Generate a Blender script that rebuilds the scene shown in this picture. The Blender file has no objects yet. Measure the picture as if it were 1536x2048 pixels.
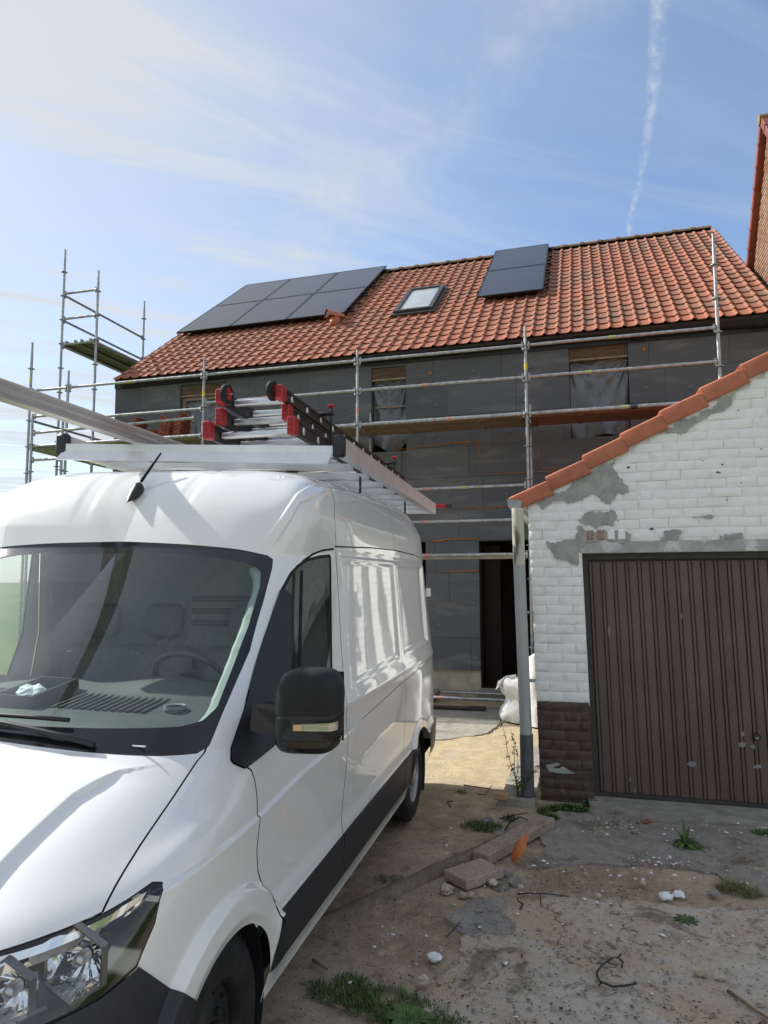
import bpy, bmesh, math, random
import numpy as np
from mathutils import Vector, Matrix, noise as mnoise
R = math.radians
random.seed(7)
scene = bpy.context.scene
COL = scene.collection

# ------------------------------------------------------------------ camera
CAM_H = 1.92
cam_d = bpy.data.cameras.new("camera")
cam = bpy.data.objects.new("camera", cam_d)
COL.objects.link(cam)
cam_d.sensor_fit = 'VERTICAL'
cam_d.sensor_height = 24.0
cam_d.lens = 1420.0 / 2048.0 * 24.0
cam_d.clip_start = 0.05
cam_d.clip_end = 3000.0
c_right = Vector((0.9614, 0.2751, -0.0036)).normalized()
c_fwd = Vector((-0.2735, 0.9571, 0.0953)).normalized()
c_up = c_right.cross(c_fwd).normalized()
c_right = c_fwd.cross(c_up).normalized()
cm = Matrix((c_right, c_up, -c_fwd)).transposed().to_4x4()
cm.translation = (0, 0, CAM_H)
cam.matrix_world = cm
scene.camera = cam

# ------------------------------------------------------------------ light, sky, exposure
SUN_EL = R(38.0)
SUN_AZ = R(9.0)                       # how far the sun stands behind the facades' plane, on the left
sun_to = Vector((-math.cos(SUN_AZ) * math.cos(SUN_EL), math.sin(SUN_AZ) * math.cos(SUN_EL), math.sin(SUN_EL)))
sd = bpy.data.lights.new("sun", 'SUN')
sd.energy = 2.8
sd.angle = R(0.7)
sd.color = (1.0, 0.955, 0.88)
sun = bpy.data.objects.new("sun", sd)
COL.objects.link(sun)
sun.rotation_euler = sun_to.to_track_quat('Z', 'Y').to_euler()
sun.location = (-20, 5, 20)

world = bpy.data.worlds.new("World")
scene.world = world
world.use_nodes = True
wt = world.node_tree
wt.nodes.clear()

class NT:
    """small helper to write node trees"""
    def __init__(s, tree): s.t = tree
    def n(s, typ, **kw):
        nd = s.t.nodes.new(typ)
        ins = kw.pop('ins', {})
        for k, v in kw.items(): setattr(nd, k, v)
        for k, v in ins.items():
            if hasattr(v, 'is_linked') or isinstance(v, bpy.types.NodeSocket): s.t.links.new(v, nd.inputs[k])
            else: nd.inputs[k].default_value = v
        return nd
    def math(s, op, a, b=None, c=None, clamp=False):
        nd = s.t.nodes.new('ShaderNodeMath'); nd.operation = op; nd.use_clamp = clamp
        for i, v in enumerate((a, b, c)):
            if v is None: continue
            if isinstance(v, bpy.types.NodeSocket): s.t.links.new(v, nd.inputs[i])
            else: nd.inputs[i].default_value = v
        return nd.outputs[0]
    def vmath(s, op, a, b=None, out=0):
        nd = s.t.nodes.new('ShaderNodeVectorMath'); nd.operation = op
        for i, v in enumerate((a, b)):
            if v is None: continue
            if isinstance(v, bpy.types.NodeSocket): s.t.links.new(v, nd.inputs[i])
            else: nd.inputs[i].default_value = v
        return nd.outputs[out]
    def noise(s, vec, scale, detail=4, rough=.55, dist=0.0):
        nd = s.n('ShaderNodeTexNoise', ins={'Scale': scale, 'Detail': detail, 'Roughness': rough, 'Distortion': dist})
        if vec is not None: s.t.links.new(vec, nd.inputs['Vector'])
        return nd.outputs['Fac']
    def ramp(s, fac, lo, hi, a=0.0, b=1.0, smooth=True):
        nd = s.t.nodes.new('ShaderNodeMapRange'); nd.clamp = True
        nd.interpolation_type = 'SMOOTHSTEP' if smooth else 'LINEAR'
        s.t.links.new(fac, nd.inputs[0])
        for i, v in zip((1, 2, 3, 4), (lo, hi, a, b)): nd.inputs[i].default_value = v
        return nd.outputs[0]
    def mix(s, fac, a, b, blend='MIX'):
        nd = s.t.nodes.new('ShaderNodeMix'); nd.data_type = 'RGBA'; nd.blend_type = blend
        for k, v in ((0, fac), (6, a), (7, b)):
            if isinstance(v, bpy.types.NodeSocket): s.t.links.new(v, nd.inputs[k])
            elif k == 0: nd.inputs[0].default_value = v
            else: nd.inputs[k].default_value = (*v, 1.0) if len(v) == 3 else v
        return nd.outputs[2]
    def sep(s, v):
        nd = s.t.nodes.new('ShaderNodeSeparateXYZ'); s.t.links.new(v, nd.inputs[0]); return nd.outputs
    def comb(s, x, y, z):
        nd = s.t.nodes.new('ShaderNodeCombineXYZ')
        for i, v in enumerate((x, y, z)):
            if isinstance(v, bpy.types.NodeSocket): s.t.links.new(v, nd.inputs[i])
            else: nd.inputs[i].default_value = v
        return nd.outputs[0]

w = NT(wt)
sky = w.n('ShaderNodeTexSky', sky_type='NISHITA')
sky.sun_disc = False
sky.sun_elevation = SUN_EL
sky.sun_rotation = math.atan2(sun_to.x, sun_to.y)
sky.altitude = 50
sky.air_density = 1.0
sky.dust_density = .7
sky.ozone_density = 2.2
geo = w.n('ShaderNodeTexCoord')
D = w.vmath('NORMALIZE', geo.outputs['Generated'])
dx, dy, dz = w.sep(D)[0:3]
zz = w.math('MAXIMUM', dz, 0.06)
px_, py_ = w.math('DIVIDE', dx, zz), w.math('DIVIDE', dy, zz)
# high cirrus: streaks lie along one wind direction on a flat layer
A_ = R(38)
su = w.math('ADD', w.math('MULTIPLY', px_, math.cos(A_)), w.math('MULTIPLY', py_, math.sin(A_)))
sv = w.math('SUBTRACT', w.math('MULTIPLY', py_, math.cos(A_)), w.math('MULTIPLY', px_, math.sin(A_)))
P1 = w.comb(w.math('MULTIPLY', su, .45), w.math('MULTIPLY', sv, 1.1), 0.3)
big = w.noise(P1, 0.75, 5, .52, .9)
fine = w.noise(w.comb(w.math('MULTIPLY', su, .5), w.math('MULTIPLY', sv, 1.8), 4.0), 1.7, 7, .58, 1.2)
veil = w.ramp(big, .34, .74)
wisps = w.ramp(fine, .44, .70)
gap_ = w.ramp(w.vmath('DOT_PRODUCT', D, Vector((.42, .82, .38)).normalized().to_tuple(), out=1), .50, .97)   # a clear gap in the cirrus towards the right
side = w.math('SUBTRACT', 1.0, gap_)
cl = w.math('ADD', w.math('MULTIPLY', veil, w.math('ADD', w.math('MULTIPLY', side, .52), .12)), w.math('MULTIPLY', w.math('MULTIPLY', wisps, .42), w.math('ADD', w.math('MULTIPLY', side, .8), .30)))
cl = w.math('ADD', cl, w.math('ADD', .0, w.math('MULTIPLY', side, .36)))
def trail(nrm, cen, wid, strength, rag, k0, k1, axis, grain=60):
    wob = w.math('ADD', w.math('MULTIPLY', w.math('SUBTRACT', w.noise(D, 26, 5, .6), .5), rag), w.math('MULTIPLY', w.math('SUBTRACT', w.noise(D, 5.5, 2, .5), .5), .035))
    dist = w.math('ABSOLUTE', w.math('ADD', w.vmath('DOT_PRODUCT', D, nrm, out=1), wob))
    al = w.vmath('DOT_PRODUCT', D, axis, out=1)
    wd = w.ramp(al, k0, k1, wid[0], wid[1], smooth=False)
    prof = w.math('SUBTRACT', 1.0, w.math('DIVIDE', dist, wd), clamp=True)
    prof = w.math('MULTIPLY', prof, w.ramp(w.noise(D, grain, 7, .6 if grain < 30 else .75), .36, .70, .05, 1.0))
    front = w.math('GREATER_THAN', w.vmath('DOT_PRODUCT', D, cen, out=1), .3)
    seg = w.math('MULTIPLY', w.ramp(al, k0 - .02, k0 + .03), front)
    return w.math('MULTIPLY', w.math('MULTIPLY', prof, seg), strength)
# two condensation trails and one long cirrus streak
t1 = trail((-.9863, -.0105, .1647), (.08, .84, .53), (.0022, .0120), .62, .016, -.14, .12, (.1434, -.5335, .8249))
t2 = trail((-.5026, .0186, -.8643), (-.61, .70, .37), (.010, .006), .35, .006, -.30, .16, (.6107, .7114, -.3399))
t3 = trail((.5531, .5486, -.627), (-.18, .80, .54), (.05, .085), .34, .07, -.45, .35, (.797, -.1855, .5407), 9)
cl = w.math('ADD', cl, w.math('ADD', t1, w.math('ADD', t2, t3)), clamp=True)
cl = w.math('MINIMUM', cl, .93)
glow = w.vmath('DOT_PRODUCT', D, tuple(sun_to), out=1)
lum = w.math('ADD', 2.28, w.math('MULTIPLY', w.ramp(glow, .94, 1.0), 5.0))
ccol = w.n('ShaderNodeVectorMath', operation='SCALE')
ccol.inputs[0].default_value = (.915, .955, 1.0)
wt.links.new(lum, ccol.inputs['Scale'])
skyc = w.n('ShaderNodeVectorMath', operation='SCALE', ins={'Scale': .60})
wt.links.new(sky.outputs[0], skyc.inputs[0])
mixc = w.mix(cl, skyc.outputs[0], ccol.outputs[0])
bg = w.n('ShaderNodeBackground', ins={'Strength': .15})
wt.links.new(mixc, bg.inputs['Color'])
wo = w.n('ShaderNodeOutputWorld')
wt.links.new(bg.outputs[0], wo.inputs['Surface'])

scene.view_settings.view_transform = 'Standard'
scene.view_settings.look = 'None'
scene.view_settings.exposure = 1.2
scene.view_settings.gamma = 1.0
scene.view_settings.use_curve_mapping = False
scene.render.engine = 'CYCLES'
scene.render.resolution_x = 768
scene.render.resolution_y = 1024
scene.cycles.max_bounces = 10
scene.cycles.transparent_max_bounces = 16
scene.cycles.caustics_reflective = False
scene.cycles.caustics_refractive = False

# ------------------------------------------------------------------ object helpers
WM = {}
def add_obj(name, data, parent=None, M=None):
    o = bpy.data.objects.new(name, data)
    COL.objects.link(o)
    M = M or Matrix.Identity(4)
    if parent is not None:
        o.parent = parent
        o.matrix_basis = WM[parent.name].inverted() @ M
    else:
        o.matrix_basis = M
    WM[o.name] = M.copy()
    return o
def thing(name, label, cat, loc=(0, 0, 0), rotz=0.0, group=None):
    o = add_obj(name, None, None, Matrix.Translation(loc) @ Matrix.Rotation(rotz, 4, 'Z'))
    o.empty_display_size = .2
    return tag(o, label, cat, group)
def tag(o, label=None, cat=None, group=None, kind=None):
    if label: o['label'] = label
    if cat: o['category'] = cat
    if group: o['group'] = group
    if kind: o['kind'] = kind
    return o
def cross2(u, v): return u[0] * v[1] - u[1] * v[0]
class MB:
    """collects faces in world coordinates and builds ONE mesh object"""
    def __init__(s): s.v = []; s.f = []; s.attr = []
    def add(s, verts, faces, M=None):
        b = len(s.v)
        s.v.extend([(M @ Vector(p)) if M is not None else Vector(p) for p in verts])
        s.f.extend([tuple(i + b for i in f) for f in faces])
        return s
    def box(s, lo, hi, M=None):
        x0, y0, z0 = lo; x1, y1, z1 = hi
        return s.add([(x0, y0, z0), (x1, y0, z0), (x1, y1, z0), (x0, y1, z0), (x0, y0, z1), (x1, y0, z1), (x1, y1, z1), (x0, y1, z1)],
                     [(0, 3, 2, 1), (4, 5, 6, 7), (0, 1, 5, 4), (1, 2, 6, 5), (2, 3, 7, 6), (3, 0, 4, 7)], M)
    def bbox(s, lo, hi, b, M=None):
        """box with chamfered edges"""
        x0, y0, z0 = lo; x1, y1, z1 = hi
        vs, idx = [], {}
        for i, (sx, X) in enumerate(((1, x0), (-1, x1))):
            for j, (sy, Y) in enumerate(((1, y0), (-1, y1))):
                for k, (sz, Z) in enumerate(((1, z0), (-1, z1))):
                    for a in range(3):
                        p = [X + sx * b, Y + sy * b, Z + sz * b]
                        p[a] = (X, Y, Z)[a]
                        idx[(i, j, k, a)] = len(vs); vs.append(p)
        fs = []
        for a in range(3):
            o1, o2 = [q for q in range(3) if q != a]
            for e in (0, 1):
                q = []
                for (u, v) in ((0, 0), (1, 0), (1, 1), (0, 1)):
                    key = [0, 0, 0]; key[a] = e; key[o1] = u; key[o2] = v
                    q.append(idx[(*key, a)])
                flip = (e == 0) ^ (a == 1)
                fs.append(tuple(q[::-1]) if flip else tuple(q))
        for a in range(3):       # edges along axis a
            o1, o2 = [q for q in range(3) if q != a]
            for u in (0, 1):
                for v in (0, 1):
                    k0 = [0, 0, 0]; k0[o1] = u; k0[o2] = v; k1 = list(k0); k1[a] = 1
                    q = (idx[(*k0, o1)], idx[(*k1, o1)], idx[(*k1, o2)], idx[(*k0, o2)])
                    fs.append(q)
        for i in (0, 1):
            for j in (0, 1):
                for k in (0, 1):
                    fs.append((idx[(i, j, k, 0)], idx[(i, j, k, 1)], idx[(i, j, k, 2)]))
        return s.add(vs, fs, M)
    def tube(s, a, b, r, n=10, r2=None, cap=True):
        a, b = Vector(a), Vector(b)
        r2 = r if r2 is None else r2
        d = (b - a)
        if d.length < 1e-6: return s
        z = d.normalized(); x = z.orthogonal().normalized(); y = z.cross(x)
        vs = []
        for p, rr in ((a, r), (b, r2)):
            for i in range(n):
                t = 2 * math.pi * i / n
                vs.append(p + (x * math.cos(t) + y * math.sin(t)) * rr)
        fs = [(i, (i + 1) % n, n + (i + 1) % n, n + i) for i in range(n)]
        if cap: fs += [tuple(range(n))[::-1], tuple(range(n, 2 * n))]
        return s.add(vs, fs)
    def path(s, pts, r, n=8, rr=None):
        pts = [Vector(p) for p in pts]
        rings = []
        prev = None
        for i, p in enumerate(pts):
            d = (pts[min(i + 1, len(pts) - 1)] - pts[max(i - 1, 0)]).normalized()
            x = d.orthogonal().normalized() if prev is None else (prev - d * prev.dot(d)).normalized()
            prev = x; y = d.cross(x)
            q = rr[i] if rr else r
            rings.append([p + (x * math.cos(2 * math.pi * k / n) + y * math.sin(2 * math.pi * k / n)) * q for k in range(n)])
        vs = [v for rg in rings for v in rg]
        fs = []
        for i in range(len(rings) - 1):
            for k in range(n):
                fs.append((i * n + k, i * n + (k + 1) % n, (i + 1) * n + (k + 1) % n, (i + 1) * n + k))
        fs += [tuple(range(n))[::-1], tuple(range((len(rings) - 1) * n, len(rings) * n))]
        return s.add(vs, fs)
    def prism(s, poly, d0, d1, M=None):
        """2D polygon (a,b) in the local XZ plane, extruded along local Y d0..d1"""
        n = len(poly)
        vs = [(a, d0, b) for a, b in poly] + [(a, d1, b) for a, b in poly]
        fs = [tuple(range(n)), tuple(range(n, 2 * n))[::-1]] + [(i, n + i, n + (i + 1) % n, (i + 1) % n) for i in range(n)]
        return s.add(vs, fs, M)
    def lathe(s, prof, n=32, M=None, cap=False):
        """profile (r, h) turned round the local Z axis"""
        vs = []
        for r, h in prof:
            for i in range(n):
                t = 2 * math.pi * i / n
                vs.append((r * math.cos(t), r * math.sin(t), h))
        fs = []
        for j in range(len(prof) - 1):
            for i in range(n):
                fs.append((j * n + i, j * n + (i + 1) % n, (j + 1) * n + (i + 1) % n, (j + 1) * n + i))
        if cap: fs += [tuple(range(n))[::-1], tuple(range((len(prof) - 1) * n, len(prof) * n))]
        return s.add(vs, fs, M)
    def grid(s, fn, nu, nv, close_u=False):
        vs = [fn(i / (nu - 1 if not close_u else nu), j / (nv - 1)) for j in range(nv) for i in range(nu)]
        fs = []
        for j in range(nv - 1):
            for i in range(nu - (0 if close_u else 1)):
                i2 = (i + 1) % nu
                fs.append((j * nu + i, j * nu + i2, (j + 1) * nu + i2, (j + 1) * nu + i))
        return s.add(vs, fs)
    def mesh(s, name, m, smooth=False, angle=None, origin=(0, 0, 0)):
        me = bpy.data.meshes.new(name)
        o = Vector(origin)
        me.from_pydata([v - o for v in s.v], [], s.f)
        me.validate()
        if smooth or angle:
            me.polygons.foreach_set('use_smooth', [True] * len(me.polygons))
        if angle:
            try: me.set_sharp_from_angle(angle=angle)
            except Exception: pass
        if m is not None: me.materials.append(m)
        return me
    def build(s, name, m, parent=None, smooth=False, angle=None, base=False, fix=True):
        lo = Vector([min(v[i] for v in s.v) for i in range(3)]); hi = Vector([max(v[i] for v in s.v) for i in range(3)])
        c = (lo + hi) / 2
        if base or parent is None: c.z = lo.z
        me = s.mesh(name, m, smooth, angle, c)
        if fix:
            bm = bmesh.new(); bm.from_mesh(me)
            bmesh.ops.recalc_face_normals(bm, faces=bm.faces)
            bm.to_mesh(me); bm.free()
            if smooth or angle:
                me.polygons.foreach_set('use_smooth', [True] * len(me.polygons))
            if angle:
                try: me.set_sharp_from_angle(angle=angle)
                except Exception: pass
        return add_obj(name, me, parent, Matrix.Translation(c))
def inst(name, me, parent, M): return add_obj(name, me, parent, M)

# ------------------------------------------------------------------ materials
def new_mat(name):
    m = bpy.data.materials.new(name); m.use_nodes = True
    t = m.node_tree; t.nodes.clear()
    k = NT(t)
    out = k.n('ShaderNodeOutputMaterial')
    b = k.n('ShaderNodeBsdfPrincipled')
    t.links.new(b.outputs[0], out.inputs['Surface'])
    return m, k, b, out
def setin(k, b, name, v):
    if isinstance(v, bpy.types.NodeSocket): k.t.links.new(v, b.inputs[name])
    elif isinstance(v, (tuple, list)): b.inputs[name].default_value = (*v, 1.0) if len(v) == 3 else v
    else: b.inputs[name].default_value = v
def bump(k, b, h, strength=.4, dist=.01):
    nd = k.n('ShaderNodeBump', ins={'Strength': strength, 'Distance': dist, 'Height': h})
    k.t.links.new(nd.outputs[0], b.inputs['Normal'])
def pm(name, c, c2=None, rough=.6, metal=0.0, ns=6.0, lo=.35, hi=.65, rnd=0.0, bs=None, bst=.3, bd=.004, r2=None, spec=.5, detail=5,
       c3=None, ns3=2.0, lo3=.55, hi3=.7, coat=0.0, stretch=None, subs=0):
    m, k, b, out = new_mat(name)
    pos = k.n('ShaderNodeNewGeometry').outputs['Position']
    if stretch: pos = k.vmath('MULTIPLY', pos, stretch)
    col = k.n('ShaderNodeRGB').outputs[0]; col.default_value = (*c, 1)
    nz = None
    if c2 is not None or r2 is not None:
        nz = k.ramp(k.noise(pos, ns, detail), lo, hi)
    if c2 is not None: col = k.mix(nz, c, c2)
    if c3 is not None: col = k.mix(k.ramp(k.noise(pos, ns3, 6, .6), lo3, hi3), col, c3)
    if rnd:
        r = k.n('ShaderNodeObjectInfo').outputs['Random']
        f = k.ramp(r, 0, 1, 1 - rnd, 1 + rnd, smooth=False)
        sc = k.n('ShaderNodeVectorMath', operation='SCALE'); k.t.links.new(col, sc.inputs[0]); k.t.links.new(f, sc.inputs['Scale'])
        col = sc.outputs[0]
    setin(k, b, 'Base Color', col)
    setin(k, b, 'Roughness', k.ramp(nz, 0, 1, rough, r2, smooth=False) if r2 is not None else rough)
    setin(k, b, 'Metallic', metal)
    setin(k, b, 'Specular IOR Level', spec)
    if coat: setin(k, b, 'Coat Weight', coat); setin(k, b, 'Coat Roughness', .03)
    if bs: bump(k, b, k.noise(pos, bs, 6, .6), bst, bd)
    return m
def glass(name, tint=(.8, .88, .86), ior=1.5, rough=0.0, base=0.0, milk=None):
    """clear pane: transparent, with a Fresnel reflection on top"""
    m = bpy.data.materials.new(name); m.use_nodes = True
    t = m.node_tree; t.nodes.clear(); k = NT(t)
    out = k.n('ShaderNodeOutputMaterial')
    tr = k.n('ShaderNodeBsdfTransparent', ins={'Color': (*tint, 1)})
    gl = k.n('ShaderNodeBsdfGlossy', ins={'Color': (1, 1, 1, 1), 'Roughness': rough})
    back = k.n('ShaderNodeNewGeometry').outputs['Backfacing']      # one thin sheet: same reflection from both sides
    fr = k.n('ShaderNodeFresnel')
    t.links.new(k.ramp(back, 0, 1, ior, 1 / ior, smooth=False), fr.inputs['IOR'])
    body = tr.outputs[0]
    if milk:
        df = k.n('ShaderNodeBsdfDiffuse', ins={'Color': (*milk[1], 1)})
        mm = k.n('ShaderNodeMixShader', ins={0: milk[0]}); t.links.new(body, mm.inputs[1]); t.links.new(df.outputs[0], mm.inputs[2]); body = mm.outputs[0]
    f = k.math('ADD', fr.outputs[0], base, clamp=True)
    mx = k.n('ShaderNodeMixShader'); t.links.new(f, mx.inputs[0]); t.links.new(body, mx.inputs[1]); t.links.new(gl.outputs[0], mx.inputs[2])
    t.links.new(mx.outputs[0], out.inputs['Surface'])
    return m
def specks(k, pos, col, scale, thr, c_, amt=1.0, size=.28):
    v = k.n('ShaderNodeTexVoronoi', ins={'Scale': scale}); k.t.links.new(pos, v.inputs['Vector'])
    pick = k.math('GREATER_THAN', k.sep(v.outputs['Color'])[0], thr)
    r = k.math('MULTIPLY', k.sep(v.outputs['Color'])[1], size)
    return k.mix(k.math('MULTIPLY', k.math('MULTIPLY', pick, k.math('LESS_THAN', v.outputs['Distance'], k.math('ADD', r, .08))), amt), col, c_)
M = {}
M['galv'] = pm('galvanised_steel', (.30, .31, .32), (.46, .47, .48), rough=.38, r2=.55, metal=.75, ns=14, bs=60, bst=.15, bd=.002, c3=(.22, .20, .17), ns3=3.5, lo3=.6, hi3=.8)
M['alu'] = pm('aluminium', (.60, .60, .60), (.72, .72, .72), rough=.30, r2=.42, metal=.9, ns=9, stretch=(1, .15, 1), c3=(.40, .39, .38), ns3=5, lo3=.6, hi3=.8)
M['alu_dull'] = pm('dull_aluminium', (.40, .385, .37), (.50, .485, .47), rough=.38, r2=.5, metal=.65, ns=9, stretch=(1, .15, 1), c3=(.30, .28, .26), ns3=5, lo3=.55, hi3=.8)
M['alu_white'] = pm('pale_aluminium', (.66, .67, .68), (.74, .75, .76), rough=.34, metal=.55, ns=7, c3=(.5, .49, .47), ns3=4, lo3=.62, hi3=.85)
M['black'] = pm('black_plastic', (.012, .012, .014), (.018, .018, .02), rough=.45, ns=20, bs=300, bst=.08, bd=.001)
M['black_soft'] = pm('black_rubber', (.010, .010, .011), (.020, .019, .018), rough=.75, ns=15, spec=.3)
M['black_gloss'] = pm('black_gloss', (.008, .008, .009), rough=.12)
M['red'] = pm('red_plastic', (.42, .010, .016), (.33, .012, .015), rough=.38, ns=12)
M['terra_new'] = pm('new_terracotta', (.44, .135, .062), (.38, .11, .05), rough=.42, ns=9, rnd=.08, bs=40, bst=.1, bd=.002, c3=(.30, .10, .055), ns3=3, lo3=.6, hi3=.8)
M['wood'] = pm('raw_timber', (.34, .23, .145), (.24, .155, .095), rough=.75, ns=14, stretch=(1, 1, 6), bs=50, bst=.35, bd=.003, c3=(.10, .07, .045), ns3=3, rnd=.12)
M['wood_grey'] = pm('weathered_timber', (.36, .285, .22), (.27, .205, .15), rough=.85, ns=22, stretch=(2.2, 1, 3), bs=60, bst=.4, bd=.004, c3=(.20, .15, .11), ns3=4, lo3=.5, hi3=.75, rnd=.1)
M['wood_buried'] = pm('old_sleeper_timber', (.22, .17, .125), (.15, .115, .085), rough=.92, ns=16, stretch=(4, 1.2, 1), bs=40, bst=.6, bd=.008, c3=(.15, .112, .075), ns3=5, lo3=.42, hi3=.65)
M['plank_under'] = pm('scaffold_board_wood', (.26, .18, .115), (.18, .125, .08), rough=.8, ns=9, stretch=(.3, 3, 1), rnd=.25)
M['plank_red'] = pm('red_stained_board', (.24, .10, .06), (.16, .07, .045), rough=.8, ns=9, stretch=(.3, 3, 1), rnd=.2)
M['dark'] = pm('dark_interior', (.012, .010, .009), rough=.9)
M['foam'] = pm('orange_foam', (.50, .19, .04), (.40, .13, .03), rough=.8, ns=40)
M['membrane'] = pm('black_membrane', (.016, .016, .018), (.03, .03, .032), rough=.55, ns=6)
M['zinc'] = pm('zinc', (.36, .38, .39), (.28, .30, .31), rough=.5, metal=.4, ns=30)
M['pvc'] = pm('grey_drainpipe', (.40, .41, .41), (.34, .35, .35), rough=.45, ns=5, c3=(.17, .15, .11), ns3=7, lo3=.66, hi3=.8, stretch=(1, 1, .25))
M['pvc_top'] = pm('stained_cream_drainpipe', (.55, .54, .42), (.42, .41, .33), rough=.45, ns=6, c3=(.10, .09, .07), ns3=8, lo3=.6, hi3=.72, stretch=(1, 1, .2))
M['pvc_dark'] = pm('dark_grey_drainpipe', (.105, .115, .13), (.085, .09, .10), rough=.5, ns=8)
M['concrete'] = pm('concrete', (.34, .32, .28), (.25, .235, .20), rough=.9, ns=7, bs=90, bst=.4, bd=.006, c3=(.18, .165, .13), ns3=2.5)
M['mortar'] = pm('grey_mortar', (.40, .395, .37), (.31, .305, .285), rough=.92, ns=9, bs=35, bst=.6, bd=.01)
M['plinth_cream'] = pm('cream_plinth', (.46, .42, .33), (.36, .32, .25), rough=.85, ns=5, bs=40, bst=.2, bd=.004)
M['white_item'] = pm('white_paper', (.78, .79, .80), (.70, .72, .74), rough=.8, ns=30)
M['stone'] = pm('stone', (.32, .30, .265), (.22, .205, .18), rough=.9, ns=20, bs=60, bst=.5, bd=.01, rnd=.3)
M['stone_pale'] = pm('pale_crumb', (.48, .42, .32), (.33, .28, .20), rough=.9, ns=30, bs=60, bst=.5, bd=.01, rnd=.2)
M['brick_red'] = pm('bare_brick', (.30, .115, .065), (.22, .085, .05), rough=.9, ns=25, bs=60, bst=.5, bd=.01, rnd=.25)
M['twig'] = pm('dry_stick', (.23, .16, .09), (.15, .10, .06), rough=.9, ns=30)
M['asph_chunk'] = pm('broken_asphalt', (.15, .145, .138), (.10, .097, .092), rough=.95, ns=40, bs=120, bst=.6, bd=.01)
M['leaf'] = pm('leaf_green', (.055, .105, .025), (.085, .14, .035), rough=.6, ns=15, rnd=.2)
M['grass'] = pm('grass_green', (.060, .115, .026), (.095, .15, .04), rough=.65, ns=9)
M['grass_dry'] = pm('grass_dry', (.27, .22, .10), (.13, .15, .05), rough=.75, ns=12)
# ------------------------------------------------------------------ ground
def smooth01(a, b, x):
    t = min(max((x - a) / (b - a), 0), 1); return t * t * (3 - 2 * t)
def ground_z(x, y):
    e = smooth01(-7, -5, x) * (1 - smooth01(5, 7, x)) * smooth01(-2, 0, y) * (1 - smooth01(11.0, 12.0, y))
    n = mnoise.noise((x * .9, y * .9, 1.3)) * .018 + mnoise.noise((x * 3.1, y * 3.1, 7.7)) * .008 + mnoise.noise((x * 9, y * 9, 3.3)) * .004
    right = smooth01(-.75, -.45, x)
    return e * n * (1 - .75 * right) - .004
m, k, b, _ = new_mat('yard_soil_and_field')
pos = k.n('ShaderNodeNewGeometry').outputs['Position']
X, Y, Z = k.sep(pos)[0:3]
n1 = k.noise(pos, 1.1, 8, .62); n2 = k.noise(pos, 7, 8, .65); n3 = k.noise(pos, 60, 4, .6); n4 = k.noise(pos, 190, 3, .6)
n5 = k.noise(pos, 24, 6, .7)
soil = k.mix(k.ramp(n1, .36, .64), (.30, .226, .152), (.42, .332, .235))
soil = k.mix(k.ramp(n2, .50, .70, 0, .8), soil, (.50, .40, .275))
soil = k.mix(k.ramp(n2, .46, .32, 0, .8), soil, (.19, .138, .09))
soil = k.mix(k.ramp(n5, .56, .70, 0, .65), soil, (.42, .36, .285))
soil = k.mix(k.ramp(n5, .44, .30, 0, .7), soil, (.11, .078, .05))
soil = k.mix(k.ramp(n3, .60, .72, 0, .6), soil, (.45, .40, .32))
soil = specks(k, pos, soil, 48, .80, (.50, .46, .38), .8); soil = specks(k, pos, soil, 75, .72, (.09, .065, .042), .8); soil = specks(k, pos, soil, 21, .90, (.40, .37, .32), .8)
# sand and wood shavings spread before the house
sand = k.mix(k.ramp(n2, .35, .65), (.41, .325, .20), (.50, .42, .29))
sand = k.mix(k.ramp(n3, .52, .66, 0, .8), sand, (.26, .18, .10)); sand = k.mix(k.ramp(k.noise(pos, 2.4, 8, .7), .50, .66, 0, .75), sand, (.36, .31, .24)); sand = specks(k, pos, sand, 40, .75, (.20, .13, .07), .7); sand = specks(k, pos, sand, 60, .75, (.66, .58, .44), .8)
sm = k.math('MULTIPLY', k.ramp(k.math('ADD', Y, k.math('MULTIPLY', k.math('SUBTRACT', n1, .5), 1.2)), 6.5, 7.3), k.ramp(X, -6, -4))
col = k.mix(sm, soil, sand)
gr = k.mix(k.ramp(n1, .3, .7), (.075, .125, .032), (.12, .17, .05))
gr = k.mix(k.ramp(k.noise(pos, .05, 5), .4, .65), gr, (.16, .19, .07))
yard = k.math('MULTIPLY', k.math('MULTIPLY', k.ramp(X, -5.6, -4.6), k.ramp(X, 7.5, 6.5)), k.math('MULTIPLY', k.ramp(Y, -3.5, -2.5), k.ramp(Y, 15, 14)))
col = k.mix(yard, gr, col)
setin(k, b, 'Base Color', col); setin(k, b, 'Roughness', .95); setin(k, b, 'Specular IOR Level', .2)
bump(k, b, k.math('ADD', k.math('MULTIPLY', n2, .6), k.math('ADD', k.math('MULTIPLY', n3, .3), k.math('MULTIPLY', n4, .15))), .8, .02)
M['ground'] = m
xs = [-900, -400, -200, -100, -60, -35, -20, -12, -8, -6.5] + [-5.5 + .5 * i for i in range(4)] + [-3.5 + .06 * i for i in range(101)] + [2.9, 3.5, 4.5, 6, 8, 12, 20, 35, 60, 100, 200, 400, 900]
ys = [-900, -400, -200, -100, -50, -25, -12, -6, -3, -1.5, -.5, .5, 1.2, 2.0] + [2.5 + .06 * i for i in range(110)] + [9.2, 9.6, 10.1, 10.6, 11.1, 11.6, 12.5, 14, 18, 25, 40, 70, 120, 250, 500, 900]
g = MB()
g.add([(x, y, ground_z(x, y)) for y in ys for x in xs], [(j * len(xs) + i, j * len(xs) + i + 1, (j + 1) * len(xs) + i + 1, (j + 1) * len(xs) + i) for j in range(len(ys) - 1) for i in range(len(xs) - 1)])
tag(g.build('ground', M['ground'], smooth=True, fix=False), kind='structure')

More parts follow.
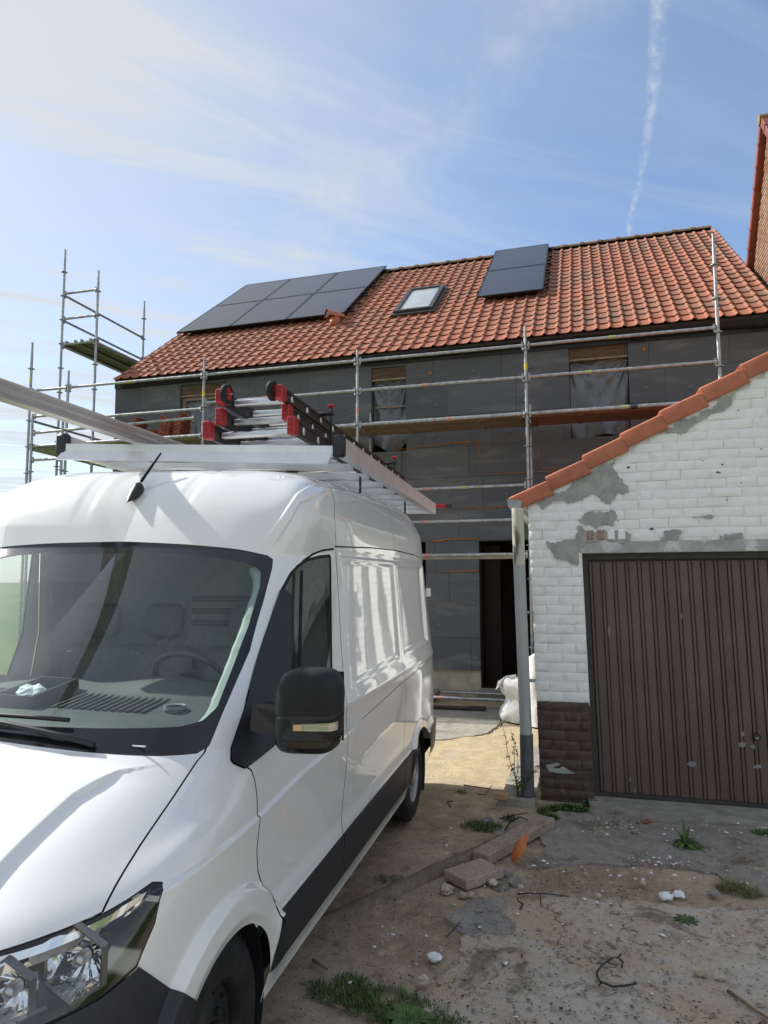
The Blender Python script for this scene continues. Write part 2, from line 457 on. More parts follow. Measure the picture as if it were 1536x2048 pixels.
def ragged(poly, seed, amp, step=.035):
    """densify an outline and roughen it"""
    out = []
    n = len(poly)
    for i in range(n):
        a, c = Vector(poly[i]), Vector(poly[(i + 1) % n])
        L = (c - a).length; q = max(1, int(L / step))
        nrm = Vector((-(c - a).y, (c - a).x)) / L
        for j in range(q):
            p = a.lerp(c, j / q)
            if L < 8: p = p + nrm * (mnoise.noise((p.x * 4, p.y * 4, seed)) * amp * 1.3 + mnoise.noise((p.x * 13, p.y * 13, seed + 5)) * amp * .7 + mnoise.noise((p.x * 41, p.y * 41, seed + 9)) * amp * .35)
            out.append((p.x, p.y))
    return out
def sheet(name, poly, z, thick, m, dz=0.004):
    """a ground slab: top follows the outline, with a broken edge going down"""
    bm = bmesh.new()
    top = [bm.verts.new((x, y, z + mnoise.noise((x * 2, y * 2, 2)) * dz)) for x, y in poly]
    f = bm.faces.new(top)
    if f.normal.z < 0: f.normal_flip()
    r = bmesh.ops.extrude_face_region(bm, geom=[f])
    for v in [q for q in r['geom'] if isinstance(q, bmesh.types.BMVert)]: v.co.z -= thick
    bmesh.ops.recalc_face_normals(bm, faces=bm.faces)
    me = bpy.data.meshes.new(name); bm.to_mesh(me); bm.free(); me.materials.append(m)
    return tag(add_obj(name, me), kind='structure')
def asphalt_mat(name, base, base2, dust, lo, hi, speck):
    m, k, b, _ = new_mat(name)
    pos = k.n('ShaderNodeNewGeometry').outputs['Position']
    a = k.noise(pos, 1.6, 8, .62); f = k.noise(pos, 170, 4, .65); g_ = k.noise(pos, 9, 8, .65)
    h_ = k.noise(pos, 38, 6, .7)
    col = k.mix(k.ramp(g_, .4, .62), base, base2)
    col = k.mix(k.ramp(k.math('ADD', k.math('MULTIPLY', a, .75), k.math('MULTIPLY', g_, .3)), lo, hi, 0, .9), col, dust)
    col = k.mix(k.ramp(h_, .55, .70, 0, .6), col, speck)
    col = k.mix(k.ramp(h_, .45, .30, 0, .75), col, (.085, .072, .058))
    col = k.mix(k.ramp(f, .58, .68, 0, .8), col, speck)
    col = k.mix(k.ramp(f, .42, .33, 0, .75), col, (.06, .054, .047))
    st = k.ramp(k.noise(pos, 2.6, 8, .72, .6), .53, .63, 0, .8)
    col = k.mix(st, col, (.15, .115, .08))
    col = specks(k, pos, col, 58, .86, (.52, .49, .43), .8); col = specks(k, pos, col, 44, .84, (.06, .048, .038), .85)
    # cracks
    v = k.n('ShaderNodeTexVoronoi', feature='DISTANCE_TO_EDGE', ins={'Scale': 1.5})
    k.t.links.new(k.vmath('ADD', pos, k.vmath('MULTIPLY', k.comb(k.noise(pos, 3, 6, .7), k.noise(pos, 3.3, 6, .7), 0), (.9, .9, 0))), v.inputs['Vector'])
    crack = k.math('MULTIPLY', k.math('LESS_THAN', v.outputs['Distance'], .007), k.ramp(a, .46, .54))
    col = k.mix(crack, col, (.045, .036, .028))
    setin(k, b, 'Base Color', col); setin(k, b, 'Roughness', .93); setin(k, b, 'Specular IOR Level', .25)
    bump(k, b, k.math('ADD', k.math('MULTIPLY', f, .7), k.math('MULTIPLY', g_, .5)), .7, .008)
    return m
M['asphalt'] = asphalt_mat('asphalt', (.255, .232, .205), (.315, .288, .255), (.41, .335, .245), .56, .70, (.32, .31, .29))
M['asphalt_worn'] = asphalt_mat('worn_asphalt', (.45, .39, .315), (.54, .47, .39), (.46, .345, .23), .50, .60, (.45, .42, .38))
up = ragged([(-.33, 6.42), (-.40, 5.85), (-.37, 5.36), (-.47, 4.98), (-.25, 5.10), (0.05, 5.20), (.42, 5.28), (.74, 5.22), (.80, 5.02), (1.25, 4.86), (2.2, 4.75), (4.6, 4.6), (4.6, 6.42)], 3.1, .05)
sheet('asphalt', up, .014, .05, M['asphalt'])
lowp = ragged([(-.62, 4.28), (-.72, 3.85), (-.70, 3.45), (-.85, 3.05), (-1.05, 2.4), (-1.0, .5), (4.6, .2), (4.6, 4.56), (2.2, 4.70), (1.25, 4.81), (.80, 4.72), (.48, 4.66), (.2, 4.62), (-.1, 4.66), (-.42, 4.52)], 9.4, .06)
sheet('worn_asphalt', lowp, .009, .05, M['asphalt_worn'])
slab = ragged([(-6.0, 8.45), (-2.6, 8.60), (-1.95, 8.52), (-1.55, 8.75), (-1.22, 9.25), (-1.05, 10.95), (-6.0, 11.0)], 5.5, .04)
sheet('concrete_slab', slab, .007, .08, M['concrete'])
sheet('concrete_threshold', ragged([(-.05, 6.26), (4.6, 6.30), (4.6, 6.70), (-.05, 6.70)], 2.2, .012), .045, .1, M['concrete'], .003)
sheet('concrete_kerb', ragged([(-.80, 6.32), (-.50, 6.34), (-.50, 8.4), (-.74, 8.4)], 7.2, .012), .05, .1, M['concrete'], .003)

# ------------------------------------------------------------------ house: frame of the building
HY = 11.90                                  # facade plane
EAVE_Y, EAVE_Z, PITCH, SLOPE = 11.60, 5.82, R(36.6), 6.56
HX0, HX1 = -8.98, 2.90
def roof_pt(x, s, n=0.0):
    return Vector((x, EAVE_Y + s * math.cos(PITCH) - n * math.sin(PITCH), EAVE_Z + .008 * (x + 8.8) + s * math.sin(PITCH) + n * math.cos(PITCH)))
def roof_M(x, s, n=0.0):
    ex = Vector((1, 0, .008)).normalized(); es = Vector((0, math.cos(PITCH), math.sin(PITCH))); en = ex.cross(es).normalized(); es = en.cross(ex)
    m = Matrix((ex, es, en)).transposed().to_4x4(); m.translation = roof_pt(x, s, n); return m
house = thing('house', 'two-storey house clad in dark grey insulation boards under an orange tiled roof', 'house', (-3, 12, 0))
OPEN = [(-7.51, -6.52, 4.15, 5.70), (-3.63, -2.99, 4.17, 5.70), (-.20, .735, 4.23, 5.76), (-1.75, -.78, .13, 2.57), (-3.9, -2.66, .95, 2.57), (-7.2, -5.6, .95, 2.57)]
def wall_rects(x0, x1, z0, z1, holes):
    rects = [(x0, x1, z0, z1)]
    for hx0, hx1, hz0, hz1 in holes:
        nr = []
        for a, b_, c, d in rects:
            if hx1 <= a or hx0 >= b_ or hz1 <= c or hz0 >= d: nr.append((a, b_, c, d)); continue
            if a < hx0: nr.append((a, hx0, c, d))
            if b_ > hx1: nr.append((hx1, b_, c, d))
            aa, bb = max(a, hx0), min(b_, hx1)
            if c < hz0: nr.append((aa, bb, c, hz0))
            if d > hz1: nr.append((aa, bb, hz1, d))
        rects = nr
    return rects
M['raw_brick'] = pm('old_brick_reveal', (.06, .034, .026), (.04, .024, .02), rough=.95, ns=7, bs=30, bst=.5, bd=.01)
wb = MB()
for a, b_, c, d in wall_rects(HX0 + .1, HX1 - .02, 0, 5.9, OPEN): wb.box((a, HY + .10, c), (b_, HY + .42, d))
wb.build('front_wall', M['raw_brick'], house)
hb = MB()
ridge_y = EAVE_Y + SLOPE * math.cos(PITCH); ridge_z = EAVE_Z + SLOPE * math.sin(PITCH)
for x0, x1 in ((HX0 + .1, HX0 + .4), (HX1 - .4, HX1 - .1)):
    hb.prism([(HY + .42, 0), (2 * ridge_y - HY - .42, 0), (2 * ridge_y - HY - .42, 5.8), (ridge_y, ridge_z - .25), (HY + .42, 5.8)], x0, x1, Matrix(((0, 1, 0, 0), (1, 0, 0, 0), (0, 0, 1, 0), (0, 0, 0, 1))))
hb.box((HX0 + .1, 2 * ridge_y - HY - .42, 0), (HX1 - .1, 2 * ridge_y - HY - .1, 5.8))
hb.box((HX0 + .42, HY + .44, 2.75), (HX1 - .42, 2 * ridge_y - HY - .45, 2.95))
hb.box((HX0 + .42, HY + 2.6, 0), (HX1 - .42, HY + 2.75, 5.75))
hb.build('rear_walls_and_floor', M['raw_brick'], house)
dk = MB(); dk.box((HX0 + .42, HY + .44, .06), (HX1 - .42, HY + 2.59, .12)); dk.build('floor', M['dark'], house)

# graphite insulation boards, each its own piece
m, k, b, _ = new_mat('graphite_insulation')
pos = k.n('ShaderNodeNewGeometry').outputs['Position']
a1 = k.noise(k.vmath('MULTIPLY', pos, (.5, 1, 2.2)), 2.3, 8, .6); a2 = k.noise(k.vmath('MULTIPLY', pos, (1, 1, 7)), 12, 5, .6); a3 = k.noise(pos, 120, 3, .6)
rv = k.n('ShaderNodeObjectInfo').outputs['Random']
base = k.mix(rv, (.112, .116, .127), (.140, .144, .155))
base = k.mix(k.ramp(a1, .50, .74, 0, .55), base, (.26, .258, .255))
base = k.mix(k.ramp(k.math('MULTIPLY', a2, a1), .30, .42, 0, .35), base, (.15, .13, .12))
base = k.mix(k.ramp(a3, .62, .72, 0, .25), base, (.16, .16, .16))
setin(k, b, 'Base Color', base); setin(k, b, 'Roughness', .85); setin(k, b, 'Specular IOR Level', .25)
bump(k, b, k.math('ADD', a3, a2), .25, .004)
M['eps'] = m
BW, BH = 1.18, .54
row = 0; z = .42
rngb = random.Random(3)
cornerboards = []
while z < 5.98:
    off = (.59 if row % 2 else 0.0) + .18 * ((row * 7) % 3)
    x = HX0 - off
    while x < HX1:
        a, b_, c, d = max(x, HX0), min(x + BW, HX1), z, min(z + BH, 5.99)
        if b_ - a > .05:
            rs = wall_rects(a + .002, b_ - .002, c + .002, d - .002, OPEN)
            if rs:
                py = HY + rngb.uniform(-.005, .004)
                for r_ in rs:
                    mb = MB(); mb.box((r_[0], py, r_[2]), (r_[1], HY + .099, r_[3])); mb.build('insulation_board', M['eps'], house)
        x += BW
    z += BH; row += 1
pl = MB()
for a, b_, c, d in wall_rects(HX0 + .05, HX1 - .05, .0, .415, OPEN): pl.box((a, HY + .012, c), (b_, HY + .098, d))
pl.build('plinth', M['plinth_cream'], house)
cap = MB()
for a, b_ in ((HX0, -1.76), (-.77, HX1)): cap.box((a, HY - .012, .405), (b_, HY + .06, .419))
cap.build('plinth_rail', pm('rail_pale', (.30, .25, .19), rough=.6), house)
M['disc'] = pm('fixing_disc', (.13, .132, .135), (.17, .17, .17), rough=.8, ns=60)
dm = MB(); dm.lathe([(.0005, .006), (.024, .006), (.031, .003), (.033, -.002)], 16, Matrix.Rotation(R(90), 4, 'X')); dme = dm.mesh('fixing_disc', M['disc'], True)
rd = random.Random(11)
zz_ = .62
while zz_ < 5.6:
    xx = -8.6 + rd.uniform(0, .3)
    while xx < 2.7:
        if not any(o[0] - .1 < xx < o[1] + .1 and o[2] - .1 < zz_ < o[3] + .1 for o in OPEN) and rd.random() < .72:
            inst('fixing_disc', dme, house, Matrix.Translation((xx + rd.uniform(-.12, .12), HY - .007, zz_ + rd.uniform(-.04, .04))))
        xx += rd.choice((.62, .78, .95))
    zz_ += .54
# beads of orange foam in some joints
def foam(pts, r=.009, gaps=.35, seed=1):
    rg = random.Random(seed); mb = MB()
    for (x0, z0), (x1, z1) in zip(pts[:-1], pts[1:]):
        L = math.hypot(x1 - x0, z1 - z0); n = max(2, int(L / .035)); run = []
        for i in range(n + 1):
            t = i / n
            lv = mnoise.noise((x0 + t * (x1 - x0), z0 + t * (z1 - z0), seed)) + .25
            p = (x0 + (x1 - x0) * t + rg.uniform(-.004, .004), HY - .006, z0 + (z1 - z0) * t + rg.uniform(-.006, .006))
            if lv > -.02: run.append((p, r * (.45 + max(lv, 0) * 1.6 * rg.uniform(.5, 1.2))))
            elif len(run) > 1: mb.path([q[0] for q in run], r, 6, [q[1] for q in run]); run = []
            else: run = []
        if len(run) > 1: mb.path([q[0] for q in run], r, 6, [q[1] for q in run])
    if mb.v: mb.build('foam_bead', M['foam'], house, smooth=True)
foam([(-3.2, 4.19), (-2.15, 4.26), (-1.72, 4.27)], .007, seed=2)
foam([(-1.72, 4.25), (-1.71, 3.72)], .007, seed=5)
foam([(-1.71, 3.70), (-.9, 3.69), (-.2, 3.70)], .006, seed=4)
foam([(-.72, 4.1), (-.70, 3.75), (-.35, 3.74)], .008, seed=6)
foam([(-1.05, 4.26), (-.88, 4.27)], .016, seed=9)
foam([(-2.18, 3.62), (-2.17, 3.12)], .006, seed=7)
foam([(-2.0, 3.13), (-1.75, 3.12), (-1.1, 3.14)], .007, seed=8)
foam([(-2.55, 2.58), (-2.2, 2.60), (-1.78, 2.60)], .013, seed=12)
foam([(-2.5, 2.05), (-1.78, 2.07)], .011, seed=13)
foam([(.45, 4.18), (.44, 3.98), (.40, 3.85)], .009, seed=14)
for (fx, fz) in ((.98, 5.62), (-2.55, 5.52)):
    mb = MB(); mb.lathe([(.001, .02), (.022, .016), (.034, .006), (.036, -.002)], 9, Matrix.Translation((fx, HY - .005, fz)) @ Matrix.Rotation(R(90), 4, 'X'))
    mb.build('foam_plug', M['foam'], house, smooth=True)
# openings: timber lintels, reveals, plastic sheets
m, k, b, out = new_mat('grey_plastic_sheet')
pos = k.n('ShaderNodeNewGeometry').outputs['Position']
setin(k, b, 'Base Color', k.mix(k.ramp(k.noise(pos, 3, 5), .4, .7), (.15, .157, .17), (.23, .24, .255))); setin(k, b, 'Roughness', .22); setin(k, b, 'Specular IOR Level', .7)
tr = k.n('ShaderNodeBsdfTransparent', ins={'Color': (.55, .57, .6, 1)}); mx = k.n('ShaderNodeMixShader', ins={0: .18})
k.t.links.new(b.outputs[0], mx.inputs[1]); k.t.links.new(tr.outputs[0], mx.inputs[2]); k.t.links.new(mx.outputs[0], out.inputs['Surface'])
M['sheet'] = m
M['lintel_wood'] = pm('dark_lintel_timber', (.17, .10, .058), (.09, .055, .035), rough=.85, ns=9, stretch=(.4, 1, 5), bs=40, bst=.4, bd=.004)
for i, (a, b_, c, d) in enumerate(OPEN[:3]):
    mb = MB(); mb.bbox((a + .002, HY + .035, d - .20), (b_ - .002, HY + .30, d - .004), .004); mb.build('lintel_beam', M['lintel_wood'], house)
    mb = MB(); mb.bbox((a + .003, HY + .02, d - .235), (b_ - .003, HY + .07, d - .203), .003); mb.build('lintel_batten', pm('batten%d' % i, (.36, .27, .18), (.26, .19, .12), rough=.8, ns=10), house)
    fr = MB()
    if i == 0:
        fr.box((a + .02, HY + .07, c + .02), (a + .08, HY + .14, d - .24)); fr.box((b_ - .08, HY + .07, c + .02), (b_ - .02, HY + .14, d - .24)); fr.box((a + .02, HY + .071, d - .30), (b_ - .02, HY + .141, d - .24))
        fr.build('window_frame', M['wood_grey'], house)
    if i == 1:
        fr.box((a + .05, HY + .085, 4.98), (b_, HY + .10, 5.005)); fr.build('sheet_batten', M['wood_grey'], house)
    ph = (0, 1.7, 3.1)[i]
    wdt, hgt = b_ - a, d - .215 - c
    def fold(u, v, a=a, c=c, wdt=wdt, hgt=hgt, ph=ph, i=i):
        # folds fan out from the two upper corners, the hem hangs loose
        xx, zz = u * wdt, (1 - v) * hgt
        an1 = math.atan2(zz + .05, xx + .05); an2 = math.atan2(zz + .05, wdt - xx + .05)
        f_ = .018 * math.sin(an1 * 17 + ph) * math.exp(-xx * 1.2) + .022 * math.sin(an2 * 21 + ph * 2) * math.exp(-(wdt - xx) * 1.8) + .03 * mnoise.noise((xx * 2.2, zz * 2.0, ph)) + .012 * mnoise.noise((xx * 7, zz * 5, ph + 4))
        hem = .05 * max(0, .22 - v) / .22 * math.sin(xx * 13 + ph)
        zlo = (.10 if i == 1 else .03) * max(0, 1 - v * 3) * (1 + math.sin(xx * 9 + ph)) * .8
        return (a + .01 + u * (wdt - .02), HY + .12 + f_ + hem, c + .01 + v * hgt + zlo)
    sh = MB(); sh.grid(fold, 44, 64); sh.build('plastic_sheet', M['sheet'], house, smooth=True, fix=False)
# door opening: brown post just inside, step
mb = MB(); mb.box((-1.72, HY + .43, .14), (-1.45, HY + .60, 2.5)); mb.build('door_post', pm('dark_brown_post', (.022, .010, .008), (.015, .008, .007), rough=.8, ns=8), house)
mb = MB(); mb.bbox((-1.78, HY - .30, .02), (-.5, HY + .4, .125), .01); mb.build('door_step', M['concrete'], house)

# ------------------------------------------------------------------ house: roof
m, k, b, _ = new_mat('roof_tile_clay')
pos = k.n('ShaderNodeNewGeometry').outputs['Position']
Xr, Yr, Zr = k.sep(pos)[0:3]
rnd = k.math('FRACT', k.math('ADD', k.n('ShaderNodeObjectInfo').outputs['Random'], k.n('ShaderNodeAttribute', attribute_name='rnd').outputs['Fac']))
up_ = k.n('ShaderNodeAttribute', attribute_name='roll').outputs['Fac']
c0 = k.mix(rnd, (.305, .108, .060), (.365, .135, .076))
big = k.noise(pos, .55, 5, .6); mid = k.noise(pos, 4.5, 7, .65); fin = k.noise(pos, 26, 5, .65)
grey = k.math('MULTIPLY', k.ramp(k.math('ADD', k.math('MULTIPLY', mid, .6), k.math('MULTIPLY', big, .5)), .44, .66), k.ramp(up_, .15, .9, 1.0, .25))
right = k.ramp(Xr, -3.5, 1.0, .55, 1.0)
grey = k.math('MULTIPLY', grey, right)
eave = k.ramp(Yr, 11.83, 11.93, 0.05, 1.0)          # the eave course is newer
grey = k.math('MULTIPLY', grey, eave)
cc = k.mix(k.math('MULTIPLY', grey, .75), c0, (.19, .125, .09))
cc = k.mix(k.ramp(fin, .62, .75, 0, .35), cc, (.09, .065, .045))
cc = k.mix(k.math('MULTIPLY', k.ramp(k.math('MULTIPLY', mid, fin), .30, .42), k.ramp(Yr, 15.8, 16.8)), cc, (.13, .11, .05))
setin(k, b, 'Base Color', cc); setin(k, b, 'Roughness', .72); setin(k, b, 'Specular IOR Level', .35)
bump(k, b, fin, .25, .006)
M['tile'] = m
TW, TL = .2065, .302
PROF = [(0, .012), (.012, .002), (.03, -.002), (.08, -.003), (.138, 0), (.150, .007), (.160, .021), (.175, .029), (.191, .024), (.203, .009), (.210, .003)]
def tile_geo():
    vs, fs, roll = [], [], []
    n = len(PROF)
    for s_, lift in ((0, .026), (.345, .004)):
        for x, zz in PROF: vs.append((x, s_, zz + lift)); roll.append(min(1, max(0, zz / .035)))
    for x, zz in PROF: vs.append((x, .003, zz + .026 - .013)); roll.append(min(1, max(0, zz / .035)))
    for i in range(n - 1):
        fs.append((i, i + 1, n + i + 1, n + i)); fs.append((2 * n + i, 2 * n + i + 1, i + 1, i))
    fs.append((0, n, 2 * n)); fs.append((n - 1, 3 * n - 1, 2 * n - 1))
    return vs, fs, roll
tv, tf, troll = tile_geo()
tme = bpy.data.meshes.new('roof_tile'); tme.from_pydata(tv, [], tf); tme.materials.append(M['tile'])
tme.attributes.new('rnd', 'FLOAT', 'POINT'); at = tme.attributes.new('roll', 'FLOAT', 'POINT'); at.data.foreach_set('value', troll)
tme.polygons.foreach_set('use_smooth', [True] * len(tme.polygons)); tme.set_sharp_from_angle(angle=R(50))
ncol = int((HX1 + .05 + 8.80) / TW) + 1; nrow = int(SLOPE / TL)
rt = random.Random(21)
jv, jf, jr, jroll = [], [], [], []
roofpart = MB()
roofpart.add([roof_pt(-8.72, .02, -.012), roof_pt(HX1 - .02, .02, -.012), roof_pt(HX1 - .02, SLOPE, -.012), roof_pt(-8.72, SLOPE, -.012),
              roof_pt(-8.72, .02, -.06), roof_pt(HX1 - .02, .02, -.06), roof_pt(HX1 - .02, SLOPE, -.06), roof_pt(-8.72, SLOPE, -.06)],
             [(0, 1, 2, 3), (7, 6, 5, 4), (0, 4, 5, 1), (1, 5, 6, 2), (2, 6, 7, 3), (3, 7, 4, 0)])
bk = [(2 * ridge_y - EAVE_Y, EAVE_Z)]
roofpart.add([(-8.78, ridge_y, ridge_z), (HX1, ridge_y, ridge_z + .09), (HX1, 2 * ridge_y - EAVE_Y, EAVE_Z), (-8.78, 2 * ridge_y - EAVE_Y, EAVE_Z)], [(0, 1, 2, 3)])
roof = roofpart.build('roof', M['membrane'], house, fix=False)
for r_ in range(nrow):
    for c_ in range(ncol):
        x = -8.80 + c_ * TW; s_ = r_ * TL
        Mt = roof_M(x + rt.uniform(-.003, .003), s_ + rt.uniform(-.004, .004), rt.uniform(0, .004)) @ Matrix.Rotation(rt.uniform(-.006, .006), 4, 'Z')
        if r_ < 5: inst('roof_tile', tme, roof, Mt)
        else:
            b0 = len(jv); q = rt.random()
            jv.extend([Mt @ Vector(p) for p in tv]); jf.extend([tuple(i + b0 for i in f) for f in tf]); jr.extend([q] * len(tv)); jroll.extend(troll)
me = bpy.data.meshes.new('upper_roof_tiles'); me.from_pydata(jv, [], jf); me.materials.append(M['tile'])
me.attributes.new('rnd', 'FLOAT', 'POINT').data.foreach_set('value', jr); me.attributes.new('roll', 'FLOAT', 'POINT').data.foreach_set('value', jroll)
me.polygons.foreach_set('use_smooth', [True] * len(me.polygons)); me.set_sharp_from_angle(angle=R(50))
tag(add_obj('upper_roof_tiles', me, roof), kind='stuff')
# ridge tiles
rg_ = MB()
for i in range(13):
    pass
def ridge_geo():
    mb = MB(); L = .40
    for (y0, y1, rr) in ((0, L, .105), (-.03, .05, .125)):
        vs = []
        for yy in (y0, y1):
            for j in range(9):
                t = math.pi * j / 8
                vs.append((yy, -math.cos(t) * rr, math.sin(t) * rr * .85 - .035))
        mb.add(vs, [(j, j + 1, 9 + j + 1, 9 + j) for j in range(8)] + [tuple(range(9)), tuple(range(9, 18))])
    return mb
M['ridge'] = pm('ridge_tile_clay', (.27, .14, .08), (.18, .12, .07), rough=.85, ns=7, rnd=.2, c3=(.12, .11, .06), ns3=5, lo3=.5, hi3=.7)
rme = ridge_geo().mesh('ridge_tile', M['ridge'], angle=R(40), smooth=True)
x = -8.78
while x < HX1 - .2:
    inst('ridge_tile', rme, roof, Matrix.Translation(roof_pt(x, SLOPE - .02, .020)) @ Matrix.Rotation(rt.uniform(-.01, .01), 4, 'Z')); x += .403
# verge edge boards and eave membrane
for xv in (-8.80, HX1 - .05):
    mb = MB(); a, c = roof_pt(xv, .05, -.03), roof_pt(xv, SLOPE, -.03)
    mb.add([a + Vector((0, 0, -.07)), c + Vector((0, 0, -.07)), c + Vector((0, 0, .03)), a + Vector((0, 0, .03)),
            a + Vector((.03, 0, -.07)), c + Vector((.03, 0, -.07)), c + Vector((.03, 0, .03)), a + Vector((.03, 0, .03))],
           [(0, 1, 2, 3), (7, 6, 5, 4), (0, 4, 5, 1), (1, 5, 6, 2), (2, 6, 7, 3), (3, 7, 4, 0)])
    mb.build('verge_board', M['ridge'], roof)
def mem(u, v):
    x = -8.8 + u * (HX1 + 8.85)
    sag = .05 * smooth01(-.6, 1.4, x) * (1 + .9 * mnoise.noise((x * 1.7, 0, 4))) + .014 * mnoise.noise((x * 3.1, 1, 2))
    z0 = EAVE_Z + .008 * (x + 8.8)
    return (x, EAVE_Y + .05 + v * .27 + .03 * math.sin(x * 3.3) * (1 - v) * smooth01(-.5, 1, x), z0 + .0 - .10 * v ** .6 - sag * math.sin(math.pi * min(1, v * 1.1)))
mb = MB(); mb.grid(mem, 160, 7); mb.build('eave_membrane', M['membrane'], roof, smooth=True, fix=False)
mb = MB(); mb.box((HX0, HY - .03, 5.74), (HX1, HY - .008, 5.95)); mb.build('wall_plate_cover', M['membrane'], house)

# roof window
sk = MB()
x0, x1, s0, s1 = -3.60, -2.80, 2.22, 3.96
Mr = roof_M(0, 0, 0)
def rbox(mb, xa, xb, sa, sb, na, nb, bev=.006):
    Mx = roof_M(xa, sa, na); mb.bbox((0, 0, 0), (xb - xa, sb - sa, nb - na), bev, Mx)
M['skyframe'] = pm('roof_window_frame', (.045, .047, .05), (.06, .06, .063), rough=.45, metal=.3, ns=10)
win = MB()
rbox(win, x0, x0 + .09, s0, s1, .03, .125); rbox(win, x1 - .09, x1, s0, s1, .03, .125); rbox(win, x0 + .09, x1 - .09, s1 - .10, s1, .03, .128); rbox(win, x0 + .09, x1 - .09, s0, s0 + .10, .03, .122)
rbox(win, x0 - .04, x1 + .04, s0 - .10, s0 - .002, .03, .075); rbox(win, x0 - .05, x0 - .002, s0 - .1, s1 + .06, .03, .06); rbox(win, x1 + .002, x1 + .05, s0 - .1, s1 + .06, .03, .06)
wobj = win.build('roof_window', M['skyframe'], roof)
pane = MB(); rbox(pane, x0 + .085, x1 - .085, s0 + .095, s1 - .095, .085, .095, .001)
pane.build('pane', pm('roof_window_glass', (.34, .37, .38), (.42, .45, .46), rough=.06, ns=2, spec=.8), wobj)
# clay ventilation cowl
vt = roof_pt(-4.83, 2.16, .03)
mb = MB()
CW = Matrix.Rotation(R(-48), 3, 'Z')
def cowl(u, v):
    a = math.pi * u
    rr = .13 * (1 - .35 * v ** 2)
    return vt + CW @ Vector((-math.cos(a) * .13, -.20 + v * .36, 0)) + Vector((0, 0, math.sin(a) * rr * 1.1 + .12))
mb.grid(cowl, 13, 6)
mb.tube(vt + Vector((0, -.02, -.10)), vt + Vector((0, -.02, .12)), .10, 14, .115)
cw = mb.build('vent_cowl', M['terra_new'], roof, smooth=True, fix=False)
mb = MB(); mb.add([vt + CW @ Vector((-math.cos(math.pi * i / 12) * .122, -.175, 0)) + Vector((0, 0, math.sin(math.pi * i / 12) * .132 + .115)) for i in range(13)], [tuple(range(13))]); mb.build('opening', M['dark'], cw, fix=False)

# solar panels
m, k, b, _ = new_mat('solar_glass')
pos = k.n('ShaderNodeNewGeometry').outputs['Position']
setin(k, b, 'Base Color', k.mix(k.ramp(k.noise(pos, 1.2, 4), .3, .7), (.016, .019, .026), (.022, .025, .032))); setin(k, b, 'Roughness', .24); setin(k, b, 'Specular IOR Level', .5)
M['solar'] = m
M['solar_frame'] = pm('solar_frame', (.012, .012, .013), rough=.35, metal=.5)
def solar(xa, xb, sa, sb, label, group):
    t = tag(add_obj('solar_panel', None, None, roof_M(xa, sa, .12)), label, 'solar panel', group)
    W_, L_ = xb - xa, sb - sa
    f = MB(); Mx = roof_M(xa, sa, .12)
    f.box((0, 0, 0), (W_, .03, .036), Mx); f.box((0, L_ - .03, 0), (W_, L_, .036), Mx); f.box((0, .03, 0), (.03, L_ - .03, .036), Mx); f.box((W_ - .03, .03, 0), (W_, L_ - .03, .036), Mx)
    f.build('frame', M['solar_frame'], t)
    gl = MB(); gl.box((.031, .031, .012), (W_ - .031, L_ - .031, .033), Mx); gl.build('glass', M['solar'], t)
cols = [-8.66, -7.345, -6.02, -4.70]
names = [('left edge of the roof', 'middle', 'vent cowl side')]
lab = [['lower solar panel at the gable end of the six-panel array', 'lower middle solar panel of the six-panel array', 'lower solar panel above the clay vent cowl'],
       ['upper solar panel at the gable end of the six-panel array', 'upper middle solar panel of the six-panel array', 'upper solar panel of the six-panel array beside the bare ridge']]
for i in range(3):
    for j, (sa, sb) in enumerate(((2.48, 4.54), (4.56, 6.62))):
        solar(cols[i] + .006, cols[i + 1] - .006, sa, sb, lab[j][i], 'black solar panels on the house roof')
solar(-1.93, -.66, 2.44, 4.50, 'lower panel of the separate pair of solar panels', 'black solar panels on the house roof')
solar(-1.93, -.66, 4.52, 6.58, 'upper panel of the separate pair of solar panels', 'black solar panels on the house roof')
for (xa, xb) in ((-8.7, -4.62), (-2.0, -.59)):
    for s_ in (2.95, 4.15, 5.05, 6.25):
        mb = MB(); rbox(mb, xa, xb, s_, s_ + .04, .078, .118, .003); mb.build('mounting_rail', M['solar_frame'], roof)
        x = xa + .1
        while x < xb:
            mb = MB(); rbox(mb, x, x + .03, s_ - .12, s_ + .02, .03, .077, .003); mb.build('roof_hook', M['galv'], roof); x += .9
    for xe in (xb - .045,):
        for s_ in (2.8, 3.4, 4.0, 4.8, 5.5, 6.2):
            mb = MB(); rbox(mb, xe, xe + .07, s_, s_ + .06, .05, .10, .004); mb.build('clamp', M['black'], roof)
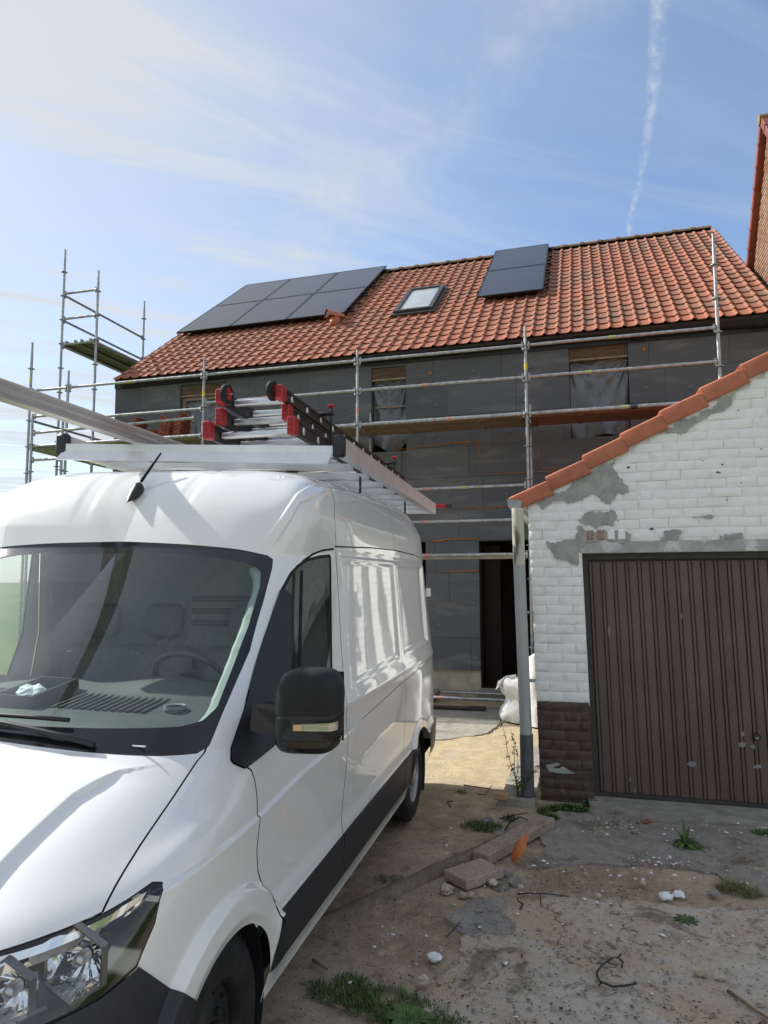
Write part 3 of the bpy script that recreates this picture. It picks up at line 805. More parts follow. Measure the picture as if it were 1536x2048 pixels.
# ------------------------------------------------------------------ scaffold before the facade
PR = .0245
ros = MB(); ros.lathe([(.026, -.006), (.060, -.005), (.060, .005), (.026, .006)], 12); ROS = ros.mesh('rosette', M['galv'], smooth=True, angle=R(40))
spg = MB(); spg.lathe([(PR + .004, -.03), (PR + .004, .03)], 12)
class Scaf:
    def __init__(s, t): s.t = t
    def pole(s, x, y, z0, z1, step=.5, first=None, band=None):
        mb = MB(); mb.tube((x, y, z0), (x, y, z1 - .20), PR, 12); mb.tube((x, y, z1 - .20), (x, y, z1), PR * .8, 10)
        o = mb.build('standard', M['galv'], s.t, smooth=True, angle=R(40))
        z = first if first is not None else z0 + .3
        while z < z1 - .1:
            inst('rosette', ROS, o, Matrix.Translation((x, y, z))); z += step
        if band:
            mb = MB(); mb.tube((x, y, band[0]), (x, y, band[0] + .09), PR + .002, 12); mb.build('tape_band', band[1], o, smooth=True, angle=R(40))
    def rail(s, a, b, name='ledger', r=None, heads=True, tape=None):
        a, b = Vector(a), Vector(b); d = (b - a).normalized()
        mb = MB(); mb.tube(a + d * .05, b - d * .05, r or PR, 12)
        if heads:
            for p, q in ((a, d), (b, -d)):
                mb.tube(p + q * .028, p + q * .075, .030, 8, .026)
                mb.box((-.012, -.012, -.055), (.012, .012, .055), Matrix.Translation(p + q * .05))
        o = mb.build(name, M['galv'], s.t, smooth=True, angle=R(40))
        if tape is not None:
            for tt, mm in tape:
                p = a.lerp(b, tt); mb = MB(); mb.tube(p, p + d * .10, (r or PR) + .0015, 12); mb.build('tape_band', mm, o, smooth=True, angle=R(40))
        return o
TY = pm('yellow_tape', (.62, .52, .03), rough=.6); TR = pm('faded_red_tape', (.55, .19, .16), (.5, .3, .28), rough=.6, ns=30); TG = pm('lime_paint', (.42, .50, .12), (.33, .36, .2), rough=.6, ns=20)
TB = pm('dark_label', (.03, .03, .035), rough=.5)
sc = thing('facade_scaffold', 'galvanised tube scaffold standing along the grey facade', 'scaffold', (-3, 10.8, 0))
S = Scaf(sc)
SY, SI = 10.8, 11.52
PX = [1.89, -.82, -3.53, -6.35, -9.18, -10.03]
S.pole(1.89, SY, .03, 6.90, first=.43, step=.5)
S.pole(-.82, SY, .03, 5.80, first=.43, band=(5.12, TY))
S.pole(-3.53, SY, .03, 5.68, first=.43, band=(4.62, TR))
S.pole(-6.35, SY, .03, 5.82, first=.43, band=(5.12, TY))
S.pole(-9.18, SY, .03, 5.82, first=.43)
S.pole(-10.03, SY, .03, 6.44, first=.43, band=(5.66, TY))
for x, zt in ((1.89, 4.75), (-.82, 4.75), (-3.53, 4.78), (-6.35, 4.7), (-9.18, 4.8)): S.pole(x, SI, .03, zt, first=.43)
xs_ = [1.89, -.82, -3.53, -6.35, -9.18]
for i in range(4):
    xa, xb = xs_[i + 1], xs_[i]
    top = 5.50 if i < 3 else 5.50
    S.rail((xa, SY, top), (xb, SY, top), tape=[(.45, TG)] if i in (0, 3) else None)
    if i < 3: S.rail((xa, SY, 5.00), (xb, SY, 5.00), tape=[(.32, TG)] if i == 0 else [(.4, TR)])
    S.rail((xa, SY, 4.43), (xb, SY, 4.43), r=.03, tape=[(.55, TB), (.50, TG)] if i == 0 else [(.54, TR)] if i == 1 else None)
    S.rail((xa, SI, 4.43), (xb, SI, 4.43))
    for z in (3.34, 2.82, 2.30): 
        if i == 1: S.rail((xa, SY, z), (xb, SY, z), tape=[(.40, TR)] + ([(.62, TG)] if z > 3 else []))
    S.rail((xa, SY, .14), (xb, SY, .14), tape=[(.47, TR)])
    S.rail((xa, SI, .115), (xb, SI, .115))
S.rail((-9.18, SY, 4.90), (-6.35, SY, 4.90)); S.rail((-10.03, SY, 5.50), (-9.18, SY, 5.50)); S.rail((-10.03, SY, 4.43), (-9.18, SY, 4.43))
for x in (1.89, -.82, -3.53, -6.35, -9.18):
    S.rail((x, SY, 4.36), (x, SI, 4.36), name='transom'); S.rail((x, SY, 2.30), (x, SI, 2.30), name='transom')
# decks: boards laid side by side
for i in range(4):
    xa, xb = xs_[i + 1] + .03, xs_[i] - .03
    for j in range(3):
        y0 = SY + .05 + j * .222
        mb = MB(); mb.bbox((xa, y0, 4.385), (xb, y0 + .215, 4.43), .004); 
        for xc in (xa + .04, (xa + xb) / 2 - .6, (xa + xb) / 2 + .6, xb - .10): mb.box((xc, y0 + .004, 4.372), (xc + .05, y0 + .211, 4.386))
        mb.build('deck_board', M['plank_red'] if i == 0 else M['plank_under'], sc)
    mb = MB(); mb.bbox((xa, SI - .03, 4.435), (xb, SI - .005, 4.56), .003); mb.build('toe_board', M['plank_red'] if i == 0 else M['plank_under'], sc)
mb = MB(); mb.bbox((-3.5, SY + .04, 2.235), (-.86, SY + .30, 2.285), .004); mb.build('deck_board', pm('pale_deck', (.34, .32, .26), (.25, .235, .19), rough=.7, ns=5), sc)
# loose odds on the deck
mb = MB(); mb.bbox((.30, SY + .02, 4.461), (.56, SY + .06, 4.481), .003, Matrix.Rotation(.02, 4, 'Y')); 

# ------------------------------------------------------------------ scaffold tower at the gable
tw = thing('gable_scaffold', 'tall tube scaffold tower beside the gable, with a raised steel deck', 'scaffold', (-9.7, 12.9, 0))
G_ = Scaf(tw)
GA, GB, GY, GD = -10.06, -9.24, 11.6, 14.3
G_.pole(GA, GY, .03, 8.66, first=.18, step=.5); G_.pole(GB, GY, .03, 8.11, first=.18, step=.5); G_.pole(GA, GD, .03, 8.62, first=.18, step=.5); G_.pole(GB, GD, .03, 6.9, first=.18)
for z in (7.72, 7.19, 6.66): G_.rail((GA, GY, z), (GB, GY, z), tape=[(.5, TR)] if z > 7 and z < 7.5 else None)
for z in (7.70, 7.17): G_.rail((GA, GY, z), (GA, GD, z))
G_.rail((GB, GY, 6.64), (GB, GD, 6.64)); G_.rail((GA, GY, 6.64), (GA, GD, 6.64)); G_.rail((GA, GD, 6.66), (GB, GD, 6.66))
for z in (5.45, 4.95, 4.40): G_.rail((GA, SY + .06, z), (GA, GD, z))
for z in (4.40, 2.3): G_.rail((GA, GY, z), (GB, GY, z)); 
M['steeldeck'] = pm('steel_deck', (.20, .20, .20), (.27, .27, .27), rough=.5, metal=.6, ns=10)
for j in range(2):
    xa = GA + .05 + j * .36
    mb = MB(); mb.box((xa, GY + .03, 6.685), (xa + .345, GD - .03, 6.70)); mb.box((xa, GY + .03, 6.63), (xa + .02, GD - .03, 6.685)); mb.box((xa + .325, GY + .03, 6.63), (xa + .345, GD - .03, 6.685))
    q = GY + .1
    while q < GD - .1: mb.box((xa + .021, q, 6.665), (xa + .324, q + .03, 6.6845)); q += .09
    dko = mb.build('steel_deck', M['steeldeck'], tw)
    for yy in (GY, GD):
        for xx in (xa + .06, xa + .27):
            mb = MB(); mb.box((xx, yy - .035, 6.66), (xx + .03, yy + .05, 6.72)); mb.build('deck_claw', M['galv'], dko)
for j in range(2):
    xa = GA + .05 + j * .36
    mb = MB(); mb.box((xa, SY + .03, 4.385), (xa + .345, GY + 2.6, 4.43)); mb.build('lower_deck', M['steeldeck'], tw)
# small guard frame in front of the tower
gf = thing('guard_frame', 'low tube guard frame at the foot of the gable tower', 'scaffold', (-9.4, 10.55, 0))
F_ = Scaf(gf)
for x in (-9.72, -9.05): F_.pole(x, 10.55, .03, 4.98, first=.41)
for z in (4.93, 4.12): F_.rail((-9.72, 10.55, z), (-9.05, 10.55, z))
F_.rail((-9.72, 10.55, 4.62), (-6.43, 10.70, 4.72))
mb = MB(); mb.bbox((-2.9, 11.1, .06), (-2.35, 11.5, .16), .01); tag(mb.build('timber_offcut', M['wood_grey'], base=True), 'short grey timber offcut lying below the cream plinth', 'timber')
mb = MB(); mb.bbox((-2.4, 10.55, .024), (-1.5, 10.75, .05), .006); tag(mb.build('dark_board', pm('dark_wet_board', (.035, .028, .022), rough=.8), base=True), 'dark board lying on the slab below the low scaffold rails', 'board')

# loose clay tiles stacked on the deck
M['stack_tile'] = pm('stacked_clay_tile', (.42, .14, .075), (.33, .105, .058), rough=.7, ns=12, rnd=.25)
stme = bpy.data.meshes.new('clay_tile'); 
sb = MB()
n = len(PROF)
sb.add([(x, s_, zz + dz_) for dz_ in (0, -.014) for s_ in (0, .345) for x, zz in PROF],
       [(i, i + 1, n + i + 1, n + i) for i in range(n - 1)] + [(2 * n + i + 1, 2 * n + i, 3 * n + i, 3 * n + i + 1) for i in range(n - 1)] +
       [(i + 1, i, 2 * n + i, 2 * n + i + 1) for i in range(n - 1)] + [(n + i, n + i + 1, 3 * n + i + 1, 3 * n + i) for i in range(n - 1)] + [(0, n, 3 * n, 2 * n), (n - 1, 3 * n - 1, 4 * n - 1, 2 * n - 1)])
stme = sb.mesh('clay_tile', M['stack_tile'])
rs_ = random.Random(5)
def tile_pile(x, y, z, n_, tilt, lean_, label, dz=.017):
    for i in range(n_):
        Mx = Matrix.Translation((x + lean_ * i, y + rs_.uniform(-.01, .01), z + .006 + dz * i)) @ Matrix.Rotation(rs_.uniform(-.05, .05), 4, 'Z') @ Matrix.Rotation(tilt, 4, 'Y') @ Matrix.Translation((-.1, -.17, .016))
        o = inst('clay_tile', stme, None, Mx)
        tag(o, label, 'roof tile', 'loose clay roof tiles on the scaffold deck')
DZ = 4.432
tile_pile(-8.22, 11.2, DZ + .03, 12, R(14), .004, 'loose clay tile in the pile nearest the house corner on the deck', .030)
tile_pile(-7.92, 11.15, DZ + .05, 11, R(-32), .005, 'loose clay tile in the slanting pile against the corner pile', .032)
tile_pile(-7.62, 11.25, DZ + .03, 9, R(8), .0, 'loose clay tile in the low flat pile on the deck', .022)
tile_pile(-7.28, 11.15, DZ + .05, 12, R(30), .003, 'loose clay tile in the tall pile leaning left on the deck', .031)
tile_pile(-7.0, 11.18, DZ + .05, 12, R(-30), .002, 'loose clay tile in the tall pile below the boarded window', .031)
tile_pile(-8.55, 11.2, DZ + .02, 2, R(4), .0, 'loose clay tile lying alone at the end of the deck', .018)

# ------------------------------------------------------------------ garage
YG = 6.55
SHR = -.0215
def gx(x, z): return x + SHR * z              # the old wall leans a little
def verge_z(x): return 2.615 + (x + .60) * .543
garage = thing('garage', 'white-painted brick garage with a brown ribbed door and orange verge tiles', 'garage', (1, 6.6, 0))
def white_mat(name, dirt):
    m, k, b, _ = new_mat(name)
    pos = k.n('ShaderNodeNewGeometry').outputs['Position']
    X, Y, Z = k.sep(pos)[0:3]
    n1 = k.noise(pos, 3.2, 7, .62); n2 = k.noise(pos, 17, 6, .62); n3 = k.noise(pos, 75, 4, .6)
    c = k.mix(k.ramp(n2, .35, .7), (.86, .855, .835), (.91, .905, .89))
    c = k.mix(k.ramp(n1, .55, .75, 0, .45), c, (.75, .745, .73))
    c = k.mix(k.ramp(k.math('MULTIPLY', n2, n1), .36, .43, 0, dirt), c, (.40, .385, .36))
    c = k.mix(k.ramp(k.math('ADD', k.math('MULTIPLY', n3, .5), k.math('MULTIPLY', n1, .5)), .655, .69, 0, .9), c, (.22, .14, .10))
    r = k.n('ShaderNodeObjectInfo').outputs['Random']
    c = k.mix(k.ramp(r, .6, 1, 0, .18), c, (.76, .76, .75))
    setin(k, b, 'Base Color', c); setin(k, b, 'Roughness', .62); setin(k, b, 'Specular IOR Level', .35)
    bump(k, b, k.math('ADD', k.math('MULTIPLY', n2, .9), k.math('MULTIPLY', n3, .5)), .75, .011)
    return m
M['white'] = white_mat('white_painted_brick', .35)
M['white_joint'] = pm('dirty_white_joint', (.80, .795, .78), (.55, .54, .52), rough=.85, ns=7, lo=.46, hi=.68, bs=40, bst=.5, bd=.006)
m, k, b, _ = new_mat('brown_tarred_brick')
pos = k.n('ShaderNodeNewGeometry').outputs['Position']
n2 = k.noise(pos, 14, 6, .65)
c = k.mix(k.ramp(n2, .35, .65), (.060, .036, .030), (.088, .058, .048)); c = k.mix(k.ramp(k.noise(pos, 4, 7, .6), .60, .68, 0, .55), c, (.16, .125, .10))
setin(k, b, 'Base Color', c); setin(k, b, 'Roughness', .55); bump(k, b, n2, .6, .012)
M['plinth'] = m
# bricks: a few uneven shapes shared by all
def brick_mesh(L, H_, m, seed):
    rb = random.Random(seed); mb = MB()
    D_ = .035; nx = 6
    def e(): return rb.uniform(-.0045, .0045)
    # front grid with rounded arrises
    us = [0, .022, .35, .68, .978, 1]; vs_ = [0, .075, .5, .925, 1]
    P_ = []
    for v in vs_:
        for u in us:
            edge = (u in (0, 1)) or (v in (0, 1))
            P_.append(((u - .5) * L + e() * .6, (.0026 if edge else rb.uniform(-.0035, .0028)), (v - .5) * H_ + e() * .5))
    mb.add(P_, [(j * 6 + i, j * 6 + i + 1, (j + 1) * 6 + i + 1, (j + 1) * 6 + i) for j in range(4) for i in range(5)])
    ring = [i for i in range(6)] + [6 * j + 5 for j in range(1, 5)] + [24 + i for i in range(4, -1, -1)] + [6 * j for j in range(3, 0, -1)]
    b0 = len(mb.v); back = [(P_[i][0], D_, P_[i][2]) for i in ring]
    mb.v.extend([Vector(p) for p in back]); nR = len(ring)
    mb.f.extend([(ring[(i + 1) % nR], ring[i], b0 + i, b0 + (i + 1) % nR) for i in range(nR)])
    return mb.mesh('brick', m, smooth=True, angle=R(55))
CH, BL = .0835, .238
BRW = [[brick_mesh(L_, CH - .0042, M['white'], 10 * q + i) for i in range(4)] for q, L_ in enumerate((BL - .005, BL / 2 - .005))]
BRD = [[brick_mesh(L_, CH - .0042, M['plinth'], 50 + 10 * q + i) for i in range(3)] for q, L_ in enumerate((BL - .005, BL / 2 - .005))]
DX0, DX1, DZ1 = -.0, 2.42, 2.15         # door opening
GX0, GX1, GAP = -.455, 5.3, 2.42
def wall_top(x): return verge_z(x) - .02 if x < GAP else verge_z(2 * GAP - x) - .02
# wall core, joints slightly back
Sh = Matrix(((1, 0, SHR, 0), (0, 1, 0, 0), (0, 0, 1, 0), (0, 0, 0, 1)))
core = MB()
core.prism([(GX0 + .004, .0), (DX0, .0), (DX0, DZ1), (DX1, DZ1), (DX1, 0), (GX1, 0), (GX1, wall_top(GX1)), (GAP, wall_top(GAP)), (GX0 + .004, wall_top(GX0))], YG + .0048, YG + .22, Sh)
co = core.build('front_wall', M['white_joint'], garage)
pc = MB(); pc.prism([(GX0 + .003, .0), (DX0 + .001, .0), (DX0 + .001, .825), (GX0 + .003, .825)], YG + .0025, YG + .0046, Sh); pc.build('plinth_joint', M['plinth'], garage)
wr = random.Random(17)
row = 0; z = .02; wv = MB(); cnt = 0
while z < 4.4:
    x = GX0 + (0 if row % 2 == 0 else -BL / 2)
    zc = z + CH / 2
    while x < 4.2:
        xa, xb = max(x, GX0), x + BL
        if xa < DX0 < xb and zc < DZ1 + .1: xb = DX0 - .002
        if DX0 <= xa and xa < DX1 and zc < DZ1 + .10: x += BL; continue
        L_ = xb - xa
        if wall_top(xa) < zc + CH * .45 and xa < GAP: 
            x += BL; continue
        if L_ > .05:
            dark_ = zc < .82
            full = L_ > .17
            me = (BRD if dark_ else BRW)[0 if full else 1][wr.randrange(3)]
            sc_ = L_ / (BL if full else BL / 2)
            Mx = Matrix.Translation((gx((xa + xb) / 2, zc), YG + wr.uniform(-.003, .002), zc + wr.uniform(-.003, .003) + .007 * mnoise.noise((xa * 1.6, zc * 1.2, 3)))) @ Matrix.Rotation(wr.uniform(-.02, .02), 4, 'Y') @ Matrix.Diagonal((sc_, 1, wr.uniform(.94, 1.03), 1))
            if (xa + xb) / 2 < 1.95: inst('brick', me, co, Mx); cnt += 1
            else: wv.add([v.co for v in me.vertices], [tuple(p.vertices) for p in me.polygons], Mx)
        x += BL
    z += CH; row += 1
if wv.v: tag(wv.build('more_bricks', M['white'], co, fix=False), kind='stuff')
print('garage bricks', cnt)
# side walls (the left one faces the van and stands in the sun) and back
GYB = 10.3
side = MB()
side.box((GX0 + .02, YG + .221, 0), (GX0 + .22, GYB, 2.60))
sw = MB()
holes = [(7.55, 8.15, .95, 2.15), (8.75, 9.35, .95, 2.15)]
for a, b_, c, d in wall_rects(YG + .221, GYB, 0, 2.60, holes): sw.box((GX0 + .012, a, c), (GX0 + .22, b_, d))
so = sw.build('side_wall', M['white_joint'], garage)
sbk = MB(); sdk = MB(); row = 0; z = .02
while z < 2.55:
    y = YG + .06 + (0 if row % 2 == 0 else -BL / 2); zc = z + CH / 2
    while y < GYB:
        ya, yb = max(y, YG + .05), min(y + BL, GYB)
        for a, b_, c, d in holes:
            if c < zc < d:
                if ya < a < yb: yb = a
                if ya < b_ < yb: ya = b_
        inside = any(a <= (ya + yb) / 2 <= b_ and c < zc < d for a, b_, c, d in holes)
        if yb - ya > .04 and not inside:
            me = (BRD if zc < .82 else BRW)[0][wr.randrange(3)]
            Mx = Matrix.Translation((gx(GX0, zc) + .004, (ya + yb) / 2, zc)) @ Matrix.Rotation(R(-90), 4, 'Z') @ Matrix.Diagonal(((yb - ya) / BL, 1, 1, 1))
            (sdk if zc < .82 else sbk).add([v.co for v in me.vertices], [tuple(p.vertices) for p in me.polygons], Mx)
        y += BL
    z += CH; row += 1
tag(sbk.build('side_bricks', M['white'], so, fix=False), kind='stuff'); tag(sdk.build('side_plinth_bricks', M['plinth'], so, fix=False), kind='stuff')
for a, b_, c, d in holes:
    f = MB(); f.box((GX0 + .08, a, c), (GX0 + .13, a + .06, d)); f.box((GX0 + .08, b_ - .06, c), (GX0 + .13, b_, d)); f.box((GX0 + .08, a + .06, d - .06), (GX0 + .13, b_ - .06, d)); f.box((GX0 + .08, a + .06, c), (GX0 + .13, b_ - .06, c + .06)); f.box((GX0 + .082, a + .06, (c + d) / 2), (GX0 + .128, b_ - .06, (c + d) / 2 + .04))
    fo = f.build('window', pm('grey_window_frame', (.42, .43, .44), rough=.6), garage)
    q = MB(); q.box((GX0 + .10, a + .06, c + .06), (GX0 + .106, b_ - .06, d - .06)); q.build('pane', pm('dim_pane', (.10, .11, .12), rough=.1), fo)
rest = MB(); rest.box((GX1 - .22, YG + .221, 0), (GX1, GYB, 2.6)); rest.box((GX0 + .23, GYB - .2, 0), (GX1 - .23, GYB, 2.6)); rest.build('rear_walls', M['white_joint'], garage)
# roof planes behind the gable
rf = MB()
for sgn in (0, 1):
    xa, za = (GX0 - .12, verge_z(GX0 - .12)) if sgn == 0 else (GX1 + .12, verge_z(2 * GAP - GX1 - .12))
    xb, zb = GAP, verge_z(GAP)
    N_ = 26
    for i in range(N_):
        x0, x1 = xa + (xb - xa) * i / N_, xa + (xb - xa) * (i + 1.12) / N_
        z0, z1 = za + (zb - za) * i / N_, za + (zb - za) * (i + 1.12) / N_
        rf.add([(x0, YG + .2, z0 + .09), (x1, YG + .2, z1 + .06), (x1, GYB + .1, z1 + .06), (x0, GYB + .1, z0 + .09), (x0, YG + .2, z0 + .05), (x0, GYB + .1, z0 + .05)], [(0, 1, 2, 3), (0, 3, 5, 4)])
rf.build('roof', M['tile'], garage, fix=False)
# verge tiles up the gable: each overlaps the one below
va = math.atan(.543)
vt_ = MB()
VL = .375
prof = [(-.185, 0), (-.185, .03), (-.178, .045), (.0, .052), (.022, .046), (.030, .030), (.030, 0)]
def vtile():
    mb = MB()
    L = VL - .003
    # section in (height h, depth y): vertical face in front with a rounded top edge running back
    sec = [(-.062, .030), (-.066, .0), (-.058, -.010), (.050, -.012), (.068, -.006), (.078, .010), (.081, .035), (.083, .20), (.066, .20), (.062, .035)]
    n_ = len(sec); vs = []
    cuts = [(0, .93), (.012, 1.0), (L - .03, 1.0), (L - .006, .97), (L, .93)]
    for s_, kx in cuts:
        for h, y in sec: vs.append((s_, y if kx == 1 else y * .98 + .004, (h - .008) * (kx if h > 0 else 1) + .008 + .022 * (1 - s_ / L)))
    fs = []
    for c_ in range(len(cuts) - 1):
        for i in range(n_): fs.append((c_ * n_ + i, c_ * n_ + (i + 1) % n_, (c_ + 1) * n_ + (i + 1) % n_, (c_ + 1) * n_ + i))
    fs += [tuple(range(n_))[::-1], tuple(range((len(cuts) - 1) * n_, len(cuts) * n_))]
    return mb.add(vs, fs)
mbv = vtile(); vme = mbv.mesh('verge_tile', M['terra_new'], smooth=True, angle=R(35))
bm = bmesh.new(); bm.from_mesh(vme); bmesh.ops.recalc_face_normals(bm, faces=bm.faces); bm.to_mesh(vme); bm.free(); vme.polygons.foreach_set('use_smooth', [True] * len(vme.polygons)); vme.set_sharp_from_angle(angle=R(35))
i = 0; x = -.635
rv_ = random.Random(2)
while x < GAP - .1:
    z = verge_z(x) - .02
    inst('verge_tile', vme, garage, Matrix.Translation((x, YG - .03, z)) @ Matrix.Rotation(-va + R(1.6) + rv_.uniform(-.012, .012), 4, 'Y'))
    x += VL * math.cos(va); i += 1
x = 2 * GAP + .635
while x > GAP + .1:
    inst('verge_tile', vme, garage, Matrix.Translation((x, YG + .17, verge_z(2 * GAP - x) - .02)) @ Matrix.Rotation(R(180), 4, 'Z') @ Matrix.Rotation(-va + R(1.6), 4, 'Y')); x -= VL * math.cos(va)
# lintel
mb = MB(); mb.prism([(-.16, DZ1 + .003), (2.55, DZ1 + .003), (2.55, DZ1 + .095), (.6, DZ1 + .10), (-.02, DZ1 + .092), (-.16, DZ1 + .08)], YG - .006, YG + .2, Sh); mb.build('lintel', pm('lintel_concrete', (.44, .44, .42), (.34, .34, .325), rough=.85, ns=8, bs=30, bst=.4, bd=.008, c3=(.6, .61, .61), ns3=5, lo3=.5, hi3=.6), garage)
# trowelled mortar patches
def patch(poly, th=.009, seed=1):
    P_ = [Vector((a, b_)) for a, b_ in poly]
    out = []
    for i in range(len(P_)):
        a, c = P_[i], P_[(i + 1) % len(P_)]; n_ = max(2, int((c - a).length / .009)); nr = Vector((-(c - a).y, (c - a).x)).normalized()
        for j in range(n_):
            p = a.lerp(c, j / n_); p = p + nr * (mnoise.noise((p.x * 9, p.y * 9, seed)) * .035 + mnoise.noise((p.x * 30, p.y * 30, seed)) * .020 + mnoise.noise((p.x * 70, p.y * 70, seed)) * .010); out.append((p.x, p.y))
    bm = bmesh.new()
    vs = [bm.verts.new((x_, YG - .004, z_)) for x_, z_ in out]
    f = bm.faces.new(vs)
    r = bmesh.ops.inset_region(bm, faces=[f], thickness=.014, depth=0)
    for v in bm.verts:
        pass
    for v in f.verts: v.co.y = YG - th - .002 + mnoise.noise((v.co.x * 12, v.co.z * 12, seed)) * .003
    bmesh.ops.triangulate(bm, faces=bm.faces); bmesh.ops.recalc_face_normals(bm, faces=bm.faces)
    for q in bm.faces:
        if q.normal.y > 0: q.normal_flip()
    me = bpy.data.meshes.new('mortar_patch'); bm.to_mesh(me); bm.free(); me.materials.append(M['mortar'])
    add_obj('mortar_patch', me, garage)
patch([(-.40, 2.58), (-.27, 2.68), (.02, 2.86), (.29, 2.985), (.25, 2.90), (.36, 2.69), (.19, 2.60), (.10, 2.66), (-.01, 2.65), (-.12, 2.60), (-.26, 2.62)], seed=1)
patch([(-.075, 2.45), (.03, 2.50), (.25, 2.51), (.24, 2.39), (.07, 2.365), (.03, 2.40), (-.02, 2.385)], seed=2)
patch([(-.35, 2.25), (-.10, 2.28), (-.06, 2.40), (.02, 2.34), (.20, 2.345), (.37, 2.32), (.37, 2.255), (-.045, 2.25), (-.085, 2.05), (-.21, 2.08), (-.32, 2.16)], seed=3)
patch([(.87, 2.435), (.96, 2.46), (1.06, 2.455), (1.05, 2.43), (.92, 2.42)], seed=4)
patch([(.62, 2.255), (.66, 2.335), (.79, 2.335), (.76, 2.28), (.74, 2.255)], seed=6)
patch([(1.07, 2.255), (1.12, 2.295), (1.24, 2.30), (1.27, 2.255)], seed=7)
patch([(.62, 3.18), (.75, 3.24), (1.0, 3.36), (1.25, 3.50), (1.22, 3.40), (.98, 3.28), (.80, 3.17)], seed=8)
# soldier bricks showing through
for i in range(4):
    mb = MB(); mb.bbox((-.005 + i * .088, YG - .016, 2.262), (.065 + i * .088, YG + .02, 2.352), .010); mb.build('bare_brick', pm('worn_brick%d' % i, (.27, .155, .11), (.36, .27, .22), rough=.9, ns=22) if i < 2 else M['white'], garage, angle=R(30))
rp = random.Random(8)
for i in range(16):
    x = rp.uniform(-.4, 1.45); z = rp.uniform(2.3, verge_z(x) - .2)
    mb = MB(); nn = 8; r0 = rp.uniform(.006, .02)
    mb.add([(gx(x, 0) + math.cos(6.283 * j / nn) * r0 * rp.uniform(.5, 1.3), YG - .005, z + math.sin(6.283 * j / nn) * r0 * rp.uniform(.4, 1.0)) for j in range(nn)], [tuple(range(nn))]); mb.build('flaked_spot', M['brick_red'] if i % 3 else M['plinth'], garage, fix=False)
mb = MB(); mb.add([(gx(x_, z_), YG - .0055, z_) for x_, z_ in ((-.40, .30), (-.30, .33), (-.20, .27), (-.15, .245), (-.26, .238), (-.37, .245))], [(5, 4, 3, 2, 1, 0)]); mb.build('bare_patch', M['mortar'], garage, fix=False)
# door: frame, ribbed leaf made of upright panels, rail, lock
M['door'] = pm('brown_door_paint', (.105, .070, .059), (.122, .083, .070), rough=.48, ns=3, c3=(.095, .066, .056), ns3=1.6, lo3=.45, hi3=.7, bs=25, bst=.12, bd=.004, rnd=.08)
M['door_dark'] = pm('door_frame_paint', (.03, .027, .026), (.048, .043, .041), rough=.55, ns=8)
door = None
YD = YG + .10
fr = MB(); fr.prism([(DX0 + .001, .05), (DX0 + .045, .05), (DX0 + .045, DZ1 - .055), (DX1 - .045, DZ1 - .055), (DX1 - .045, .05), (DX1 - .001, .05), (DX1 - .001, DZ1 - .002), (DX0 + .001, DZ1 - .002)], YD - .02, YD + .06, Sh)
fr.build('door_frame', M['door_dark'], garage)
dl = MB(); dl.prism([(DX0 + .046, .055), (DX1 - .046, .055), (DX1 - .046, DZ1 - .057), (DX0 + .046, DZ1 - .057)], YD + .022, YD + .04, Sh)
door = dl.build('door', M['door_dark'], garage)
PWD = .1035; x = DX0 + .05; np_ = 0
while x < DX1 - .10:
    x1 = min(x + PWD, DX1 - .05)
    mb = MB()
    for xa_, xb_ in ((x, x + .030), (x + .030, x1)):           # a narrow rib and a wide flat, with a groove between
        sec = [(xa_ + .0012, YD + .014), (xa_ + .004, YD + .003), (xa_ + .007, YD), (xb_ - .007, YD), (xb_ - .004, YD + .003), (xb_ - .0012, YD + .014)]
        vs = [(gx(a, z_), y_, z_) for z_ in (.085, DZ1 - .075) for a, y_ in sec]
        mb.add(vs, [(i, i + 1, 6 + i + 1, 6 + i) for i in range(5)] + [(0, 1, 2, 3, 4, 5), (11, 10, 9, 8, 7, 6)])
    mb.add([(gx(x + .025, .085), YD + .0145, .085), (gx(x + .035, .085), YD + .0145, .085), (gx(x + .035, DZ1 - .075), YD + .0145, DZ1 - .075), (gx(x + .025, DZ1 - .075), YD + .0145, DZ1 - .075)], [(0, 1, 2, 3)])
    mb.build('door_panel', M['door'], door, angle=R(25)); x += PWD; np_ += 1
mb = MB(); mb.prism([(DX0 + .047, .05), (DX1 - .047, .05), (DX1 - .047, .083), (DX0 + .047, .083)], YD - .012, YD + .021, Sh); mb.build('bottom_rail', M['door_dark'], door)
kx, kz = 1.315, .617
mb = MB(); mb.lathe([(.001, .030), (.022, .030), (.030, .022), (.031, 0)], 18, Matrix.Translation((gx(kx, kz), YD, kz)) @ Matrix.Rotation(R(90), 4, 'X')); lk = mb.build('lock', M['black'], door, smooth=True, angle=R(40))
mb = MB(); mb.tube((gx(kx, kz), YD - .028, kz - .006), (gx(kx, kz), YD - .037, kz - .008), .013, 12); mb.build('key_cylinder', M['zinc'], lk)
M['chip'] = pm('bare_metal_chip', (.24, .255, .26), (.17, .18, .185), rough=.55, ns=40)
def chip(pts):
    mb = MB(); mb.add([(gx(a, c), YD - .0016, c) for a, c in pts], [tuple(range(len(pts)))[::-1]]); mb.build('paint_chip', M['chip'], door, fix=False)
def blob(cx, cz, rx, rz, seed, n_=11):
    q = random.Random(seed); return [(cx + math.cos(6.283 * i / n_) * rx * q.uniform(.7, 1.1), cz + math.sin(6.283 * i / n_) * rz * q.uniform(.7, 1.1)) for i in range(n_)]
chip(blob(1.205, .545, .032, .026, 1)); chip(blob(1.215, .632, .014, .022, 2)); chip(blob(1.285, .535, .018, .020, 3))
chip([(.760, .36), (.80, .385), (.835, .378), (.838, .352), (.80, .338)]); chip([(1.275, .372), (1.31, .393), (1.335, .39), (1.333, .363), (1.28, .36)])
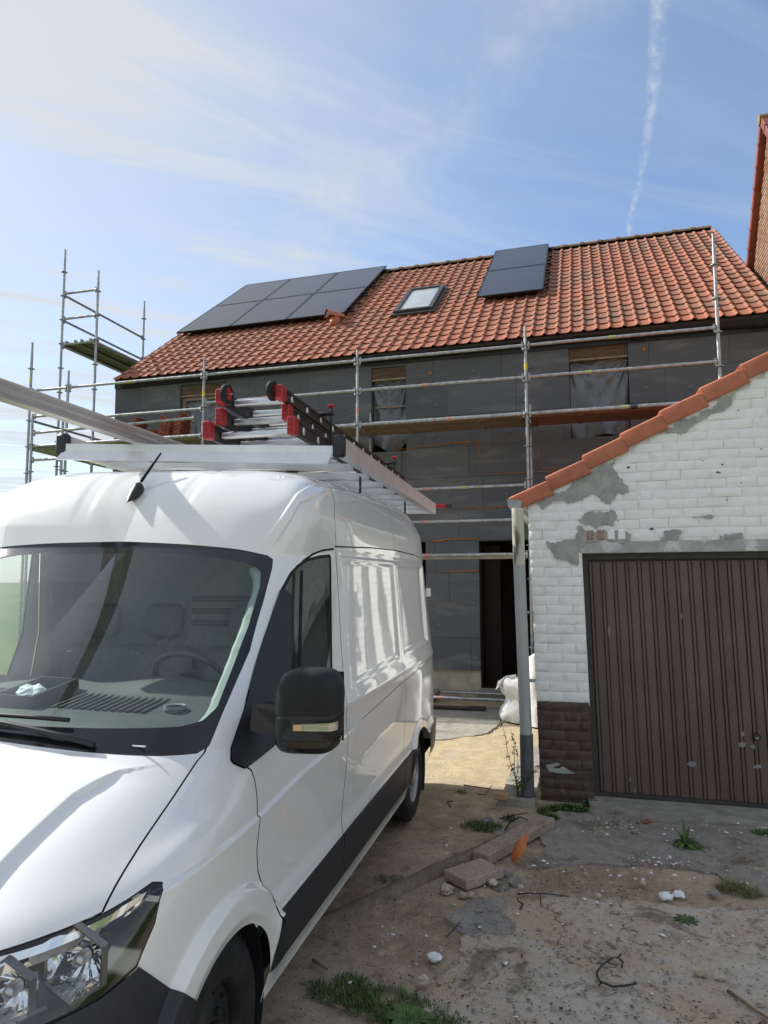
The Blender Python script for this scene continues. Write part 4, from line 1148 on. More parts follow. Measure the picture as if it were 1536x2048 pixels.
chip(blob(.195, 1.46, .010, .045, 5)); chip(blob(.30, .20, .010, .022, 6)); chip([(.33, .10), (.338, .14), (.345, .13), (.34, .09)]); chip(blob(.80, 1.60, .007, .03, 8)); chip(blob(1.02, .13, .004, .012, 9))
for i in range(5): chip(blob(.035, .2 + i * .19, .006, .03, 20 + i))
# gutter and downpipe
gt = MB()
prof_g = [(-.070, .055), (-.066, .0), (-.045, -.045), (0, -.062), (.045, -.045), (.062, 0), (.064, .03)]
gxx = GX0 - .165
gt.add([(gxx + a, y, 2.60 + c) for y in (YG - .06, GYB + .1) for a, c in prof_g] + [(gxx + a * .94, y, 2.604 + c * .94) for y in (YG - .06, GYB + .1) for a, c in prof_g],
       [(i, i + 1, 7 + i + 1, 7 + i) for i in range(6)] + [(14 + i + 1, 14 + i, 21 + i, 21 + i + 1) for i in range(6)] + [tuple(range(7))])
gt.build('gutter', M['zinc'], garage, smooth=True, angle=R(50), fix=False)
PXP, PYP = -.560, 6.47
pp = MB(); pp.tube((PXP - .035, PYP, 2.56), (PXP - .03, PYP, 2.05), .0525, 24); dp = pp.build('downpipe', M['pvc_top'], garage, smooth=True, angle=R(40))
pp = MB(); pp.tube((PXP - .03, PYP, 2.0502), (PXP - .002, PYP, .55), .0522, 24); pp.build('downpipe_middle', M['pvc'], dp, smooth=True, angle=R(40))
pp = MB(); pp.lathe([(.0545, .0), (.058, 0), (.058, .52), (.0545, .52)], 24, Matrix.Translation((PXP + .0, PYP, .055))); pp.build('downpipe_foot', M['pvc_dark'], dp, smooth=True, angle=R(40))
pp = MB(); pp.lathe([(.057, .0), (.066, 0), (.066, .06), (.057, .06)], 24, Matrix.Translation((PXP + .0, PYP, -.004))); pp.build('drain_collar', pm('dark_green_collar', (.03, .04, .035), rough=.6), dp, smooth=True, angle=R(40))
for zz in (1.62, 1.02):
    mb = MB(); mb.box((PXP + .02, PYP - .006, zz), (GX0 - .02, PYP + .09, zz + .018)); mb.build('pipe_bracket', M['zinc'], dp)

# ------------------------------------------------------------------ neighbouring brick house
nb = thing('neighbour_house', 'old red brick house gable with orange verge tiles behind the garage', 'house', (5, 12.4, 0))
NX = 3.08
m, k, b, _ = new_mat('old_red_brick')
pos = k.n('ShaderNodeNewGeometry').outputs['Position']
n2 = k.noise(pos, 20, 5, .6)
c = k.mix(k.n('ShaderNodeObjectInfo').outputs['Random'], (.20, .085, .05), (.27, .15, .095)); c = k.mix(k.ramp(k.noise(pos, 5, 6), .4, .7), c, (.30, .22, .15)); c = k.mix(k.ramp(n2, .6, .75, 0, .6), c, (.12, .07, .05))
setin(k, b, 'Base Color', c); setin(k, b, 'Roughness', .9); bump(k, b, n2, .5, .01)
M['oldbrick'] = m
NR, NRZ, NE, NEZ = 12.42, 9.42, 15.4, 5.74
gw = MB()
Mg = Matrix(((0, 1, 0, 0), (1, 0, 0, 0), (0, 0, 1, 0), (0, 0, 0, 1)))
gw.prism([(9.44, 0), (NE, 0), (NE, NEZ), (NR, NRZ), (9.44, NEZ)], NX + .012, NX + .3, Mg)
gw.box((NX + .3, 10.5, 0), (9.0, 10.8, NEZ)); gwo = gw.build('gable_wall', pm('pale_mortar', (.42, .38, .31), (.30, .27, .22), rough=.95, ns=12), nb)
row = 0; z = 6.6; bw = MB(); nbk = 0
bme = MB(); bme.bbox((0, 0, 0), (.03, .21, .056), .005); nbm = bme.mesh('brick', M['oldbrick'])
while z < NRZ:
    y = 11.4 + (0 if row % 2 else .115)
    while y < NE:
        lim = NRZ - abs(y + .1 - NR) * (NRZ - NEZ) / (NE - NR) - .12
        if z < lim and NX - 0 > 0 and y < 14.6 and y > 12.0:
            inst('brick', nbm, gwo, Matrix.Translation((NX - .006, y, z))); nbk += 1
        y += .23
    z += .069; row += 1
print('neighbour bricks', nbk)
sl = math.atan2(NRZ - NEZ, NE - NR)
y = NR; vm = MB(); vm.bbox((-.11, 0, -.05), (.10, .36, .075), .012); vm.box((-.118, .33, -.055), (.09, .365, .082)); nvm = vm.mesh('verge_tile', pm('dark_terracotta', (.24, .058, .028), (.18, .045, .024), rough=.55, ns=8, rnd=.15))
while y < NE:
    z = NRZ - (y - NR) * math.tan(sl)
    inst('verge_tile', nvm, nb, Matrix.Translation((NX, y, z + .05)) @ Matrix.Rotation(-sl, 4, 'X')); y += .345 * math.cos(sl)
y = NR
while y > 9.6:
    z = NRZ - (NR - y) * math.tan(sl)
    inst('verge_tile', nvm, nb, Matrix.Translation((NX, y, z + .05)) @ Matrix.Rotation(sl, 4, 'X') @ Matrix.Translation((0, -.36, 0))); y -= .345 * math.cos(sl)
mb = MB(); mb.lathe([(.09, -.13), (.10, .35)], 14, Matrix.Translation((NX, NR, NRZ + .08)) @ Matrix.Rotation(R(90), 4, 'Y'), cap=True); mb.build('ridge_cap', M['ridge'], nb, smooth=True, angle=R(40))
rs2 = MB()
for sg in (-1, 1):
    rs2.add([(NX + .02, NR, NRZ + .02), (9.1, NR, NRZ + .02), (9.1, NR + sg * (NE - NR + .2), NEZ - .2), (NX + .02, NR + sg * (NE - NR + .2), NEZ - .2)], [(0, 1, 2, 3)])
rs2.build('roof', M['ridge'], nb, fix=False)
# ------------------------------------------------------------------ van: body surface from a net of section curves (left half)
def pchip(xk,yk,x):
    xk=np.asarray(xk,float); yk=np.asarray(yk,float)           # yk (n,...) 
    h=np.diff(xk); sh=(-1,)+(1,)*(yk.ndim-1); hh=h.reshape(sh)
    d=np.diff(yk,axis=0)/hh
    m=np.zeros_like(yk)
    w1=(2*hh[1:]+hh[:-1]); w2=(hh[1:]+2*hh[:-1])
    with np.errstate(divide='ignore',invalid='ignore'):
        mm=(w1+w2)/(w1/d[:-1]+w2/d[1:])
    # blend of harmonic (shape keeping) and catmull-rom
    cr=(hh[1:]*d[:-1]+hh[:-1]*d[1:])/(hh[1:]+hh[:-1])
    mm=np.where(d[:-1]*d[1:]>0,mm,0)
    m[1:-1]=np.where(d[:-1]*d[1:]>0,np.sign(cr)*np.minimum(np.abs(cr),2.2*np.abs(mm)),0)
    m[0]=d[0]; m[-1]=d[-1]
    i=np.clip(np.searchsorted(xk,x,side='right')-1,0,len(h)-1)
    t=((x-xk[i])/h[i]); t=t.reshape(sh); H=h[i].reshape(sh)
    return (2*t**3-3*t**2+1)*yk[i]+(t**3-2*t**2+t)*H*m[i]+(-2*t**3+3*t**2)*yk[i+1]+(t**3-t**2)*H*m[i+1]
# control net, left half: rows sill->roof centre, columns nose centre -> corner -> side -> rear centre
NET=[
 [(0,.06,.27),(.5,.09,.27),(.79,.20,.27),(.92,.36,.28),(.975,.62,.30),(.985,1.35,.31),(.985,2.4,.31),(.985,4.0,.31),(.98,4.9,.32),(.95,5.36,.34),(.89,5.57,.36),(.5,5.63,.36),(0,5.64,.36)],
 [(0,.0,.50),(.5,.03,.50),(.80,.15,.50),(.945,.34,.50),(1.0,.60,.50),(1.015,1.35,.50),(1.018,2.4,.50),(1.018,4.0,.50),(1.01,4.9,.50),(.975,5.36,.50),(.91,5.58,.50),(.5,5.66,.50),(0,5.67,.50)],
 [(0,.01,.76),(.5,.045,.76),(.79,.16,.76),(.94,.36,.77),(1.0,.62,.77),(1.018,1.35,.77),(1.02,2.4,.77),(1.02,4.0,.77),(1.012,4.9,.77),(.975,5.36,.77),(.91,5.58,.77),(.5,5.66,.77),(0,5.67,.77)],
 [(0,.08,.97),(.5,.125,.975),(.75,.25,.985),(.89,.44,1.0),(.975,.68,1.03),(1.01,1.35,1.04),(1.016,2.4,1.04),(1.016,4.0,1.04),(1.008,4.9,1.04),(.97,5.36,1.04),(.905,5.57,1.04),(.5,5.65,1.04),(0,5.66,1.04)],
 [(0,.32,1.125),(.46,.36,1.125),(.715,.48,1.12),(.865,.70,1.125),(.945,.95,1.15),(.99,1.45,1.17),(1.005,2.4,1.18),(1.008,4.0,1.19),(1.0,4.9,1.19),(.962,5.36,1.19),(.898,5.56,1.19),(.5,5.64,1.19),(0,5.65,1.19)],
 [(0,.86,1.335),(.45,.90,1.33),(.70,1.0,1.315),(.845,1.16,1.30),(.925,1.34,1.30),(.972,1.65,1.32),(.992,2.4,1.34),(.996,4.0,1.36),(.988,4.9,1.36),(.95,5.35,1.36),(.886,5.54,1.36),(.5,5.62,1.36),(0,5.63,1.36)],
 [(0,1.32,1.70),(.43,1.35,1.70),(.655,1.43,1.69),(.78,1.55,1.68),(.855,1.71,1.68),(.912,1.98,1.69),(.958,2.5,1.70),(.966,4.0,1.71),(.958,4.9,1.71),(.92,5.30,1.71),(.858,5.49,1.71),(.5,5.57,1.71),(0,5.58,1.71)],
 [(0,1.80,2.09),(.42,1.82,2.085),(.64,1.86,2.075),(.765,1.93,2.055),(.835,2.05,2.06),(.88,2.27,2.08),(.922,2.62,2.10),(.935,4.0,2.12),(.926,4.9,2.12),(.888,5.25,2.11),(.82,5.43,2.10),(.5,5.50,2.10),(0,5.51,2.10)],
 [(0,1.95,2.33),(.42,1.965,2.325),(.66,2.0,2.315),(.81,2.045,2.30),(.87,2.14,2.285),(.90,2.33,2.285),(.915,2.66,2.30),(.922,4.0,2.31),(.912,4.87,2.31),(.872,5.20,2.30),(.80,5.38,2.29),(.48,5.45,2.29),(0,5.46,2.29)],
 [(0,2.13,2.485),(.42,2.14,2.48),(.64,2.18,2.47),(.785,2.21,2.445),(.845,2.30,2.42),(.876,2.46,2.415),(.886,2.78,2.42),(.892,4.0,2.43),(.882,4.82,2.42),(.84,5.14,2.40),(.77,5.31,2.39),(.46,5.38,2.39),(0,5.39,2.39)],
 [(0,2.38,2.555),(.40,2.39,2.552),(.60,2.43,2.545),(.72,2.50,2.53),(.775,2.58,2.51),(.81,2.71,2.505),(.832,2.98,2.508),(.838,4.0,2.515),(.828,4.75,2.51),(.78,5.04,2.49),(.71,5.19,2.48),(.42,5.26,2.48),(0,5.27,2.48)],
 [(0,2.80,2.588),(.35,2.81,2.585),(.50,2.84,2.58),(.58,2.89,2.573),(.625,2.95,2.567),(.655,3.06,2.57),(.675,3.3,2.572),(.68,4.0,2.578),(.665,4.6,2.57),(.62,4.84,2.555),(.55,4.96,2.55),(.33,5.03,2.55),(0,5.04,2.55)],
 [(0,3.4,2.6),(0.02,3.41,2.60),(0.025,3.43,2.60),(0.03,3.46,2.60),(0.03,3.5,2.60),(0.03,3.56,2.60),(0.03,3.7,2.60),(0.03,4.05,2.60),(0.03,4.35,2.615),(.03,4.45,2.612),(.03,4.5,2.61),(.02,4.55,2.61),(0,4.55,2.61)],
]
NET=np.array(NET)
KT=np.concatenate([[0],np.cumsum(np.linalg.norm(np.diff(NET[2:8],axis=1),axis=2).mean(0))]); KT/=KT[-1]
KW=np.concatenate([[0],np.cumsum(np.linalg.norm(np.diff(NET[:,:8],axis=0),axis=2).mean(1))]); KW/=KW[-1]
def cspline(xk,yk,x):
    xk=np.asarray(xk,float); n=len(xk); h=np.diff(xk); sh=yk.shape[1:]
    Yk=yk.reshape(n,-1); A=np.zeros((n,n)); B=np.zeros_like(Yk)
    A[0,0]=A[-1,-1]=1
    for i in range(1,n-1):
        A[i,i-1]=h[i-1]; A[i,i]=2*(h[i-1]+h[i]); A[i,i+1]=h[i]
        B[i]=6*((Yk[i+1]-Yk[i])/h[i]-(Yk[i]-Yk[i-1])/h[i-1])
    m=np.linalg.solve(A,B)
    i=np.clip(np.searchsorted(xk,x,side='right')-1,0,n-2); H=h[i][:,None]
    a=((xk[i+1]-x)[:,None])/H; b=1-a
    out=a*Yk[i]+b*Yk[i+1]+((a**3-a)*m[i]+(b**3-b)*m[i+1])*H*H/6
    return out.reshape((len(x),)+sh)
def surf(T,W):
    # mirror the first and last columns so that both halves meet smoothly on the centre line
    mir=np.array([-1,1,1])
    kt=np.concatenate([-KT[2:0:-1],KT,2-KT[-2:-4:-1]])
    net=np.concatenate([NET[:,2:0:-1]*mir,NET,NET[:,-2:-4:-1]*mir],axis=1)
    rows=np.stack([.5*pchip(kt,net[i],T)+.5*cspline(kt,net[i],T) for i in range(len(NET))])
    out=np.zeros((len(W),len(T),3))
    for a,b in ((0,5),(5,7),(7,len(NET)-1)):          # body side and nose / glass belt / roof
        m=(W>=KW[a]-1e-9)&(W<=KW[b]+1e-9); r=rows[a:b+1]; k=KW[a:b+1]
        out[m]=(.25*pchip(k,r,W[m]) if b-a>2 else .25*cspline(k,r,W[m]))+.75*cspline(k,r,W[m])
    return out
K=.020
def lean(P):
    P=np.array(P,float); Q=P.copy(); X,Y,Z=P[...,0],P[...,1],P[...,2]
    u=np.clip((Z-1.6)/.6,0,1); neg=np.clip(-X/.6,0,1); pos=np.clip(X/.5,0,1)
    Q[...,2]=Z-K*X; Q[...,0]=X+K*(Z-.6)-pos*np.clip(Z-1.2,0,1.4)*.012-neg*u*.10
    Q[...,1]=Y-neg*u*.10*np.clip((3.2-Y)/1.0,0,1)
    return Q
VM = Matrix.Rotation(R(2.25), 4, 'Z') @ Matrix.Translation((-2.14, 1.33, 0))
van = thing('white_van', 'white high-roof panel van with black mirrors and trim, ladder rack on its roof', 'van', VM.translation, R(2.25))
class VB(MB):
    """parts given in the van's own frame (x to its left side, y to its rear, z up)"""
    def build(s, name, m, parent=van, **kw):
        s.v = [VM @ Vector(v) for v in s.v]
        return MB.build(s, name, m, parent, **kw)
FW, RW = (1.0, .352), (4.47, .352)
def sstep(a, b, x):
    t = np.clip((x - a) / (b - a), 0, 1); return t * t * (3 - 2 * t)
def interp(x, pts): return np.interp(x, [p[0] for p in pts], [p[1] for p in pts])
def sd_poly(px, py, poly):
    P_ = np.array(poly, float); Q_ = np.roll(P_, -1, 0)
    d = np.full(px.shape, 1e9); ins = np.zeros(px.shape, bool)
    for (ax, ay), (bx, by) in zip(P_, Q_):
        ex, ey = bx - ax, by - ay; wx, wy = px - ax, py - ay
        t = np.clip((wx * ex + wy * ey) / (ex * ex + ey * ey + 1e-12), 0, 1)
        d = np.minimum(d, np.hypot(wx - ex * t, wy - ey * t))
        c = ((ay <= py) & (by > py)) | ((by <= py) & (ay > py))
        with np.errstate(divide='ignore', invalid='ignore'):
            xi = ax + (py - ay) / (by - ay + 1e-15) * ex
        ins ^= c & (px < xi)
    return np.where(ins, -d, d)
def sd_line(px, py, pl):
    d = np.full(px.shape, 1e9)
    for (ax, ay), (bx, by) in zip(pl[:-1], pl[1:]):
        ex, ey = bx - ax, by - ay; wx, wy = px - ax, py - ay
        t = np.clip((wx * ex + wy * ey) / (ex * ex + ey * ey + 1e-12), 0, 1)
        d = np.minimum(d, np.hypot(wx - ex * t, wy - ey * t))
    return d
# denser sampling where the nose and the pillars are
T_ = np.unique(np.concatenate([np.linspace(0, .11, 120), np.linspace(.11, .27, 170), np.linspace(.27, .70, 190), np.linspace(.70, .87, 90), np.linspace(.87, 1, 24)]))
W_ = np.unique(np.concatenate([np.linspace(0, .20, 120), np.linspace(.20, .36, 90), np.linspace(.36, .55, 70), np.linspace(.55, .74, 100), np.linspace(.74, 1, 30)]))
S0 = surf(T_, W_)
TT, WW = np.meshgrid(T_, W_)
LT, LW = 7.9, 3.55                       # metres per unit of t and w, roughly
x_, y_, z_ = S0[..., 0], S0[..., 1], S0[..., 2]
def normals(S_):
    du = np.gradient(S_, axis=1); dv = np.gradient(S_, axis=0)
    n_ = np.cross(du, dv); l = np.linalg.norm(n_, axis=2, keepdims=True); l[l < 1e-12] = 1
    return n_ / l
N0 = normals(S0)
if N0[60, 300, 0] < 0: N0 = -N0
sidem = sstep(.80, .9, x_) * sstep(.5, .62, y_)
d = np.zeros(x_.shape)
zb = interp(y_, [(.6, 1.035), (1.25, 1.061), (1.69, 1.10), (2.28, 1.12), (5.2, 1.21)])
fade = 1 - sstep(2.2, 2.6, y_)
d += sidem * fade * .014 * np.where(z_ < zb, np.exp(-(zb - z_) / .11), 0) * sstep(0, .009, zb - z_)
d += sidem * .012 * (1 - sstep(.655, .735, z_)) * sstep(1.3, 1.45, y_)
d += sidem * .007 * sstep(.425, .435, z_) * (1 - sstep(.64, .65, z_)) * sstep(1.35, 1.40, y_)
d -= sidem * .012 * (1 - sstep(.34, .43, z_)) * sstep(1.35, 1.40, y_)
# pressed panels of the load bay
for ya, yb in ((2.56, 3.78), (3.97, 5.02)):
    zl = interp(y_, [(2.4, 1.335), (3.85, 1.385), (5, 1.40)])
    e = np.minimum(np.minimum(y_ - ya, yb - y_), np.minimum(z_ - zl, 2.055 - z_))
    d -= sidem * .016 * sstep(-.012, .035, e)
d += sidem * .010 * np.exp(-((z_ - 1.27) / .045) ** 2) * sstep(1.35, 1.7, y_)
d -= sidem * .008 * np.exp(-((z_ - 2.085) / .018) ** 2) * sstep(2.5, 2.6, y_)
for (cy, cz), ro, amt in ((FW, .535, .034), (RW, .475, .022)):
    rr = np.hypot(y_ - cy, z_ - cz)
    fl = sstep(ro, ro - .035, rr) * (1 - .35 * sstep(.44, .39, rr))
    up = sstep(.05, .3, z_ - .35 + .12 * 0)
    d += sidem * amt * fl * up
rl1 = np.interp(W_, [.55, .568, .652, .718, .74], [.122, .125, .148, .186, .25])[:, None]
rl2 = np.interp(W_, [.55, .572, .638, .687, .72], [.142, .144, .16, .22, .40])[:, None]
band = sstep(0, .004, TT - rl1) * (1 - sstep(-.004, .001, TT - rl2)) * sstep(.57, .60, WW) * (1 - sstep(.69, .72, WW))
d += .011 * band
rc = np.interp(W_, [.55, .6, .7, .8], [.040, .042, .046, .06])[:, None]
d += .003 * sstep(.003, .010, np.abs(TT - rc)) * sstep(.59, .63, WW) * (1 - sstep(.72, .76, WW)) - .0
hm = sstep(.190, .215, WW) * (1 - sstep(.298, .318, WW))
h1 = np.interp(W_, [.18, .2367, .2878, .310, .3178, .33], [.094, .095, .0983, .1067, .130, .15])[:, None]
d += hm * (.011 * (1 - sstep(-.0022, .0012, TT - h1)) - .010 * np.exp(-np.clip(TT - h1, 0, 1) / .012) * sstep(-.002, .004, TT - h1))
h2 = np.interp(W_, [.18, .28, .318, .33], [.062, .0655, .070, .074])[:, None]
d -= hm * .010 * (1 - sstep(-.0022, .0012, TT - h2))
S1 = S0 + N0 * d[..., None]
nt, nw = len(T_), len(W_)
ii = np.arange(nw * nt).reshape(nw, nt)
q = np.stack([ii[:-1, :-1], ii[:-1, 1:], ii[1:, 1:], ii[1:, :-1]], -1).reshape(-1, 4)
TRI = np.concatenate([q[:, [0, 1, 2]], q[:, [0, 2, 3]]])
class SM:
    def __init__(s, V, N, F, A): s.V, s.N, s.F, s.A = V, N, F, A
    def compact(s):
        u, inv = np.unique(s.F, return_inverse=True)
        return SM(s.V[u], s.N[u], inv.reshape(-1, 3), {k_: a[u] for k_, a in s.A.items()})
    def split(s, key):
        f = s.A[key].copy(); f[np.abs(f) < 1e-7] = 1e-7
        neg = f < 0; cn = neg[s.F].sum(1)
        Fin = [s.F[cn == 3]]; Fout = [s.F[cn == 0]]
        V, N, A = [s.V], [s.N], {k_: [a] for k_, a in s.A.items()}
        base = len(s.V)
        for c_, tgt1, tgt2 in ((1, Fin, Fout), (2, Fout, Fin)):
            T3 = s.F[cn == c_]
            if not len(T3): continue
            ng = neg[T3] if c_ == 1 else ~neg[T3]
            k0 = ng.argmax(1); r_ = np.arange(len(T3))
            a, b_, c3 = T3[r_, k0], T3[r_, (k0 + 1) % 3], T3[r_, (k0 + 2) % 3]
            ta = f[a] / (f[a] - f[b_]); tb = f[a] / (f[a] - f[c3])
            nids = []
            for other, tt in ((b_, ta), (c3, tb)):
                V.append(s.V[a] + (s.V[other] - s.V[a]) * tt[:, None]); nn = s.N[a] + (s.N[other] - s.N[a]) * tt[:, None]; N.append(nn / np.maximum(np.linalg.norm(nn, axis=1, keepdims=True), 1e-9))
                for k_ in A: A[k_].append(s.A[k_][a] + (s.A[k_][other] - s.A[k_][a]) * tt)
                nids.append(np.arange(base, base + len(T3))); base += len(T3)
            p, q_ = nids
            tgt1.append(np.stack([a, p, q_], 1)); tgt2.append(np.stack([p, b_, c3], 1)); tgt2.append(np.stack([p, c3, q_], 1))
        V = np.concatenate(V); N = np.concatenate(N); A = {k_: np.concatenate(v) for k_, v in A.items()}
        return SM(V, N, np.concatenate(Fin), A).compact(), SM(V, N, np.concatenate(Fout), A).compact()
def merge(L):
    L = [q_ for q_ in L if len(q_.F)]; b0 = 0; F = []
    for q_ in L: F.append(q_.F + b0); b0 += len(q_.V)
    return SM(np.concatenate([q_.V for q_ in L]), np.concatenate([q_.N for q_ in L]), np.concatenate(F), {k_: np.concatenate([q_.A[k_] for q_ in L]) for k_ in L[0].A})
def to_obj(parts, name, m, parent=van, off=0.0):
    parts = [p for p in parts if len(p.F)]
    if not parts: return None
    V = []; N = []; F = []; b0 = 0
    for p in parts:
        V.append(p.V + p.N * off); N.append(p.N); F.append(p.F + b0); b0 += len(p.V)
    V = np.concatenate(V); N = np.concatenate(N); F = np.concatenate(F)
    me = bpy.data.meshes.new(name); me.from_pydata(V.tolist(), [], F.tolist()); me.materials.append(m)
    me.polygons.foreach_set('use_smooth', [True] * len(me.polygons))
    me.normals_split_custom_set_from_vertices(N.tolist())
    return add_obj(name, me, parent, VM)
# ---- outlines, in side view (y, z) or on the skin (t, w)
WS_OUT = [(-.05, .337), (0, .337), (.0775, .330), (.12, .328), (.140, .329), (.146, .334), (.149, .36), (.1595, .432), (.157, .50), (.1525, .548), (.149, .562), (.141, .5665), (.1233, .5672), (.06, .571), (0, .573), (-.05, .573)]
WS_IN = [(-.05, .350), (0, .350), (.0775, .352), (.125, .356), (.137, .361), (.1435, .372), (.1475, .42), (.1495, .4656), (.146, .52), (.1405, .540), (.133, .5455), (.1175, .5485), (.06, .556), (0, .559), (-.05, .559)]
HEAD = [(.1765, .1785), (.1757, .1567), (.169, .1400), (.1533, .1362), (.1358, .1360), (.105, .139), (.088, .150), (.086, .172), (.1142, .1800), (.1308, .1815), (.1483, .1808), (.1592, .1818), (.170, .184)]
SAIL = [(1.215, 1.258), (1.245, 1.238), (1.41, 1.265), (1.56, 1.29), (1.64, 1.37), (1.72, 1.48), (1.82, 1.65), (1.915, 1.865), (1.885, 1.885), (1.72, 1.715), (1.55, 1.555), (1.40, 1.41)]
WIN = [(1.50, 1.345), (1.475, 1.44), (1.56, 1.545), (1.74, 1.725), (1.894, 1.885), (1.983, 1.960), (2.05, 2.0), (2.13, 2.032), (2.288, 2.055), (2.40, 2.064), (2.385, 2.0), (2.30, 1.70), (2.20, 1.345)]
DOOR = [(2.29, .33), (2.285, .69), (2.354, .896), (2.407, 1.09), (2.41, 1.30), (2.425, 1.6), (2.488, 2.10), (2.46, 2.112), (2.32, 2.098), (2.205, 2.073), (2.11, 2.04), (2.03, 1.995), (1.886, 1.884), (1.72, 1.725), (1.55, 1.566), (1.40, 1.42), (1.225, 1.256), (1.275, 1.215), (1.277, 1.179), (1.238, 1.028), (1.224, .944), (1.241, .864), (1.33, .72), (1.41, .60), (1.45, .33)]
SLIDE = [(3.88, 2.15), (3.89, 1.68), (3.845, 1.38), (3.90, 1.12), (3.87, .885), (3.80, .72), (3.79, .33)]
GUT = [(2.47, 2.125), (3.2, 2.15), (3.9, 2.16), (4.6, 2.15), (5.2, 2.12)]
TOPG = [(2.60, 2.50), (2.52, 2.44), (2.45, 2.30), (2.488, 2.125)]
TOPG2 = [(3.88, 2.165), (3.84, 2.30), (3.87, 2.44), (3.92, 2.49)]
RAIL = [(2.72, 1.143), (3.2, 1.166), (3.816, 1.197), (5.05, 1.242)]
HOODL = [(.1455, .331), (.1442, .3156), (.1458, .2744), (.1467, .2322), (.1488, .1978), (.1492, .184)]
HOODF = [(0, .1760), (.086, .1745), (.1142, .1815), (.1308, .183), (.1492, .184)]
TAIL = [(5.42, .80), (5.60, .80), (5.60, 1.55), (5.40, 1.55)]
side_dir = (x_ > .62) & (y_ > .5)
BIG = 9.0
def sd_side(fn, *a): return np.where(side_dir, fn(y_, z_, *a), BIG)
uu, vv = TT * LT, WW * LW
def scal(pl): return [(a * LT, b_ * LW) for a, b_ in pl]
fields = {}
fields['arch'] = np.where(x_ > .70, np.minimum(np.hypot(y_ - FW[0], z_ - FW[1] - .005) - .392, np.hypot(y_ - RW[0], z_ - RW[1] - .005) - .392), BIG)
fields['ws_out'] = sd_poly(uu, vv, scal(WS_OUT)) - .012
fields['ws_in'] = sd_poly(uu, vv, scal(WS_IN)) - .015
fields['head'] = sd_poly(uu, vv, scal(HEAD)) - .004
fields['head_seal'] = fields['head'] - .006
fields['win'] = sd_side(sd_poly, WIN); fields['win_seal'] = fields['win'] - .016
fields['sail'] = sd_side(sd_poly, SAIL) - .012
bl = [(0, .1300), (.085, .134), (.105, .138), (.1533, .1352), (.169, .1392), (.1808, .12), (.1983, .0911), (.206, .078), (.212, .03), (.215, -.05), (1, -.05)]
fields['bumper'] = (WW - np.interp(TT, [p[0] for p in bl], [p[1] for p in bl])) * LW
fields['grille'] = sd_poly(uu, vv, scal([(-.05, .135), (.084, .139), (.084, .172), (-.05, .172)]))
tz0 = .428
fields['trim'] = np.where(side_dir & (y_ > 1.36) & (y_ < 5.45), np.maximum(np.maximum(tz0 - z_, z_ - interp(y_, [(1.3, .638), (2.4, .648), (4, .654), (6, .655)])), 1.385 - y_), BIG)
def sd_signed(px, py, pl):
    """signed distance to an open line, and how far a point lies beyond its two ends"""
    d = np.full(px.shape, 1e9); sg = np.ones(px.shape); ext = np.full(px.shape, 1e9); n_ = len(pl) - 1
    for i, ((ax, ay), (bx, by)) in enumerate(zip(pl[:-1], pl[1:])):
        ex, ey = bx - ax, by - ay; L = math.hypot(ex, ey); wx, wy = px - ax, py - ay
        tr_ = (wx * ex + wy * ey) / L
        t = np.clip(tr_ / L, 0, 1); q_ = np.hypot(wx - ex * t, wy - ey * t)
        e = np.full(px.shape, -1.0)
        if i == 0: e = np.maximum(e, -tr_)
        if i == n_ - 1: e = np.maximum(e, tr_ - L)
        m_ = q_ < d - 1e-9
        d = np.where(m_, q_, d); sg = np.where(m_, np.sign(ex * wy - ey * wx + 1e-12), sg); ext = np.where(m_, e, ext)
    return d * sg, ext
GAPS = []
ARC = [(2.46, 2.112), (2.32, 2.098), (2.205, 2.073), (2.11, 2.04), (2.03, 1.995), (1.886, 1.884), (1.72, 1.725), (1.55, 1.566), (1.42, 1.44)]
for nm, pl, hw_, sp in (('g_rear', DOOR[:7], .0036, 0), ('g_arc', ARC, .0058, 0), ('g_front', DOOR[16:24], .0036, 0), ('g_slide', SLIDE, .0034, 0), ('g_gut', GUT, .0042, 0), ('g_top', TOPG, .0028, 0), ('g_top2', TOPG2, .0026, 0), ('g_rail', RAIL, .0022, 0), ('g_hood', HOODL, .0050, 1), ('g_nose', HOODF, .0042, 1)):
    if sp: sd_, ex_ = sd_signed(uu, vv, scal(pl))
    else:
        sd_, ex_ = sd_signed(y_, z_, pl); ex_ = np.where(side_dir, ex_, BIG)
    fields[nm + 'a'] = sd_ - hw_; fields[nm + 'b'] = -sd_ - hw_; fields[nm + 'c'] = ex_; GAPS.append(nm)
fields['tail'] = np.where((x_ > .5) & (y_ > 5.2), sd_poly(y_, z_, TAIL), BIG)
m, k, b, _ = new_mat('white_car_paint')
pos = k.n('ShaderNodeNewGeometry').outputs['Position']
dust = k.noise(pos, 9, 7, .65)
setin(k, b, 'Base Color', k.mix(k.ramp(dust, .55, .85, 0, .35), (.79, .785, .77), (.69, .675, .65)))
setin(k, b, 'Roughness', .32); setin(k, b, 'Coat Weight', 1.0); setin(k, b, 'Coat Roughness', .025); setin(k, b, 'Coat IOR', 1.6)
nd = k.n('ShaderNodeBump', ins={'Strength': .10, 'Distance': .012, 'Height': k.noise(pos, 2.2, 2, .4)})
k.t.links.new(nd.outputs[0], b.inputs['Coat Normal'])
M['paint'] = m
M['gap_soft'] = pm('slide_rail_grey', (.22, .22, .215), rough=.7)  # even mid grey for the thin line of the sliding door rail
M['gapm'] = pm('panel_gap', (.012, .012, .013), rough=.8)
M['frit'] = pm('black_glass_border', (.010, .011, .014), rough=.10, spec=.6)
M['ws'] = glass('windscreen_glass', (.88, .97, .94), 1.52, 0.0, .02)
M['sglass'] = glass('side_glass', (.70, .78, .76), 1.5, 0.0, .05)
